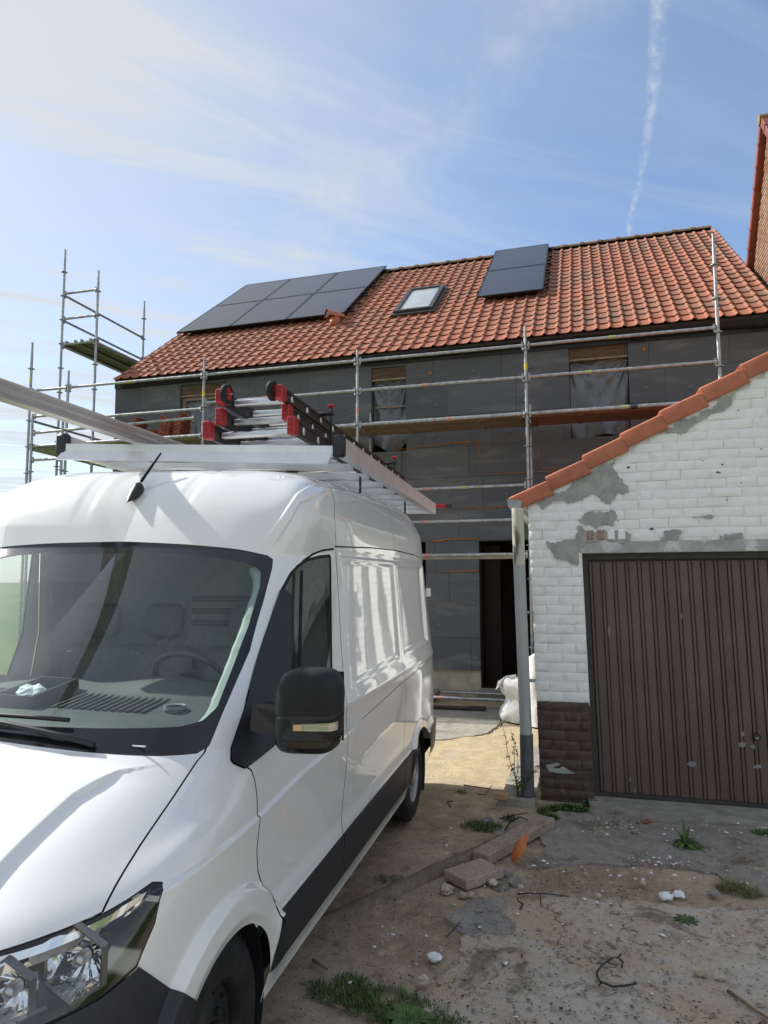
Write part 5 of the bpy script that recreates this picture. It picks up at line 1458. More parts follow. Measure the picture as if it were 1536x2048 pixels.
M['bump'] = pm('bumper_plastic', (.014, .015, .020), (.018, .019, .024), rough=.5, ns=30, bs=400, bst=.06, bd=.001)
M['lens'] = glass('headlight_lens', (.88, .89, .90), 1.5, 0.0, .02)
M['chrome'] = pm('chrome', (.86, .87, .88), rough=.05, metal=1.0)
M['taill'] = pm('tail_light_red', (.45, .015, .012), rough=.12)
P_body, P_gap, P_frit, P_ws, P_win, P_seal, P_sail, P_head, P_hseal, P_bump, P_trim, P_grille, P_tail, P_hood = ([] for _ in range(14))
headS = []
for sgn in (1, -1):
    Sx = S1 * np.array([sgn, 1, 1]); SL = lean(Sx); NN = normals(SL)
    if (NN[60, 300, 0] > 0) != (sgn > 0): NN = -NN
    F = TRI if sgn > 0 else TRI[:, ::-1]
    # winding must agree with the outward normals
    Vf = SL.reshape(-1, 3); tst = F[len(F) // 3]
    fn_ = np.cross(Vf[tst[1]] - Vf[tst[0]], Vf[tst[2]] - Vf[tst[0]])
    if fn_ @ NN.reshape(-1, 3)[tst[0]] < 0: F = F[:, ::-1]
    full = SM(Vf, NN.reshape(-1, 3), F, {k_: a.reshape(-1) for k_, a in fields.items()})
    _, r_ = full.split('arch')
    a, r_ = r_.split('ws_out'); gi, go = a.split('ws_in'); P_ws.append(gi); P_frit.append(go)
    a, r_ = r_.split('head'); P_head.append(a); headS.append(a)
    a, r_ = r_.split('head_seal'); P_hseal.append(a)
    a, r_ = r_.split('sail'); P_sail.append(a)
    a, r_ = r_.split('win'); P_win.append(a)
    a, r_ = r_.split('win_seal'); P_seal.append(a)
    a, r_ = r_.split('tail'); P_tail.append(a)
    a, r_ = r_.split('grille'); P_grille.append(a)
    for nm in GAPS:
        a, o1 = r_.split(nm + 'a'); a, o2 = a.split(nm + 'b'); a, o3 = a.split(nm + 'c')
        P_gap.append((nm, sgn, a)); r_ = merge([o1, o2, o3])
    a, r_ = r_.split('bumper'); P_bump.append(a)
    a, r_ = r_.split('trim'); P_trim.append(a)
    P_body.append(r_)
body = to_obj(P_body, 'body', M['paint'])
for nm, sgn, a in P_gap:
    if len(a.F): to_obj([a], 'panel_gap', M['gapm'] if nm != 'g_rail' else M['gap_soft'], body, -.008 if nm != 'g_rail' else -.004)
ws = to_obj(P_ws, 'windscreen', M['ws']); to_obj(P_frit, 'windscreen_border', M['frit'], ws)
for i in range(2):
    wn = to_obj([P_win[i]], 'side_window', M['sglass'], off=-.004); to_obj([P_seal[i]], 'window_seal', M['black_soft'], wn, -.003)
    to_obj([P_sail[i]], 'mirror_base', M['bump'], off=.010)
    hl = to_obj([P_head[i]], 'headlight', M['lens'], off=.001)
    to_obj([P_hseal[i]], 'lens_edge', M['gapm'], hl, -.002)
    # inside of the lamp
    to_obj([P_head[i]], 'lamp_housing', pm('lamp_housing', (.045, .042, .040), (.06, .055, .052), rough=.3, ns=6), hl, -.13)
    hp = P_head[i]; 
    top = SM(hp.V, hp.N, hp.F, dict(hp.A)); 
    fr_ = P_trim[i]; fr_.A['mid'] = fr_.V[:, 1] - 4.4
    for q_ in fr_.split('mid'): to_obj([q_], 'side_trim', M['bump'], off=.003)
    if len(P_tail[i].F): to_obj([P_tail[i]], 'tail_light', M['taill'])
to_obj(P_bump, 'front_bumper', M['bump'], off=.004); to_obj(P_grille, 'grille', M['bump'])
def Lp(p): return tuple(lean(np.array(p, float)))
# chrome band along the top of each lamp and two reflector bowls
def on_skin(t, w_, sgn=1, off=0.0):
    i = min(np.searchsorted(T_, t), nt - 1); j = min(np.searchsorted(W_, w_), nw - 1)
    P_ = S0[j, i] + N0[j, i] * off
    return Vector(lean(P_ * np.array([sgn, 1, 1])))
for sgn in (1, -1):
    hl = [o for o in COL.objects if o.name.startswith('headlight')][0 if sgn > 0 else 1]
    mb = VB(); rows = []
    tt = np.linspace(.088, .172, 30)
    for t in tt:
        wt_ = np.interp(t, [.086, .1142, .1308, .1483, .1592, .17], [.1712, .1785, .180, .1795, .1800, .181])
        rows.append([on_skin(t, wt_, sgn, -.008), on_skin(t, wt_ - .0055, sgn, -.016), on_skin(t, wt_ - .0105, sgn, -.034)])
    for i in range(len(rows) - 1):
        for j in range(2): mb.add([rows[i][j], rows[i + 1][j], rows[i + 1][j + 1], rows[i][j + 1]], [(0, 1, 2, 3)])
    mb.build('light_band', M['chrome'], hl, smooth=True, fix=False)
    mb = VB()
    for t in (.1,): pass
    lowr = []
    for t in np.linspace(.095, .135, 12): lowr.append([on_skin(t, .1425, sgn, -.03), on_skin(t, .1395, sgn, -.012)])
    for i in range(len(lowr) - 1): mb.add([lowr[i][0], lowr[i + 1][0], lowr[i + 1][1], lowr[i][1]], [(0, 1, 2, 3)])
    mb.build('lower_band', M['alu'], hl, smooth=True, fix=False)
    for (lt, lw, rr) in ((.1455, .1570, .082), (.1195, .1560, .074)):
        c_ = on_skin(lt, lw, sgn, -.050)
        dirv = Vector((sgn * .10, -1, .02)).normalized()
        Mz = Matrix.Translation(c_) @ dirv.to_track_quat('Z', 'Y').to_matrix().to_4x4()
        mb = VB(); nh = 48
        def hexr(a): return 1.0 / max(abs(math.cos(a)), abs(math.cos(a - math.pi / 3)), abs(math.cos(a + math.pi / 3))) * .92
        vs = []; rings = [(1.0, .0), (.93, -.008), (.75, -.036), (.5, -.060), (.22, -.072)]
        for q_, h in rings:
            for i in range(nh):
                a = 2 * math.pi * i / nh; flu = 1 + .05 * math.sin(a * 12) * (q_ < .95)
                hr = hexr(a) * q_ + (1 - q_) * .6
                vs.append((math.cos(a) * rr * (hr if q_ > .3 else q_), math.sin(a) * rr * 1.05 * (hr if q_ > .3 else q_), h * flu))
        fs = [(j * nh + i, j * nh + (i + 1) % nh, (j + 1) * nh + (i + 1) % nh, (j + 1) * nh + i) for j in range(4) for i in range(nh)] + [tuple(range(4 * nh, 5 * nh))]
        mb.add(vs, fs, Mz); bo = mb.build('reflector', M['chrome'], hl, smooth=True, angle=R(60), fix=False)
        mb = VB(); mb.lathe([(.001, -.012), (.014, -.014), (.018, -.03), (.016, -.06)], 16, Mz); mb.build('bulb', M['alu'], bo, smooth=True)
        mb = VB()
        rim = [(math.cos(2 * math.pi * i / 24) * rr * hexr(2 * math.pi * i / 24), math.sin(2 * math.pi * i / 24) * rr * 1.05 * hexr(2 * math.pi * i / 24)) for i in range(24)]
        mb.add([(a * s_, c3 * s_, h) for s_, h in ((1.0, -.001), (1.09, .004), (1.13, -.02)) for a, c3 in rim], [(j * 24 + i, j * 24 + (i + 1) % 24, (j + 1) * 24 + (i + 1) % 24, (j + 1) * 24 + i) for j in range(2) for i in range(24)], Mz)
        mb.build('bezel', pm('lamp_bezel', (.22, .21, .19), rough=.3, metal=.6), bo, angle=R(30), fix=False)

# ---- wheels
M['tyre'] = pm('tyre_rubber', (.012, .012, .012), (.026, .025, .024), rough=.8, ns=9, bs=80, bst=.2, bd=.003, spec=.3, c3=(.06, .052, .042), ns3=6, lo3=.58, hi3=.8)
M['rim'] = pm('grey_steel_rim', (.25, .25, .255), (.32, .32, .325), rough=.45, metal=.55, ns=20)
M['rim_dark'] = pm('dark_steel_rim', (.02, .02, .021), (.03, .03, .03), rough=.45, metal=.3, ns=20)
def wheel(cx, cy, sgn, rimm):
    root = add_obj('wheel', None, van, VM @ Matrix.Translation((cx, cy, .352)))
    Mw = Matrix.Translation((cx, cy, .352)) @ Matrix.Rotation(R(90) * sgn, 4, 'Y')
    R_ = .352; wd = .112
    prof = [(.205, wd - .018), (.218, wd - .004), (.245, wd + .004), (.285, wd + .002), (.318, wd - .010), (.338, wd - .026), (.347, wd - .042)]
    tr = []
    nz = 5
    for i in range(nz):                      # tread ribs with grooves
        a = wd - .045 - i * (2 * (wd - .045)) / nz; b_ = a - (2 * (wd - .045)) / nz
        tr += [(R_ - .0005, a - .001), (R_, a - .004), (R_, b_ + .008), (R_ - .010, b_ + .007), (R_ - .010, b_ + .001)]
    prof = prof + tr[:-2] + [(r_, -h) for r_, h in prof[::-1]]
    mb = VB(); mb.lathe(prof, 72, Mw); ty = mb.build('tyre', M['tyre'], root, smooth=True, angle=R(35), fix=False)
    mb = VB()
    for i in range(36):                       # shoulder blocks
        a = 2 * math.pi * i / 36
        mb.box((-.010, -.009, 0), (.010, .009, .010), Mw @ Matrix.Rotation(a, 4, 'Z') @ Matrix.Translation((.3425, 0, wd - .040)) @ Matrix.Rotation(R(28), 4, 'Y'))
    tag(mb.build('tread_blocks', M['tyre'], ty, fix=False), kind='stuff')
    mb = VB(); mb.lathe([(.207, wd - .016), (.203, wd - .012), (.196, wd - .020), (.188, wd - .055), (.165, wd - .062), (.15, wd - .050), (.10, wd - .040), (.085, wd - .035), (.080, wd - .012), (.055, wd - .004), (.001, wd - .003)], 56, Mw)
    ro = mb.build('rim', rimm, root, smooth=True, angle=R(40), fix=False)
    for i in range(12):
        a = 2 * math.pi * i / 12
        mb = VB(); mb.lathe([(.0005, .0015), (.017, .0015), (.017, -.006)], 14, Mw @ Matrix.Rotation(a, 4, 'Z') @ Matrix.Translation((.158, 0, wd - .0525)) @ Matrix.Diagonal((1, 1.25, 1, 1))); mb.build('rim_hole', M['dark'], ro, fix=False)
    for i in range(6):
        a = 2 * math.pi * (i + .5) / 6
        mb = VB(); mb.lathe([(.001, .016), (.011, .015), (.013, 0)], 8, Mw @ Matrix.Rotation(a, 4, 'Z') @ Matrix.Translation((.108, 0, wd - .040))); mb.build('wheel_nut', rimm, ro, smooth=True, angle=R(40), fix=False)
    mb = VB(); mb.lathe([(.205, -wd + .03), (.19, .0), (.02, .02)], 32, Mw); mb.build('rim_back', M['dark'], root, fix=False)
for (cy, cz) in (FW, RW):
    for sgn in (1, -1): wheel(sgn * (.885 if cy < 2 else .865), cy, sgn, M['rim_dark'] if cy < 2 else M['rim'])
# wheel housings and underbody
for (cy, cz) in (FW, RW):
    for sgn in (1, -1):
        mb = VB()
        def liner(u, v, cy=cy, sgn=sgn):
            a = math.pi * (-.18 + 1.36 * u); return (sgn * (.56 + .425 * v), cy + .405 * math.cos(a), .357 + .405 * math.sin(a))
        mb.grid(liner, 40, 3)
        mb.add([(sgn * .56, cy + .405 * math.cos(2 * math.pi * i / 28), .357 + .405 * math.sin(2 * math.pi * i / 28)) for i in range(28)], [tuple(range(28))])
        mb.build('wheel_housing', M['bump'], smooth=True, fix=False)
mb = VB(); mb.box((-.93, 1.45, .33), (.93, 4.02, .40)); mb.box((-.93, 4.93, .36), (.93, 5.5, .42)); mb.box((-.55, .25, .30), (.55, 1.449, .38)); mb.box((-.55, 4.021, .34), (.55, 4.929, .41)); mb.box((-.87, .3, .32), (.87, .555, .40)); mb.build('underbody', M['gapm'])
# ---- cab inside
M['trimgrey'] = pm('cab_grey_plastic', (.16, .178, .175), (.19, .208, .205), rough=.65, ns=20)
M['dash'] = pm('dash_plastic', (.048, .057, .056), (.058, .068, .066), rough=.6, ns=30)
M['seat'] = pm('dark_seat_fabric', (.13, .138, .14), (.16, .168, .17), rough=.9, ns=60)
mb = VB(); mb.prism([(-.90, .45), (.90, .45), (.90, 1.2), (.86, 1.9), (.80, 2.10), (-.86, 2.10), (-.90, 1.9), (-.92, 1.2)], 2.50, 2.53); mb.build('bulkhead', M['trimgrey'])
mb = VB()
for i in range(3): mb.bbox((.05 + 0, 2.47, 1.66 + i * .07), (.42, 2.499, 1.69 + i * .07), .008)
mb.build('bulkhead_rails', M['dash'])
mb = VB(); mb.box((-.90, .75, .45), (.90, 2.499, .50)); mb.build('cab_floor', M['trimgrey'])
M['rib'] = pm('shelf_rib_plastic', (.038, .045, .045), rough=.6)
def dash(u, v):
    x = -.80 + 1.60 * u
    crv = .24 * (abs(x) / .9) ** 2.2
    prof = [(.99, 1.335), (1.10, 1.378), (1.20, 1.400), (1.32, 1.412), (1.45, 1.425), (1.55, 1.448), (1.62, 1.462), (1.66, 1.44), (1.68, 1.35), (1.66, 1.1), (1.55, .85), (1.5, .6)]
    f_ = v * (len(prof) - 1); i = min(int(f_), len(prof) - 2); t = f_ - i
    yy = prof[i][0] + (prof[i + 1][0] - prof[i][0]) * t; zz = prof[i][1] + (prof[i + 1][1] - prof[i][1]) * t
    wgt = max(0, 1 - max(0, yy - .99) / .6) if zz > 1.3 else 0
    bin_ = .035 * math.exp(-((x - .42) / .26) ** 2) * smooth01(1.40, 1.58, yy) * (1 if zz > 1.3 else 0)
    return tuple(lean(np.array([x, yy + crv * wgt, zz + bin_])))
mb = VB(); mb.grid(dash, 60, 56); ds = mb.build('dashboard', M['dash'], smooth=True, fix=False)
for i in range(44):                                         # ribbed mat on the shelf
    x = -.80 + i * .034
    if abs(x + .05) < .08 or abs(x - .62) < .1: continue
    mb = VB(); mb.add([Lp((x + dx_, y0 + .05 * (abs(x) / .9) ** 2, dash(0, 0)[2] * 0 + zz)) for dx_ in (0, .012) for (y0, zz) in ((1.24, 1.411), (1.46, 1.432), (1.46, 1.424), (1.24, 1.402))], [(0, 1, 5, 4), (0, 3, 2, 1), (4, 5, 6, 7), (0, 4, 7, 3), (1, 2, 6, 5)])
    mb.build('shelf_rib', M['rib'], ds, fix=False)
M['bin'] = pm('bin_plastic', (.05, .058, .058), (.06, .068, .067), rough=.6, ns=20)
def bin_box(x0, x1, y0, y1, zb_, h0, h1, name='storage_bin'):
    mb = VB()
    o = [(x0, y0, zb_), (x1, y0, zb_), (x1, y1, zb_), (x0, y1, zb_), (x0 + .015, y0 + .01, zb_ + h0), (x1 - .015, y0 + .01, zb_ + h0), (x1 - .015, y1, zb_ + h1), (x0 + .015, y1, zb_ + h1)]
    i_ = [(x0 + .02, y0 + .02, zb_ + .01), (x1 - .02, y0 + .02, zb_ + .01), (x1 - .02, y1 - .015, zb_ + .01), (x0 + .02, y1 - .015, zb_ + .01), (x0 + .024, y0 + .02, zb_ + h0), (x1 - .024, y0 + .02, zb_ + h0), (x1 - .024, y1 - .012, zb_ + h1), (x0 + .024, y1 - .012, zb_ + h1)]
    mb.add([Lp(p) for p in o + i_], [(0, 1, 5, 4), (1, 2, 6, 5), (2, 3, 7, 6), (3, 0, 4, 7), (8, 12, 13, 9), (9, 13, 14, 10), (10, 14, 15, 11), (11, 15, 12, 8), (8, 9, 10, 11), (4, 5, 13, 12), (5, 6, 14, 13), (6, 7, 15, 14), (7, 4, 12, 15)])
    mb.build(name, M['bin'], ds, fix=False)
bin_box(-.19, .03, 1.20, 1.50, 1.400, .05, .085); bin_box(-.72, -.50, 1.20, 1.50, 1.400, .05, .085)
mb = VB(); mb.lathe([(.034, 0), (.044, .004), (.046, -.01), (.036, -.012), (.034, -.05), (.001, -.05)], 24, Matrix.Translation(Lp((.60, 1.33, 1.425)))); mb.build('cup_holder', M['trimgrey'], ds, smooth=True, angle=R(40), fix=False)
swc = Vector(Lp((.42, 1.80, 1.455)))
Ms = Matrix.Translation(swc) @ Matrix.Rotation(R(-48), 4, 'X')
mb = VB(); n1_, n2_ = 48, 10
mb.add([Ms @ Vector(((.185 + .015 * math.cos(b2)) * math.cos(a), (.185 + .015 * math.cos(b2)) * math.sin(a), .015 * math.sin(b2))) for a in [2 * math.pi * i / n1_ for i in range(n1_)] for b2 in [2 * math.pi * j / n2_ for j in range(n2_)]],
       [(i * n2_ + j, i * n2_ + (j + 1) % n2_, ((i + 1) % n1_) * n2_ + (j + 1) % n2_, ((i + 1) % n1_) * n2_ + j) for i in range(n1_) for j in range(n2_)])
mb.box((-.18, -.02, -.012), (.18, .02, .008), Ms); mb.lathe([(.001, .02), (.06, .018), (.07, -.01)], 20, Ms)
mb.build('steering_wheel', pm('wheel_grip', (.05, .055, .057), rough=.45), smooth=True, angle=R(40), fix=False)
def seat(x0, x1, heads):
    mb = VB(); mb.bbox((x0, 1.85, .78), (x1, 2.32, .95), .05)
    Mb = Matrix.Translation((0, 2.30, .90)) @ Matrix.Rotation(R(-9), 4, 'X')
    mb.bbox((x0 + .01, -.02, 0), (x1 - .01, .10, .66), .045, Mb)
    so_ = mb.build('seat', M['seat'], smooth=True, angle=R(60))
    for hx in heads:
        mb = VB(); mb.bbox((hx - .12, -.015, .70), (hx + .12, .085, .90), .04, Mb); mb.box((hx - .05, .02, .6), (hx - .04, .03, .72), Mb); mb.box((hx + .04, .02, .6), (hx + .05, .03, .72), Mb); mb.build('headrest', M['seat'], so_, smooth=True, angle=R(60))
seat(.16, .68, [.42]); seat(-.76, .10, [-.12, -.54])
mb = VB(); cov = []
for v_ in np.linspace(0, 1, 10):
    cov.append([on_skin(abs(t) , .5585 - .040 * v_ * (1 - .25 * abs((t + .020) / .030) ** 4), -1 if t < 0 else 1, -.006 - .012 * v_) for t in np.linspace(-.048, .006, 16)])
for i in range(9):
    for j in range(15): mb.add([cov[i][j], cov[i][j + 1], cov[i + 1][j + 1], cov[i + 1][j]], [(0, 1, 2, 3)])
mb.build('sensor_cover', pm('dark_cover', (.018, .019, .025), rough=.9, spec=.08), ws, smooth=True, fix=False)
# pale pillar trims seen through the edge of the screen
for sgn in (1, -1):
    mb = VB(); rows = []
    for w_ in np.linspace(.352, .552, 24):
        te = np.interp(w_, [.352, .372, .42, .4656, .52, .54, .552], [.134, .1435, .1475, .1495, .146, .1405, .130])
        rows.append([on_skin(te + .004, w_, sgn, -.012), on_skin(te - .0015, w_, sgn, -.035), on_skin(te - .0018, w_, sgn, -.07)])
    for i in range(len(rows) - 1):
        for j in range(2): mb.add([rows[i][j], rows[i + 1][j], rows[i + 1][j + 1], rows[i][j + 1]], [(0, 1, 2, 3)])
    mb.build('pillar_trim', pm('pillar_trim', (.33, .375, .35), rough=.7), smooth=True, fix=False)
# ---- door mirror
M['mirror_blk'] = pm('mirror_plastic', (.011, .011, .013), (.015, .015, .017), rough=.5, ns=30, bs=500, bst=.08, bd=.001, spec=.3)
print('van grid', len(T_), len(W_))
def sup(u, v, c_, r_, e1, e2, top=1.0):
    a = (u - .5) * 2 * math.pi; b2 = (v - .5) * math.pi
    def p(x, e): return math.copysign(abs(x) ** e, x)
    X_ = p(math.cos(b2), e1) * p(math.cos(a), e2); Y_ = p(math.cos(b2), e1) * p(math.sin(a), e2); Z_ = p(math.sin(b2), e1)
    return (c_[0] + r_[0] * X_, c_[1] + r_[1] * Y_, c_[2] + r_[2] * Z_)
for sgn in (1, -1):
    mr = add_obj('door_mirror', None, van, VM @ Matrix.Translation((sgn * 1.2, 1.22, 1.44)))
    def shell(zlo, zhi, cz, rz, sx=1.0, e1=.42, e2=.5):
        mb = VB()
        def fn(u, v):
            q_ = sup(u, v, (1.225, 1.235, cz), (.117 * sx, .085, rz), e1, e2)
            zz = min(max(q_[2], zlo), zhi); hgt = (zz - 1.29) / .30
            xx = q_[0] + .010 * (hgt - .5) - .02 * max(0, hgt - .75) * 2 * (1 if q_[0] > 1.2 else -1)
            yy = q_[1] + .05 * ((q_[0] - 1.1) / .25) ** 2 * .6
            return (sgn * xx, yy, zz)
        mb.grid(fn, 44, 36, close_u=True); return mb
    shell(1.427, 1.592, 1.44, .152).build('housing', M['mirror_blk'], mr, smooth=True, angle=R(50))
    shell(1.345, 1.415, 1.44, .16, .985).build('lower_housing', M['mirror_blk'], mr, smooth=True, angle=R(50))
    shell(1.285, 1.339, 1.385, .10, .97).build('chin', M['black_gloss'], mr, smooth=True, angle=R(50))
    shell(1.33, 1.44, 1.40, .10, .95).build('core', M['bump'], mr, smooth=True, angle=R(50))
    mb = VB(); mb.grid(lambda u, v: (sgn * (1.205 + .140 * u), 1.150 + .05 * ((1.205 + .14 * u - 1.1) / .25) ** 2 * .6 + .012 * (u > .9) * (u - .9) * 30 - .003, 1.377 + .024 * v + .006 * u * v), 16, 3); ind = mb.build('indicator', pm('clear_indicator', (.42, .41, .40), (.62, .6, .58), rough=.12, metal=.7, ns=60, stretch=(.1, .1, 3)), mr, smooth=True, fix=False)
    mb = VB(); mb.grid(lambda u, v: (sgn * (1.195 + .032 * u), 1.1455 + .006 * u, 1.378 + .022 * v), 5, 3); mb.build('amber_bulb', pm('amber', (.62, .42, .24), rough=.2), ind, fix=False)
    mb = VB()
    mb.add([(sgn * a, b_, c_) for a, b_, c_ in [(.97, 1.27, 1.34), (.97, 1.44, 1.335), (.97, 1.46, 1.425), (.97, 1.29, 1.435), (1.15, 1.19, 1.35), (1.15, 1.30, 1.35), (1.15, 1.30, 1.425), (1.15, 1.19, 1.425)]], [(0, 1, 2, 3), (7, 6, 5, 4), (0, 4, 5, 1), (1, 5, 6, 2), (2, 6, 7, 3), (3, 7, 4, 0)])
    mb.build('arm', pm('arm_black', (.008, .008, .009), rough=.6, spec=.15), mr)
    mb = VB(); mb.grid(lambda u, v: (sgn * (1.12 + .21 * u), 1.335, 1.31 + .26 * v), 4, 4); mb.build('mirror_glass', M['chrome'], mr, fix=False)
# divider bar in the door window
for sgn in (1, -1):
    mb = VB()
    a, c_ = Vector(lean(np.array([sgn * .878, 2.03, 1.985]))), Vector(lean(np.array([sgn * .962, 1.79, 1.40])))
    mb.tube(a, c_, .009, 8); mb.build('window_bar', M['black_soft'], smooth=True)
# marker lamps, badge of the wing, wipers, aerial
for yy in (2.06, 3.80):
    for sgn in (1, -1):
        i = np.argmin(np.abs(S0[60, :, 1] - yy) + (np.arange(nt) < nt * .15) * 9 + (np.arange(nt) > nt * .85) * 9)
        c_ = Vector(lean(np.array([sgn * (1.027 if yy < 3 else 1.027), yy, .565])))
        mb = VB(); mb.bbox((-.004, -.022, -.018), (.007, .022, .018), .003, Matrix.Translation(c_)); mb.build('side_marker', pm('amber_marker', (.45, .10, .015), rough=.25), angle=R(40))
wp = [on_skin(.035, .352, -1, .03), on_skin(.0, .349, 1, .035), on_skin(.04, .3475, 1, .035), on_skin(.062, .3475, 1, .03)]
mb = VB(); mb.path([wp[0] + Vector((-.25, -.02, .02))] + wp, .009, 6); wa = mb.build('wiper', M['black'], smooth=True)
mb = VB(); mb.path([on_skin(.09, .3385, -1, .02), on_skin(.02, .343, -1, .03), on_skin(.025, .341, 1, .035), on_skin(.06, .336, 1, .025), on_skin(.083, .331, 1, .012)], .011, 6); mb.build('wiper_arm', M['black'], wa, smooth=True)
mb = VB(); mb.bbox((-.035, -.004, -.003), (.035, .004, .003), .001, Matrix.Translation(on_skin(.105, .333, 1, .003)) @ Matrix.Rotation(R(-30), 4, 'X')); mb.build('number_plate_vin', M['alu'], ws)
ab = on_skin(.006, .640, -1, .035)
mb = VB(); sl_ = Matrix.Rotation(R(38), 3, 'X')
mb.grid(lambda u, v: ab + sl_ @ Vector((lambda q_: (q_[0] * (1 - .45 * (q_[1] + .09) / .18 * 0 - .5 * max(0, -q_[1]) / .095), q_[1], q_[2] * (1 + .9 * q_[1] / .095) * .8))(sup(u, v, (0, 0, 0), (.030, .085, .036), .9, 1.0))) + Vector((0, 0, -.022)), 24, 14, True)
an = mb.build('aerial_base', M['black'], smooth=True)
mb = VB(); mb.tube(ab + Vector((0, .055, .05)), ab + Vector((0.03, .19, .225)), .0085, 8, .006); mb.build('aerial_rod', M['black_soft'], an, smooth=True)
mb = VB(); mb.bbox((-.02, -.010, -.04), (.02, .010, .04), .004, Matrix.Translation((.925, 5.45, 1.80))); mb.build('hinge_plate', M['white_item'])

# ---- roof rack
rack = add_obj('roof_rack', None, van, VM @ Matrix.Translation((0, 3.8, 2.62)))
FL, FR = Vector((-.83, 2.47, 2.742)), Vector((.83, 2.76, 2.702))
ex = (FR - FL).normalized()
def xbar(a, b_, sec, name, m):
    a, b_ = Vector(a), Vector(b_); dx_ = (b_ - a).normalized(); dz_ = Vector((0, 0, 1)); dy_ = dz_.cross(dx_).normalized(); dz_ = dx_.cross(dy_)
    mb = VB(); n_ = len(sec)
    mb.add([p + dy_ * u + dz_ * v for p in (a, b_) for u, v in sec], [(i, (i + 1) % n_, n_ + (i + 1) % n_, n_ + i) for i in range(n_)] + [tuple(range(n_))[::-1], tuple(range(n_, 2 * n_))])
    return mb.build(name, m, rack, angle=R(25))
xbar(FL, FR, [(-.035, -.03), (.035, -.03), (.035, .03), (.012, .03), (.012, .022), (-.012, .022), (-.012, .03), (-.035, .03)], 'front_bar', M['alu_white'])
# wind deflector below the front bar
mb = VB(); mb.add([FL + Vector((.0, -.037, -.015)), FR + Vector((0, -.037, -.015)), FR + Vector((-.02, -.068, -.086)), FL + Vector((-.03, -.068, -.073)), FL + Vector((.0, -.033, -.015)), FR + Vector((0, -.033, -.015)), FR + Vector((-.02, -.064, -.089)), FL + Vector((-.03, -.064, -.076))],
                 [(0, 1, 2, 3), (7, 6, 5, 4), (0, 4, 5, 1), (1, 5, 6, 2), (2, 6, 7, 3), (3, 7, 4, 0)]); mb.build('wind_deflector', M['alu_white'], rack)
RB = Vector((.84, 6.05, 2.665)); LB = Vector((-.84, 5.9, 2.70))
rsec = [(-.03, -.055), (.03, -.055), (.034, -.02), (.03, .0), (.034, .02), (.03, .055), (-.03, .055)]
xbar(FR + Vector((.035, .02, .03)), RB + Vector((.035, 0, 0)), rsec, 'side_rail', M['alu_white']); xbar(FL + Vector((-.02, .02, .03)), LB, rsec, 'side_rail', M['alu_white'])
for p in (FR + Vector((.035, -.012, .03)), FL + Vector((-.02, -.012, .03))):
    mb = VB(); mb.bbox((-.040, -.03, -.07), (.040, .03, .068), .014, Matrix.Translation(p)); mb.build('end_cap', M['black'], rack, smooth=True, angle=R(40))
for i in range(8):
    t = (i + 1) / 8.0
    a, c_ = FL.lerp(LB, t), FR.lerp(RB, t)
    xbar(a + Vector((0, 0, -.03)), c_ + Vector((0, 0, -.03)), [(-.03, -.02), (.03, -.02), (.03, .02), (-.03, .02)], 'cross_bar', M['alu_white'])
for i in range(2):
    for P0, P1 in ((FL, LB), (FR, RB)):
        p = P0.lerp(P1, -.0 + .2 + i * .45); p = p + Vector((-math.copysign(.02, p.x), 0, 0))
        mb = VB(); mb.tube((p.x, p.y, 2.50), (p.x, p.y, p.z - .055), .009, 8); mb.build('rack_foot', M['black'], rack)
mb = VB(); mb.tube((.78, 6.05, 2.70), (1.00, 6.12, 2.70), .022, 14); rh = mb.build('roller_handle', M['red'], rack, smooth=True, angle=R(40))
mb = VB(); mb.tube((.995, 6.118, 2.70), (1.06, 6.139, 2.70), .024, 14); mb.build('handle_end', M['black'], rh, smooth=True, angle=R(40))

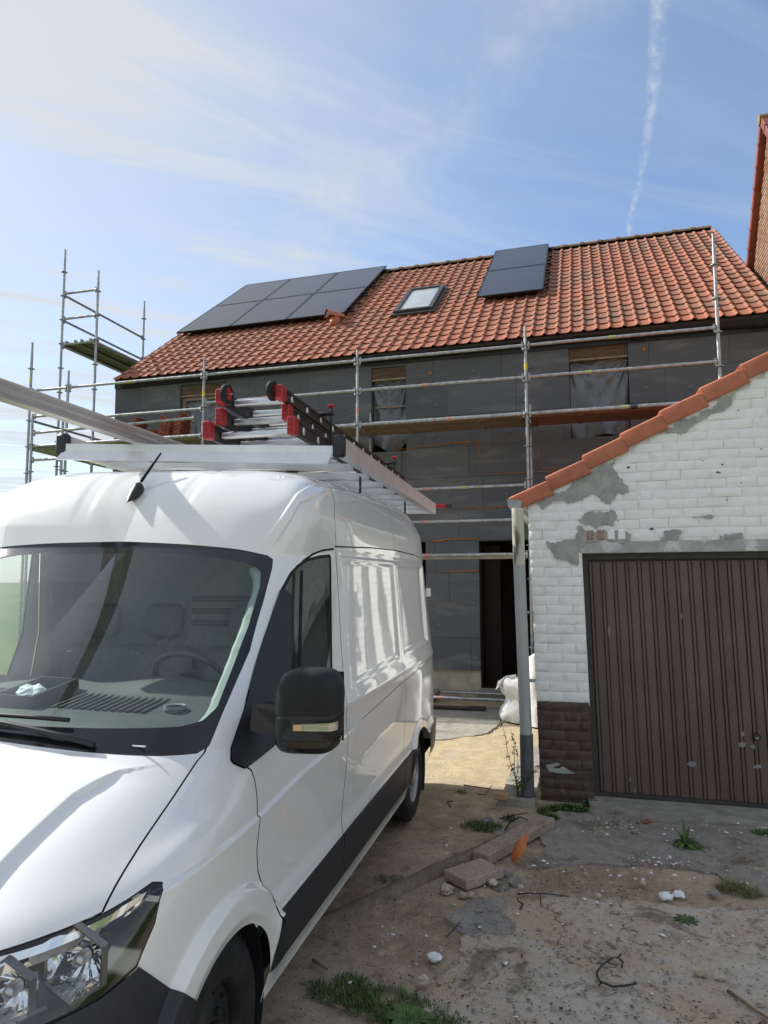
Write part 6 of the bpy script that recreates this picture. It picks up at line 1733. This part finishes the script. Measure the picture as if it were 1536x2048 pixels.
# ------------------------------------------------------------------ ladder on the rack
lad = thing('extension_ladder', 'three-part aluminium extension ladder with black stiles and red end caps lying on the roof rack', 'ladder', VM @ Vector((.31, 4.5, 2.80)), R(2.25))
class LB_(VB):
    def build(s, name, m, parent=lad, **kw): return VB.build(s, name, m, parent, **kw)
secs = [(.020, .585, 2.70, 6.35, 2.862, .098), (.075, .525, 2.76, 6.25, 2.962, .090), (.145, .535, 2.62, 6.15, 3.050, .075)]
for q_, (xl, xr, y0, y1, zc, hh) in enumerate(secs):
    dz_ = -.055 / 3.5
    for x, sd_ in ((xl, -1), (xr, 1)):
        mb = LB_(); n_ = 7; t_ = .024
        sec = [(-t_ / 2, -hh / 2), (t_ / 2, -hh / 2), (t_ / 2, hh / 2), (-t_ / 2, hh / 2)]
        mb.add([(x + u, yy, zc + v + dz_ * (yy - y0)) for yy in (y0, y1) for u, v in sec], [(0, 1, 5, 4), (1, 2, 6, 5), (2, 3, 7, 6), (3, 0, 4, 7), (3, 2, 1, 0), (4, 5, 6, 7)])
        for v in (-hh / 2 + .008, hh / 2 - .008):     # flanges
            mb.add([(x + u, yy, zc + v + w2 + dz_ * (yy - y0)) for yy in (y0, y1) for u, w2 in ((sd_ * t_ / 2, -.008), (sd_ * (t_ / 2 + .008), -.008), (sd_ * (t_ / 2 + .008), .008), (sd_ * t_ / 2, .008))], [(0, 1, 5, 4), (1, 2, 6, 5), (2, 3, 7, 6), (3, 0, 4, 7), (3, 2, 1, 0), (4, 5, 6, 7)])
        st = mb.build('stile', M['black'] if True else M['alu'], lad, angle=R(30))
        yy = y0 + .16
        while yy < y1 - .05:                            # rung ends
            mb = LB_(); mb.lathe([(.001, .004), (.016, .004), (.019, 0)], 14, Matrix.Translation((x + sd_ * (t_ / 2 + .0005), yy, zc + dz_ * (yy - y0))) @ Matrix.Rotation(R(90) * sd_, 4, 'Y') @ Matrix.Diagonal((1.6, 1.0, 1, 1))); mb.build('rung_end', M['alu'], st, smooth=True, fix=False); yy += .28
        mb = LB_(); cm_ = Matrix.Translation((x, y0 - .012, zc)); mb.bbox((-.026, -.03, -hh / 2 - .008), (.026, .05, hh / 2 + .008), .008, cm_)
        ec = mb.build('end_cap', M['red'], lad, smooth=True, angle=R(35))
        mb = LB_(); 
        for j in range(3): mb.box((-.018, -.0335, -hh / 2 + .008 + j * hh / 3), (.018, -.029, -hh / 2 + .004 + (j + .75) * hh / 3), cm_)
        mb.build('cap_ribs', pm('red_shadow', (.25, .008, .012), rough=.5), ec)
        mb = LB_(); mb.bbox((-.022, -.02, -hh / 2 - .004), (.022, .03, hh / 2 + .004), .006, Matrix.Translation((x, y1 + .008, zc + dz_ * (y1 - y0)))); mb.build('end_cap', M['red'], lad, smooth=True, angle=R(35))
    yy = y0 + .16; nr = 0
    while yy < y1 - .05:
        mb = LB_(); mb.bbox((xl + .0125, yy - .024, zc - .019 + dz_ * (yy - y0)), (xr - .0125, yy + .024, zc + .019 + dz_ * (yy - y0)), .007); mb.build('rung', M['alu'], lad, smooth=True, angle=R(35)); yy += .28
# wheels at the foot of the upper section
xl, xr, y0, y1, zc, hh = secs[2]
for x in (xl + .045, xr - .045):
    Mw = Matrix.Translation((x, y0 - .02, zc + .012)) @ Matrix.Rotation(R(90), 4, 'Y')
    mb = LB_(); mb.lathe([(.040, -.018), (.056, -.018), (.062, -.010), (.062, .010), (.056, .018), (.040, .018)], 32, Mw); wo_ = mb.build('roller_wheel', M['black_soft'], lad, smooth=True, angle=R(40), fix=False)
    mb = LB_(); mb.lathe([(.001, -.012), (.012, -.016), (.014, -.010), (.041, -.014), (.041, .014), (.014, .010), (.012, .016), (.001, .012)], 28, Mw); mb.build('hub', M['red'], wo_, smooth=True, angle=R(40), fix=False)
    mb = LB_(); mb.tube((x - .035, y0 - .02, zc + .012), (x + .035, y0 - .02, zc + .012), .006, 10); mb.build('axle', M['alu'], wo_)
# clamps holding the ladder down
for yy, dz0 in ((3.35, 0), (5.35, -.03)):
    mb = LB_(); mb.bbox((.49, yy - .03, 3.075 + dz0), (.64, yy + .03, 3.095 + dz0), .006); mb.tube((.62, yy, 2.78 + dz0), (.62, yy, 3.12 + dz0), .008, 10); co_ = mb.build('ladder_clamp', M['black'], lad, smooth=True, angle=R(40))
    mb = LB_(); mb.lathe([(.004, 0), (.012, .006), (.026, .016), (.028, .022), (.020, .028), (.001, .030)], 18, Matrix.Translation((.62, yy, 3.12 + dz0))); mb.build('clamp_knob', M['red'], co_, smooth=True, angle=R(40))

# ------------------------------------------------------------------ long aluminium profile sticking out over the windscreen
mb = VB()
a, c_ = Vector((-.47, -.35, 2.845)), Vector((-.37, 4.6, 2.815))
dx_ = (c_ - a).normalized(); dz_ = Vector((0, 0, 1)); dy_ = dz_.cross(dx_).normalized()
sec = [(-.035, -.045), (.035, -.045), (.035, -.030), (.030, -.025), (.030, -.004), (.035, .0), (.035, .012), (.030, .016), (.030, .036), (.035, .045), (-.035, .045)]
n_ = len(sec)
mb.add([p + dy_ * -u + dz_ * v for p in (a, c_) for u, v in sec], [(i, (i + 1) % n_, n_ + (i + 1) % n_, n_ + i) for i in range(n_)] + [tuple(range(n_))[::-1], tuple(range(n_, 2 * n_))])
o = mb.build('aluminium_profile', M['alu_dull'], None, angle=R(25))
tag(o, 'long aluminium profile on the roof rack, sticking out over the windscreen', 'profile')
# ------------------------------------------------------------------ things lying on the ground
GZ = .018
rq = random.Random(31)
def timber(name, a, c_, w_, h_, z0, m, label, cat='timber', bev=.006, roll=0.0):
    a, c_ = Vector((*a, 0)), Vector((*c_, 0)); d_ = c_ - a; an = math.atan2(d_.y, d_.x)
    mb = MB(); Mx = Matrix.Translation((a.x, a.y, z0)) @ Matrix.Rotation(an, 4, 'Z') @ Matrix.Rotation(roll, 4, 'X')
    mb.bbox((0, -w_ / 2, 0), (d_.length, w_ / 2, h_), bev, Mx)
    return tag(mb.build(name, m), label, cat)
timber('timber_beam', (-.755, 4.98), (-.36, 5.86), .135, .075, .010, M['wood_grey'], 'sawn timber beam lying between the asphalt edge and the drainpipe', bev=.008)
timber('timber_block', (-.86, 4.60), (-.66, 4.86), .215, .062, .010, M['wood_grey'], 'short thick timber block lying at the end of the sawn beam')
# half buried sleeper
mb = MB(); pts = []; rr = []
for i in range(26):
    t = i / 25; p = Vector((-.60, 5.55)).lerp(Vector((-1.62, 3.72)), t)
    pts.append((p.x + .02 * mnoise.noise((t * 6, 1, 1)), p.y, -.022 - .02 * t + .012 * mnoise.noise((t * 7, 2, 1)))); rr.append(.075 + .012 * mnoise.noise((t * 9, 3, 1)))
mb.path(pts, .08, 12, rr); tag(mb.build('old_sleeper', M['wood_buried'], smooth=True), 'old dark timber sleeper half buried along the edge of the dirt track', 'timber')
mb = MB(); mb.bbox((-.70, 6.28, .05), (-.58, 6.36, .11), .008, Matrix.Rotation(.02, 4, 'Z')); tag(mb.build('wood_block', pm('pale_wood', (.42, .29, .16), (.34, .22, .12), rough=.8, ns=20)), 'small pale wooden block on the kerb beside the drainpipe foot', 'block')
# crumpled orange bag
mb = MB(); oc = Vector((-.545, 5.05, .02))
def crumple(c_, rx, ry, rz, seed, n1=18, n2=12, amp=.35, flat=.0):
    def fn(u, v):
        a = 2 * math.pi * u; b2 = math.pi * (v - .5)
        d_ = Vector((math.cos(b2) * math.cos(a), math.cos(b2) * math.sin(a), math.sin(b2)))
        k_ = 1 + amp * mnoise.noise(d_ * 2.1 + Vector((seed, 0, 0))) + amp * .6 * mnoise.noise(d_ * 5.0 + Vector((0, seed, 0)))
        return Vector(c_) + Vector((d_.x * rx * k_, d_.y * ry * k_, max(d_.z, -.6) * rz * k_ + rz * .6))
    m_ = MB(); m_.grid(fn, n1, n2, True); return m_
def leafy(mb, base, dirv, L, w_, curl=.4, n_=5, side=None):
    """one bent leaf blade"""
    d_ = Vector(dirv).normalized(); s_ = side or d_.cross(Vector((0, 0, 1)))
    if s_.length < 1e-4: s_ = Vector((1, 0, 0))
    s_.normalize(); p = Vector(base); vs = []
    for i in range(n_ + 1):
        t = i / n_
        ww = w_ * math.sin(math.pi * min(1, .15 + .85 * t)) ** .8 * (1 if t < 1 else 0)
        vs += [p + s_ * ww, p - s_ * ww]
        d_ = (d_ + Vector((0, 0, -curl / n_ * (1 + t)))).normalized(); p = p + d_ * (L / n_)
    mb.add(vs, [(2 * i, 2 * i + 1, 2 * i + 3, 2 * i + 2) for i in range(n_)])
mb = MB(); s1 = Vector((.55, .5, 1.0)).normalized()
mb.grid(lambda u, v: oc + s1 * (.20 * v) + Vector((.7, -.7, .1)).normalized() * ((u - .5) * .11 * math.sin(math.pi * (.12 + .8 * v))) + Vector((-.5, -.5, .5)) * (.045 * math.sin(math.pi * u) * math.sin(math.pi * v) + .012 * mnoise.noise((u * 5, v * 5, 2))), 12, 12)
tag(mb.build('orange_scrap', pm('orange_plastic', (.55, .17, .045), (.42, .12, .035), rough=.4, ns=18), smooth=True), 'crumpled orange plastic scrap leaning against the sawn beam', 'scrap')
# bag of rubble behind the downpipe
bc = Vector((-.86, 10.05, .02))
def bag(u, v):
    a = 2 * math.pi * u; h = v * .58
    prof = .36 - .14 * v ** 1.5 + .02 * math.sin(v * 11)
    k_ = 1 + .16 * mnoise.noise((math.cos(a) * 1.7, math.sin(a) * 1.7, v * 3)) + .07 * mnoise.noise((math.cos(a) * 5, math.sin(a) * 5, v * 9))
    lx = -.10 * smooth01(.4, 1, v); 
    if v >= .999: prof *= .25
    return bc + Vector((math.cos(a) * prof * k_ * .95 + lx, math.sin(a) * prof * k_ * .8, h + .05 * mnoise.noise((math.cos(a) * 2, math.sin(a) * 2, 5)) * v))
mb = MB(); mb.grid(bag, 48, 28, True)
def flap(u, v): 
    return bc + Vector((-.16 - .24 * u + .03 * v, -.14 + .26 * v, .55 + .05 * math.sin(u * 5 + v * 4) - .10 * u * u))
mb.grid(flap, 10, 8)
tag(mb.build('rubble_bag', pm('white_woven_bag', (.72, .72, .70), (.62, .62, .60), rough=.75, ns=40, bs=120, bst=.2, bd=.003), smooth=True, fix=False), 'bulging white woven bag standing on the slab behind the drainpipe', 'bag')
bc = Vector((-.62, 9.7, .02))
mb = MB(); mb.grid(lambda u, v: Vector((-.62, 9.75, .02)) + Vector((math.cos(6.283 * u) * (.22 - .05 * v) * (.2 if v > .99 else 1), math.sin(6.283 * u) * (.20 - .04 * v) * (.2 if v > .99 else 1), v * .95)) * (1 + .10 * mnoise.noise((math.cos(6.283 * u) * 2, math.sin(6.283 * u) * 2, v * 4))), 40, 20, True)
tag(mb.build('tall_bag', pm('white_woven_bag_b', (.70, .70, .69), (.6, .6, .59), rough=.75, ns=40), smooth=True, fix=False), 'tall narrow white bag standing against the garage side wall', 'bag')
# litter
for (x, y, s_, lb) in ((-.80, 3.70, .038, 'crumpled white tissue lying alone on the dirt track'), (.385, 4.74, .042, 'crumpled white paper on the soil strip, the wider of two'), (.47, 4.80, .034, 'crumpled white paper on the soil strip beside the small weed')):
    o = crumple((x, y, GZ - .004), s_, s_ * .75, s_ * .55, x * 9, 14, 9, .42).build('crumpled_paper', M['white_item'], smooth=False); tag(o, lb, 'paper')
# black strap
mb = MB(); zp = [(1242, 1908), (1236, 1918), (1222, 1922), (1203, 1932), (1194, 1945), (1194, 1958), (1202, 1967), (1225, 1973), (1250, 1975), (1273, 1972)]
def gp(px, py, z=0.0):
    v = c_fwd + c_right * ((px - 768) / 1420.0) - c_up * ((py - 1024) / 1420.0); t = (z - CAM_H) / v.z
    return Vector((v.x * t, v.y * t, z))
pts = [gp(a, b_, GZ + .006) + Vector((0, 0, .012 * math.sin(i * .9) ** 2)) for i, (a, b_) in enumerate(zp)]
mb.path(pts, .0048, 6); mb.path([gp(1240, 1918, GZ + .008), gp(1246, 1924, GZ + .012), gp(1243, 1935, GZ + .004)], .0042, 6); mb.path([gp(1203, 1966, GZ + .006), gp(1198, 1970, GZ + .003)], .0035, 6)
tag(mb.build('black_strap', M['black'], smooth=True), 'curled black cable tie lying on the worn asphalt', 'cable tie')
# twigs and wire
def twig(px, r, m, label, name='twig', cat='stick', z=GZ):
    mb = MB(); mb.path([gp(a, b_, z + .004 + .006 * (i % 2)) for i, (a, b_) in enumerate(px)], r, 6, [r * (1 - .5 * i / len(px)) for i in range(len(px))]); tag(mb.build(name, m, smooth=True), label, cat)
twig([(1456, 1982), (1480, 1998), (1510, 2020), (1545, 2042)], .009, M['twig'], 'long pale dry stick lying on the worn asphalt')
twig([(626, 1920), (640, 1930), (655, 1938)], .009, M['twig'], 'short pale stick on the dirt beside the van sill')
twig([(655, 2008), (672, 2012), (690, 2018)], .008, M['twig'], 'short pale stick lying in the large grass patch')
twig([(1035, 1788), (1060, 1786), (1100, 1788), (1138, 1793)], .005, M['black'], 'thin black wire lying across the broken asphalt', 'wire', 'wire')
twig([(1040, 1818), (1046, 1808), (1036, 1802), (1034, 1795)], .005, M['black'], 'bent black wire stub beside the broken asphalt', 'wire', 'wire')
twig([(1080, 1787), (1082, 1812)], .0035, M['black'], 'short black wire end crossing the long wire', 'wire', 'wire')
twig([(892, 1874), (905, 1862), (920, 1844)], .004, M['black'], 'thin black twig beside the cracked asphalt lumps', 'twig', 'stick', .03)
twig([(928, 1570), (955, 1574), (978, 1577), (984, 1571)], .006, M['black'], 'long thin dark twig at the edge of the sunlit sand', 'twig', 'stick', .01)
twig([(955, 1588), (968, 1590), (975, 1583), (982, 1577)], .005, M['black'], 'forked dark twig beside the long thin twig', 'twig', 'stick', .01)
twig([(906, 1602), (894, 1604), (902, 1614), (896, 1609)], .005, M['black'], 'small bent dark twig on the soil behind the rear wheel', 'twig', 'stick', .01)
twig([(1010, 1660), (1020, 1645), (1040, 1634), (1055, 1640), (1058, 1656)], .006, M['black_soft'], 'black cable looping over the end of the sawn beam', 'cable', 'cable', .03)
twig([(1000, 1637), (1030, 1630), (1056, 1626)], .005, M['black_soft'], 'black cable lying straight at the drainpipe foot', 'cable', 'cable', .03)
# stones, crumbs and broken asphalt
def stone(px, py, s_, m, label, name='stone', fl=.6, seed=None, group=None, cat='stone', z=GZ):
    p = gp(px, py, z); sd_ = seed or px * .13 + py * .07
    o = crumple((p.x, p.y, z - s_ * .15), s_, s_ * (.7 + .3 * math.sin(sd_)), s_ * fl, sd_, 11, 8, .45).build(name, m, smooth=False)
    tag(o, label, cat, group)
stone(1270, 1668, .030, M['stone'], 'dark rounded stone on the asphalt before the garage door')
stone(1427, 1790, .034, M['stone'], 'grey rounded stone beside the dry grass tuft')
stone(1478, 1697, .016, M['stone'], 'small dark pebble on the asphalt near the wall weed')
for i, (a, b_, s_) in enumerate(((1195, 1794, .024), (1232, 1825, .030), (846, 1965, .028), (1402, 1950, .030), (1440, 1957, .030), (893, 1783, .040), (925, 1793, .026), (962, 1795, .022), (940, 1792, .022), (985, 1768, .030), (1170, 1749, .018), (1286, 1768, .020), (1040, 1775, .018), (1305, 1968, .014), (1522, 2010, .022), (1510, 1740, .02), (1225, 1888, .018), (1230, 1925, .018), (1145, 1890, .014), (1142, 1922, .014), (900, 1972, .012), (930, 1955, .012))):
    stone(a, b_, s_, M['stone_pale'], 'pale crumbly lump of foam or plaster lying on the ground', 'plaster_lump', .75, None, 'pale crumbs on the ground', 'rubble')
for i, (a, b_, s_) in enumerate(((950, 1850, .115), (990, 1848, .12), (925, 1838, .09), (1000, 1770, .06), (975, 1755, .05), (1030, 1765, .045), (1015, 1745, .04), (955, 1812, .08), (990, 1812, .075), (1000, 1660, .07), (975, 1640, .05))):
    p = gp(a, b_, .012); mb = MB(); n_ = 9; sd_ = i * 3.7
    ol = [(p.x + math.cos(6.283 * j / n_) * s_ * (1 + .45 * mnoise.noise((j * 1.7, sd_, 0))), p.y + math.sin(6.283 * j / n_) * s_ * 1.3 * (1 + .45 * mnoise.noise((j * 1.3, sd_, 4)))) for j in range(n_)]
    zt = .012 + .007 * (i % 3)
    mb.add([(x, y, -.01) for x, y in ol] + [(p.x + (x - p.x) * .93, p.y + (y - p.y) * .93, zt + .014 * mnoise.noise((x * 20, y * 20, sd_))) for x, y in ol], [tuple(range(n_, 2 * n_))] + [(j, (j + 1) % n_, n_ + (j + 1) % n_, n_ + j) for j in range(n_)])
    tag(mb.build('asphalt_lump', M['asphalt'] if i < 9 else M['stone']), 'broken lump of asphalt by the timber block' if i < 9 else 'grey concrete lump between the grass and the drainpipe', 'rubble', 'broken asphalt lumps' if i < 9 else 'concrete lumps by the pipe')
# uncountable grit: paint flakes, brick dust, gravel
def grit(name, spots, m, label, cat, smin, smax, seed):
    r_ = random.Random(seed); mb = MB()
    for (px, py, sx, sy, n_) in spots:
        c_ = gp(px, py, 0)
        for i in range(n_):
            x, y = c_.x + r_.gauss(0, sx), c_.y + r_.gauss(0, sy); s_ = r_.uniform(smin, smax) * (r_.random() ** 1.5 + .3)
            z = .024 if y > 5.05 else .019
            a = r_.uniform(0, 6.28); h = s_ * r_.uniform(.2, .6)
            Mx = Matrix.Translation((x, y, z)) @ Matrix.Rotation(a, 4, 'Z') @ Matrix.Rotation(r_.uniform(-.3, .3), 4, 'X')
            mb.add([(-s_, -s_ * .6, 0), (s_ * .8, -s_ * .7, 0), (s_, s_ * .5, 0), (-s_ * .6, s_ * .7, 0), (-s_ * .4, -s_ * .2, h), (s_ * .4, s_ * .2, h)], [(0, 1, 5, 4), (1, 2, 5), (2, 3, 4, 5), (3, 0, 4)], Mx)
    tag(mb.build(name, m, fix=False), label, cat, kind='stuff')
grit('paint_flakes', [(1240, 1660, .25, .10, 46), (1320, 1728, .12, .06, 46), (1440, 1660, .2, .08, 26), (1180, 1748, .35, .07, 40), (1380, 1755, .35, .08, 30), (1200, 1640, .25, .05, 24), (1300, 1900, .45, .25, 24), (900, 1850, .35, .4, 30), (1120, 1800, .3, .1, 24), (950, 1690, .25, .2, 22)], M['white_item'], 'white paint flakes scattered before the garage', 'flakes', .004, .014, 3)
grit('brick_crumbs', [(1290, 1650, .05, .03, 22), (1330, 1735, .08, .04, 34), (1500, 1690, .10, .06, 14), (1350, 1790, .05, .05, 8)], M['brick_red'], 'red brick crumbs scattered on the asphalt', 'crumbs', .004, .016, 5)
grit('gravel', [(1200, 1960, .6, .45, 700), (1000, 1950, .45, .4, 500), (800, 1860, .3, .5, 700), (1150, 1770, .4, .12, 500), (1400, 1900, .4, .3, 300), (880, 1680, .2, .5, 400), (1300, 1660, .5, .15, 300)], M['stone'], 'fine grey gravel and grit on the yard', 'gravel', .002, .011, 7)
grit('dark_crumbs', [(1000, 2000, .45, .25, 260), (1140, 1770, .35, .10, 200), (800, 1800, .3, .6, 120)], pm('dark_soil_crumb', (.06, .042, .028), rough=.95), 'dark soil crumbs on the worn asphalt', 'crumbs', .003, .009, 9)
# plants
def blades(name, spots, m, label, cat, hmin, hmax, seed, wide=.0022, kind='stuff', lean_=.5):
    r_ = random.Random(seed); mb = MB()
    for (px, py, sx, sy, n_) in spots:
        c_ = gp(px, py, 0)
        for i in range(n_):
            a = r_.uniform(0, 6.28); q_ = math.sqrt(r_.random())
            x, y = c_.x + math.cos(a) * q_ * sx, c_.y + math.sin(a) * q_ * sy
            if mnoise.noise((x * 9, y * 9, seed)) < -.25: continue
            leafy(mb, (x, y, 0.0), (r_.uniform(-lean_, lean_), r_.uniform(-lean_, lean_), 1), r_.uniform(hmin, hmax) * (1 - .5 * q_), wide * r_.uniform(.7, 1.4), r_.uniform(.3, 1.4), 3)
    return tag(mb.build(name, m, fix=False, smooth=True), label, cat, kind=kind)
blades('grass_patch', [(690, 1990, .24, .10, 900), (770, 2010, .22, .14, 1100), (840, 2045, .22, .12, 900), (700, 1965, .10, .05, 250), (880, 2075, .2, .1, 500)], M['grass'], 'low green grass patch beside the front wheel', 'grass', .03, .075, 41)
blades('grass_patch', [(965, 1655, .17, .12, 900)], M['grass'], 'round green grass patch by the concrete lumps', 'grass', .03, .08, 42)
blades('grass_patch', [(785, 1760, .13, .06, 220), (925, 1585, .08, .05, 160)], M['grass'], 'thin grass growing on the dirt track', 'grass', .02, .05, 43)
blades('dry_grass', [(1480, 1785, .13, .09, 520), (1455, 1775, .06, .04, 160)], M['grass_dry'], 'dry yellowish grass tuft at the edge of the asphalt', 'grass', .05, .14, 44, .002, 'stuff', .9)
blades('grass_tuft', [(1532, 1672, .10, .06, 320)], M['grass'], 'grass tuft growing at the threshold of the garage door', 'grass', .04, .10, 45)
blades('grass_tuft', [(1025, 1640, .08, .05, 160), (1085, 1625, .05, .05, 140)], M['grass'], 'thin grass growing round the drainpipe foot', 'grass', .04, .11, 47)
blades('grass_tuft', [(1260, 1640, .3, .02, 60), (1430, 1650, .25, .03, 70), (1000, 1775, .1, .05, 40), (870, 1830, .3, .2, 60)], M['grass_dry'], 'sparse dry grass blades in the joints of the yard', 'grass', .02, .06, 48)
def plant(name, label, c_, leaves, cat='weed', m=None):
    mb = MB()
    for (d_, L, w_, cu) in leaves: leafy(mb, c_, d_, L, w_, cu, 6)
    return tag(mb.build(name, m or M['leaf'], fix=False, smooth=True), label, cat)
rl = random.Random(77)
c_ = gp(1372, 1690, .02)
plant('dandelion', 'leafy dandelion growing in the joint before the garage door', c_, [((rl.uniform(-1, 1), rl.uniform(-1, 1), rl.uniform(.3, 1.2)), rl.uniform(.08, .16), rl.uniform(.010, .018), rl.uniform(.8, 1.9)) for i in range(38)] + [((-.05, .1, 1), .19, .016, .35), ((.15, .1, 1), .14, .014, .5), ((-.3, .1, .8), .15, .013, .7)] + [((rl.uniform(.3, 1), rl.uniform(-.5, .3), .3), rl.uniform(.16, .26), .008, 1.2) for i in range(10)])
c_ = gp(1370, 1838, .016); plant('rosette_weed', 'small flat green weed beside the crumpled papers', c_, [((math.cos(i * .7), math.sin(i * .7), .35), rl.uniform(.06, .11), .009, .8) for i in range(16)])
c_ = gp(812, 2040, .01); plant('broadleaf_weed', 'broad-leaved green weed in the large grass patch', c_, [((math.cos(i * 1.1), math.sin(i * 1.1), .8), rl.uniform(.10, .15), .034, 1.0) for i in range(7)])
# moss and ground cover at the wall corner
mb = MB(); r_ = random.Random(6)
for (px, py, sx, sy, n_) in ((1140, 1622, .20, .07, 1000), (1098, 1640, .08, .07, 500), (1185, 1612, .09, .03, 260)):
    q0 = gp(px, py, 0)
    for i in range(n_):
        a = r_.uniform(0, 6.28); q_ = math.sqrt(r_.random()); x, y = q0.x + math.cos(a) * q_ * sx, q0.y + math.sin(a) * q_ * sy
        leafy(mb, (x, y, .015 + r_.random() * .05 * (1 - q_)), (r_.uniform(-1, 1), r_.uniform(-1, 1), r_.uniform(.2, 1)), r_.uniform(.015, .03), r_.uniform(.005, .009), .6, 2)
tag(mb.build('ground_cover', M['leaf'], fix=False, smooth=True), 'low green ground cover at the foot of the garage corner', 'ground cover', kind='stuff')
# tall weed behind the downpipe
wd_ = thing('tall_weed', 'tall spindly weed with narrow leaves growing behind the drainpipe', 'weed', gp(1035, 1598, .03))
base = gp(1036, 1598, .03)
st_ = MB(); lf = MB(); r_ = random.Random(14)
for s_ in range(5):
    ang = r_.uniform(0, 6.28); tip = Vector((-.16 + .08 * s_ + r_.uniform(-.03, .03), r_.uniform(-.08, .08), .62 - .08 * s_ + r_.uniform(-.04, .04)))
    pts = [base + Vector((tip.x * (t ** 1.3), tip.y * t, tip.z * t)) + Vector((.01 * math.sin(t * 9 + s_), 0, 0)) for t in [i / 9 for i in range(10)]]
    st_.path(pts, .003, 5, [.0042 * (1 - .07 * i) for i in range(10)])
    for i in range(26):
        t = r_.uniform(.12, 1.0); j = min(int(t * 9), 8); p = pts[j].lerp(pts[j + 1], t * 9 - j)
        leafy(lf, p, (r_.uniform(-1, 1), r_.uniform(-1, 1), r_.uniform(-.1, .9)), r_.uniform(.035, .08) * (1.25 - .5 * t), r_.uniform(.005, .010), r_.uniform(.6, 1.5), 3)
st_.build('stem', pm('weed_stem', (.09, .085, .035), rough=.7), wd_, smooth=True, fix=False)
tag(lf.build('leaves', M['leaf'], wd_, smooth=True, fix=False), kind='stuff')

# things lying on the van's dashboard
o = crumple(VM @ Vector(Lp((-.08, 1.33, 1.425))), .06, .05, .03, 4.2, 14, 9, .5).build('crumpled_paper', M['white_item']); tag(o, 'crumpled white paper in the bin on the van dashboard', 'paper')
o = crumple(VM @ Vector(Lp((-.32, 1.27, 1.412))), .085, .05, .03, 8.2, 16, 10, .2).build('blue_packet', pm('blue_white_packet', (.62, .72, .76), (.10, .24, .42), rough=.35, ns=22, lo=.48, hi=.55), smooth=True); tag(o, 'blue and white packet lying on the van dashboard', 'packet')
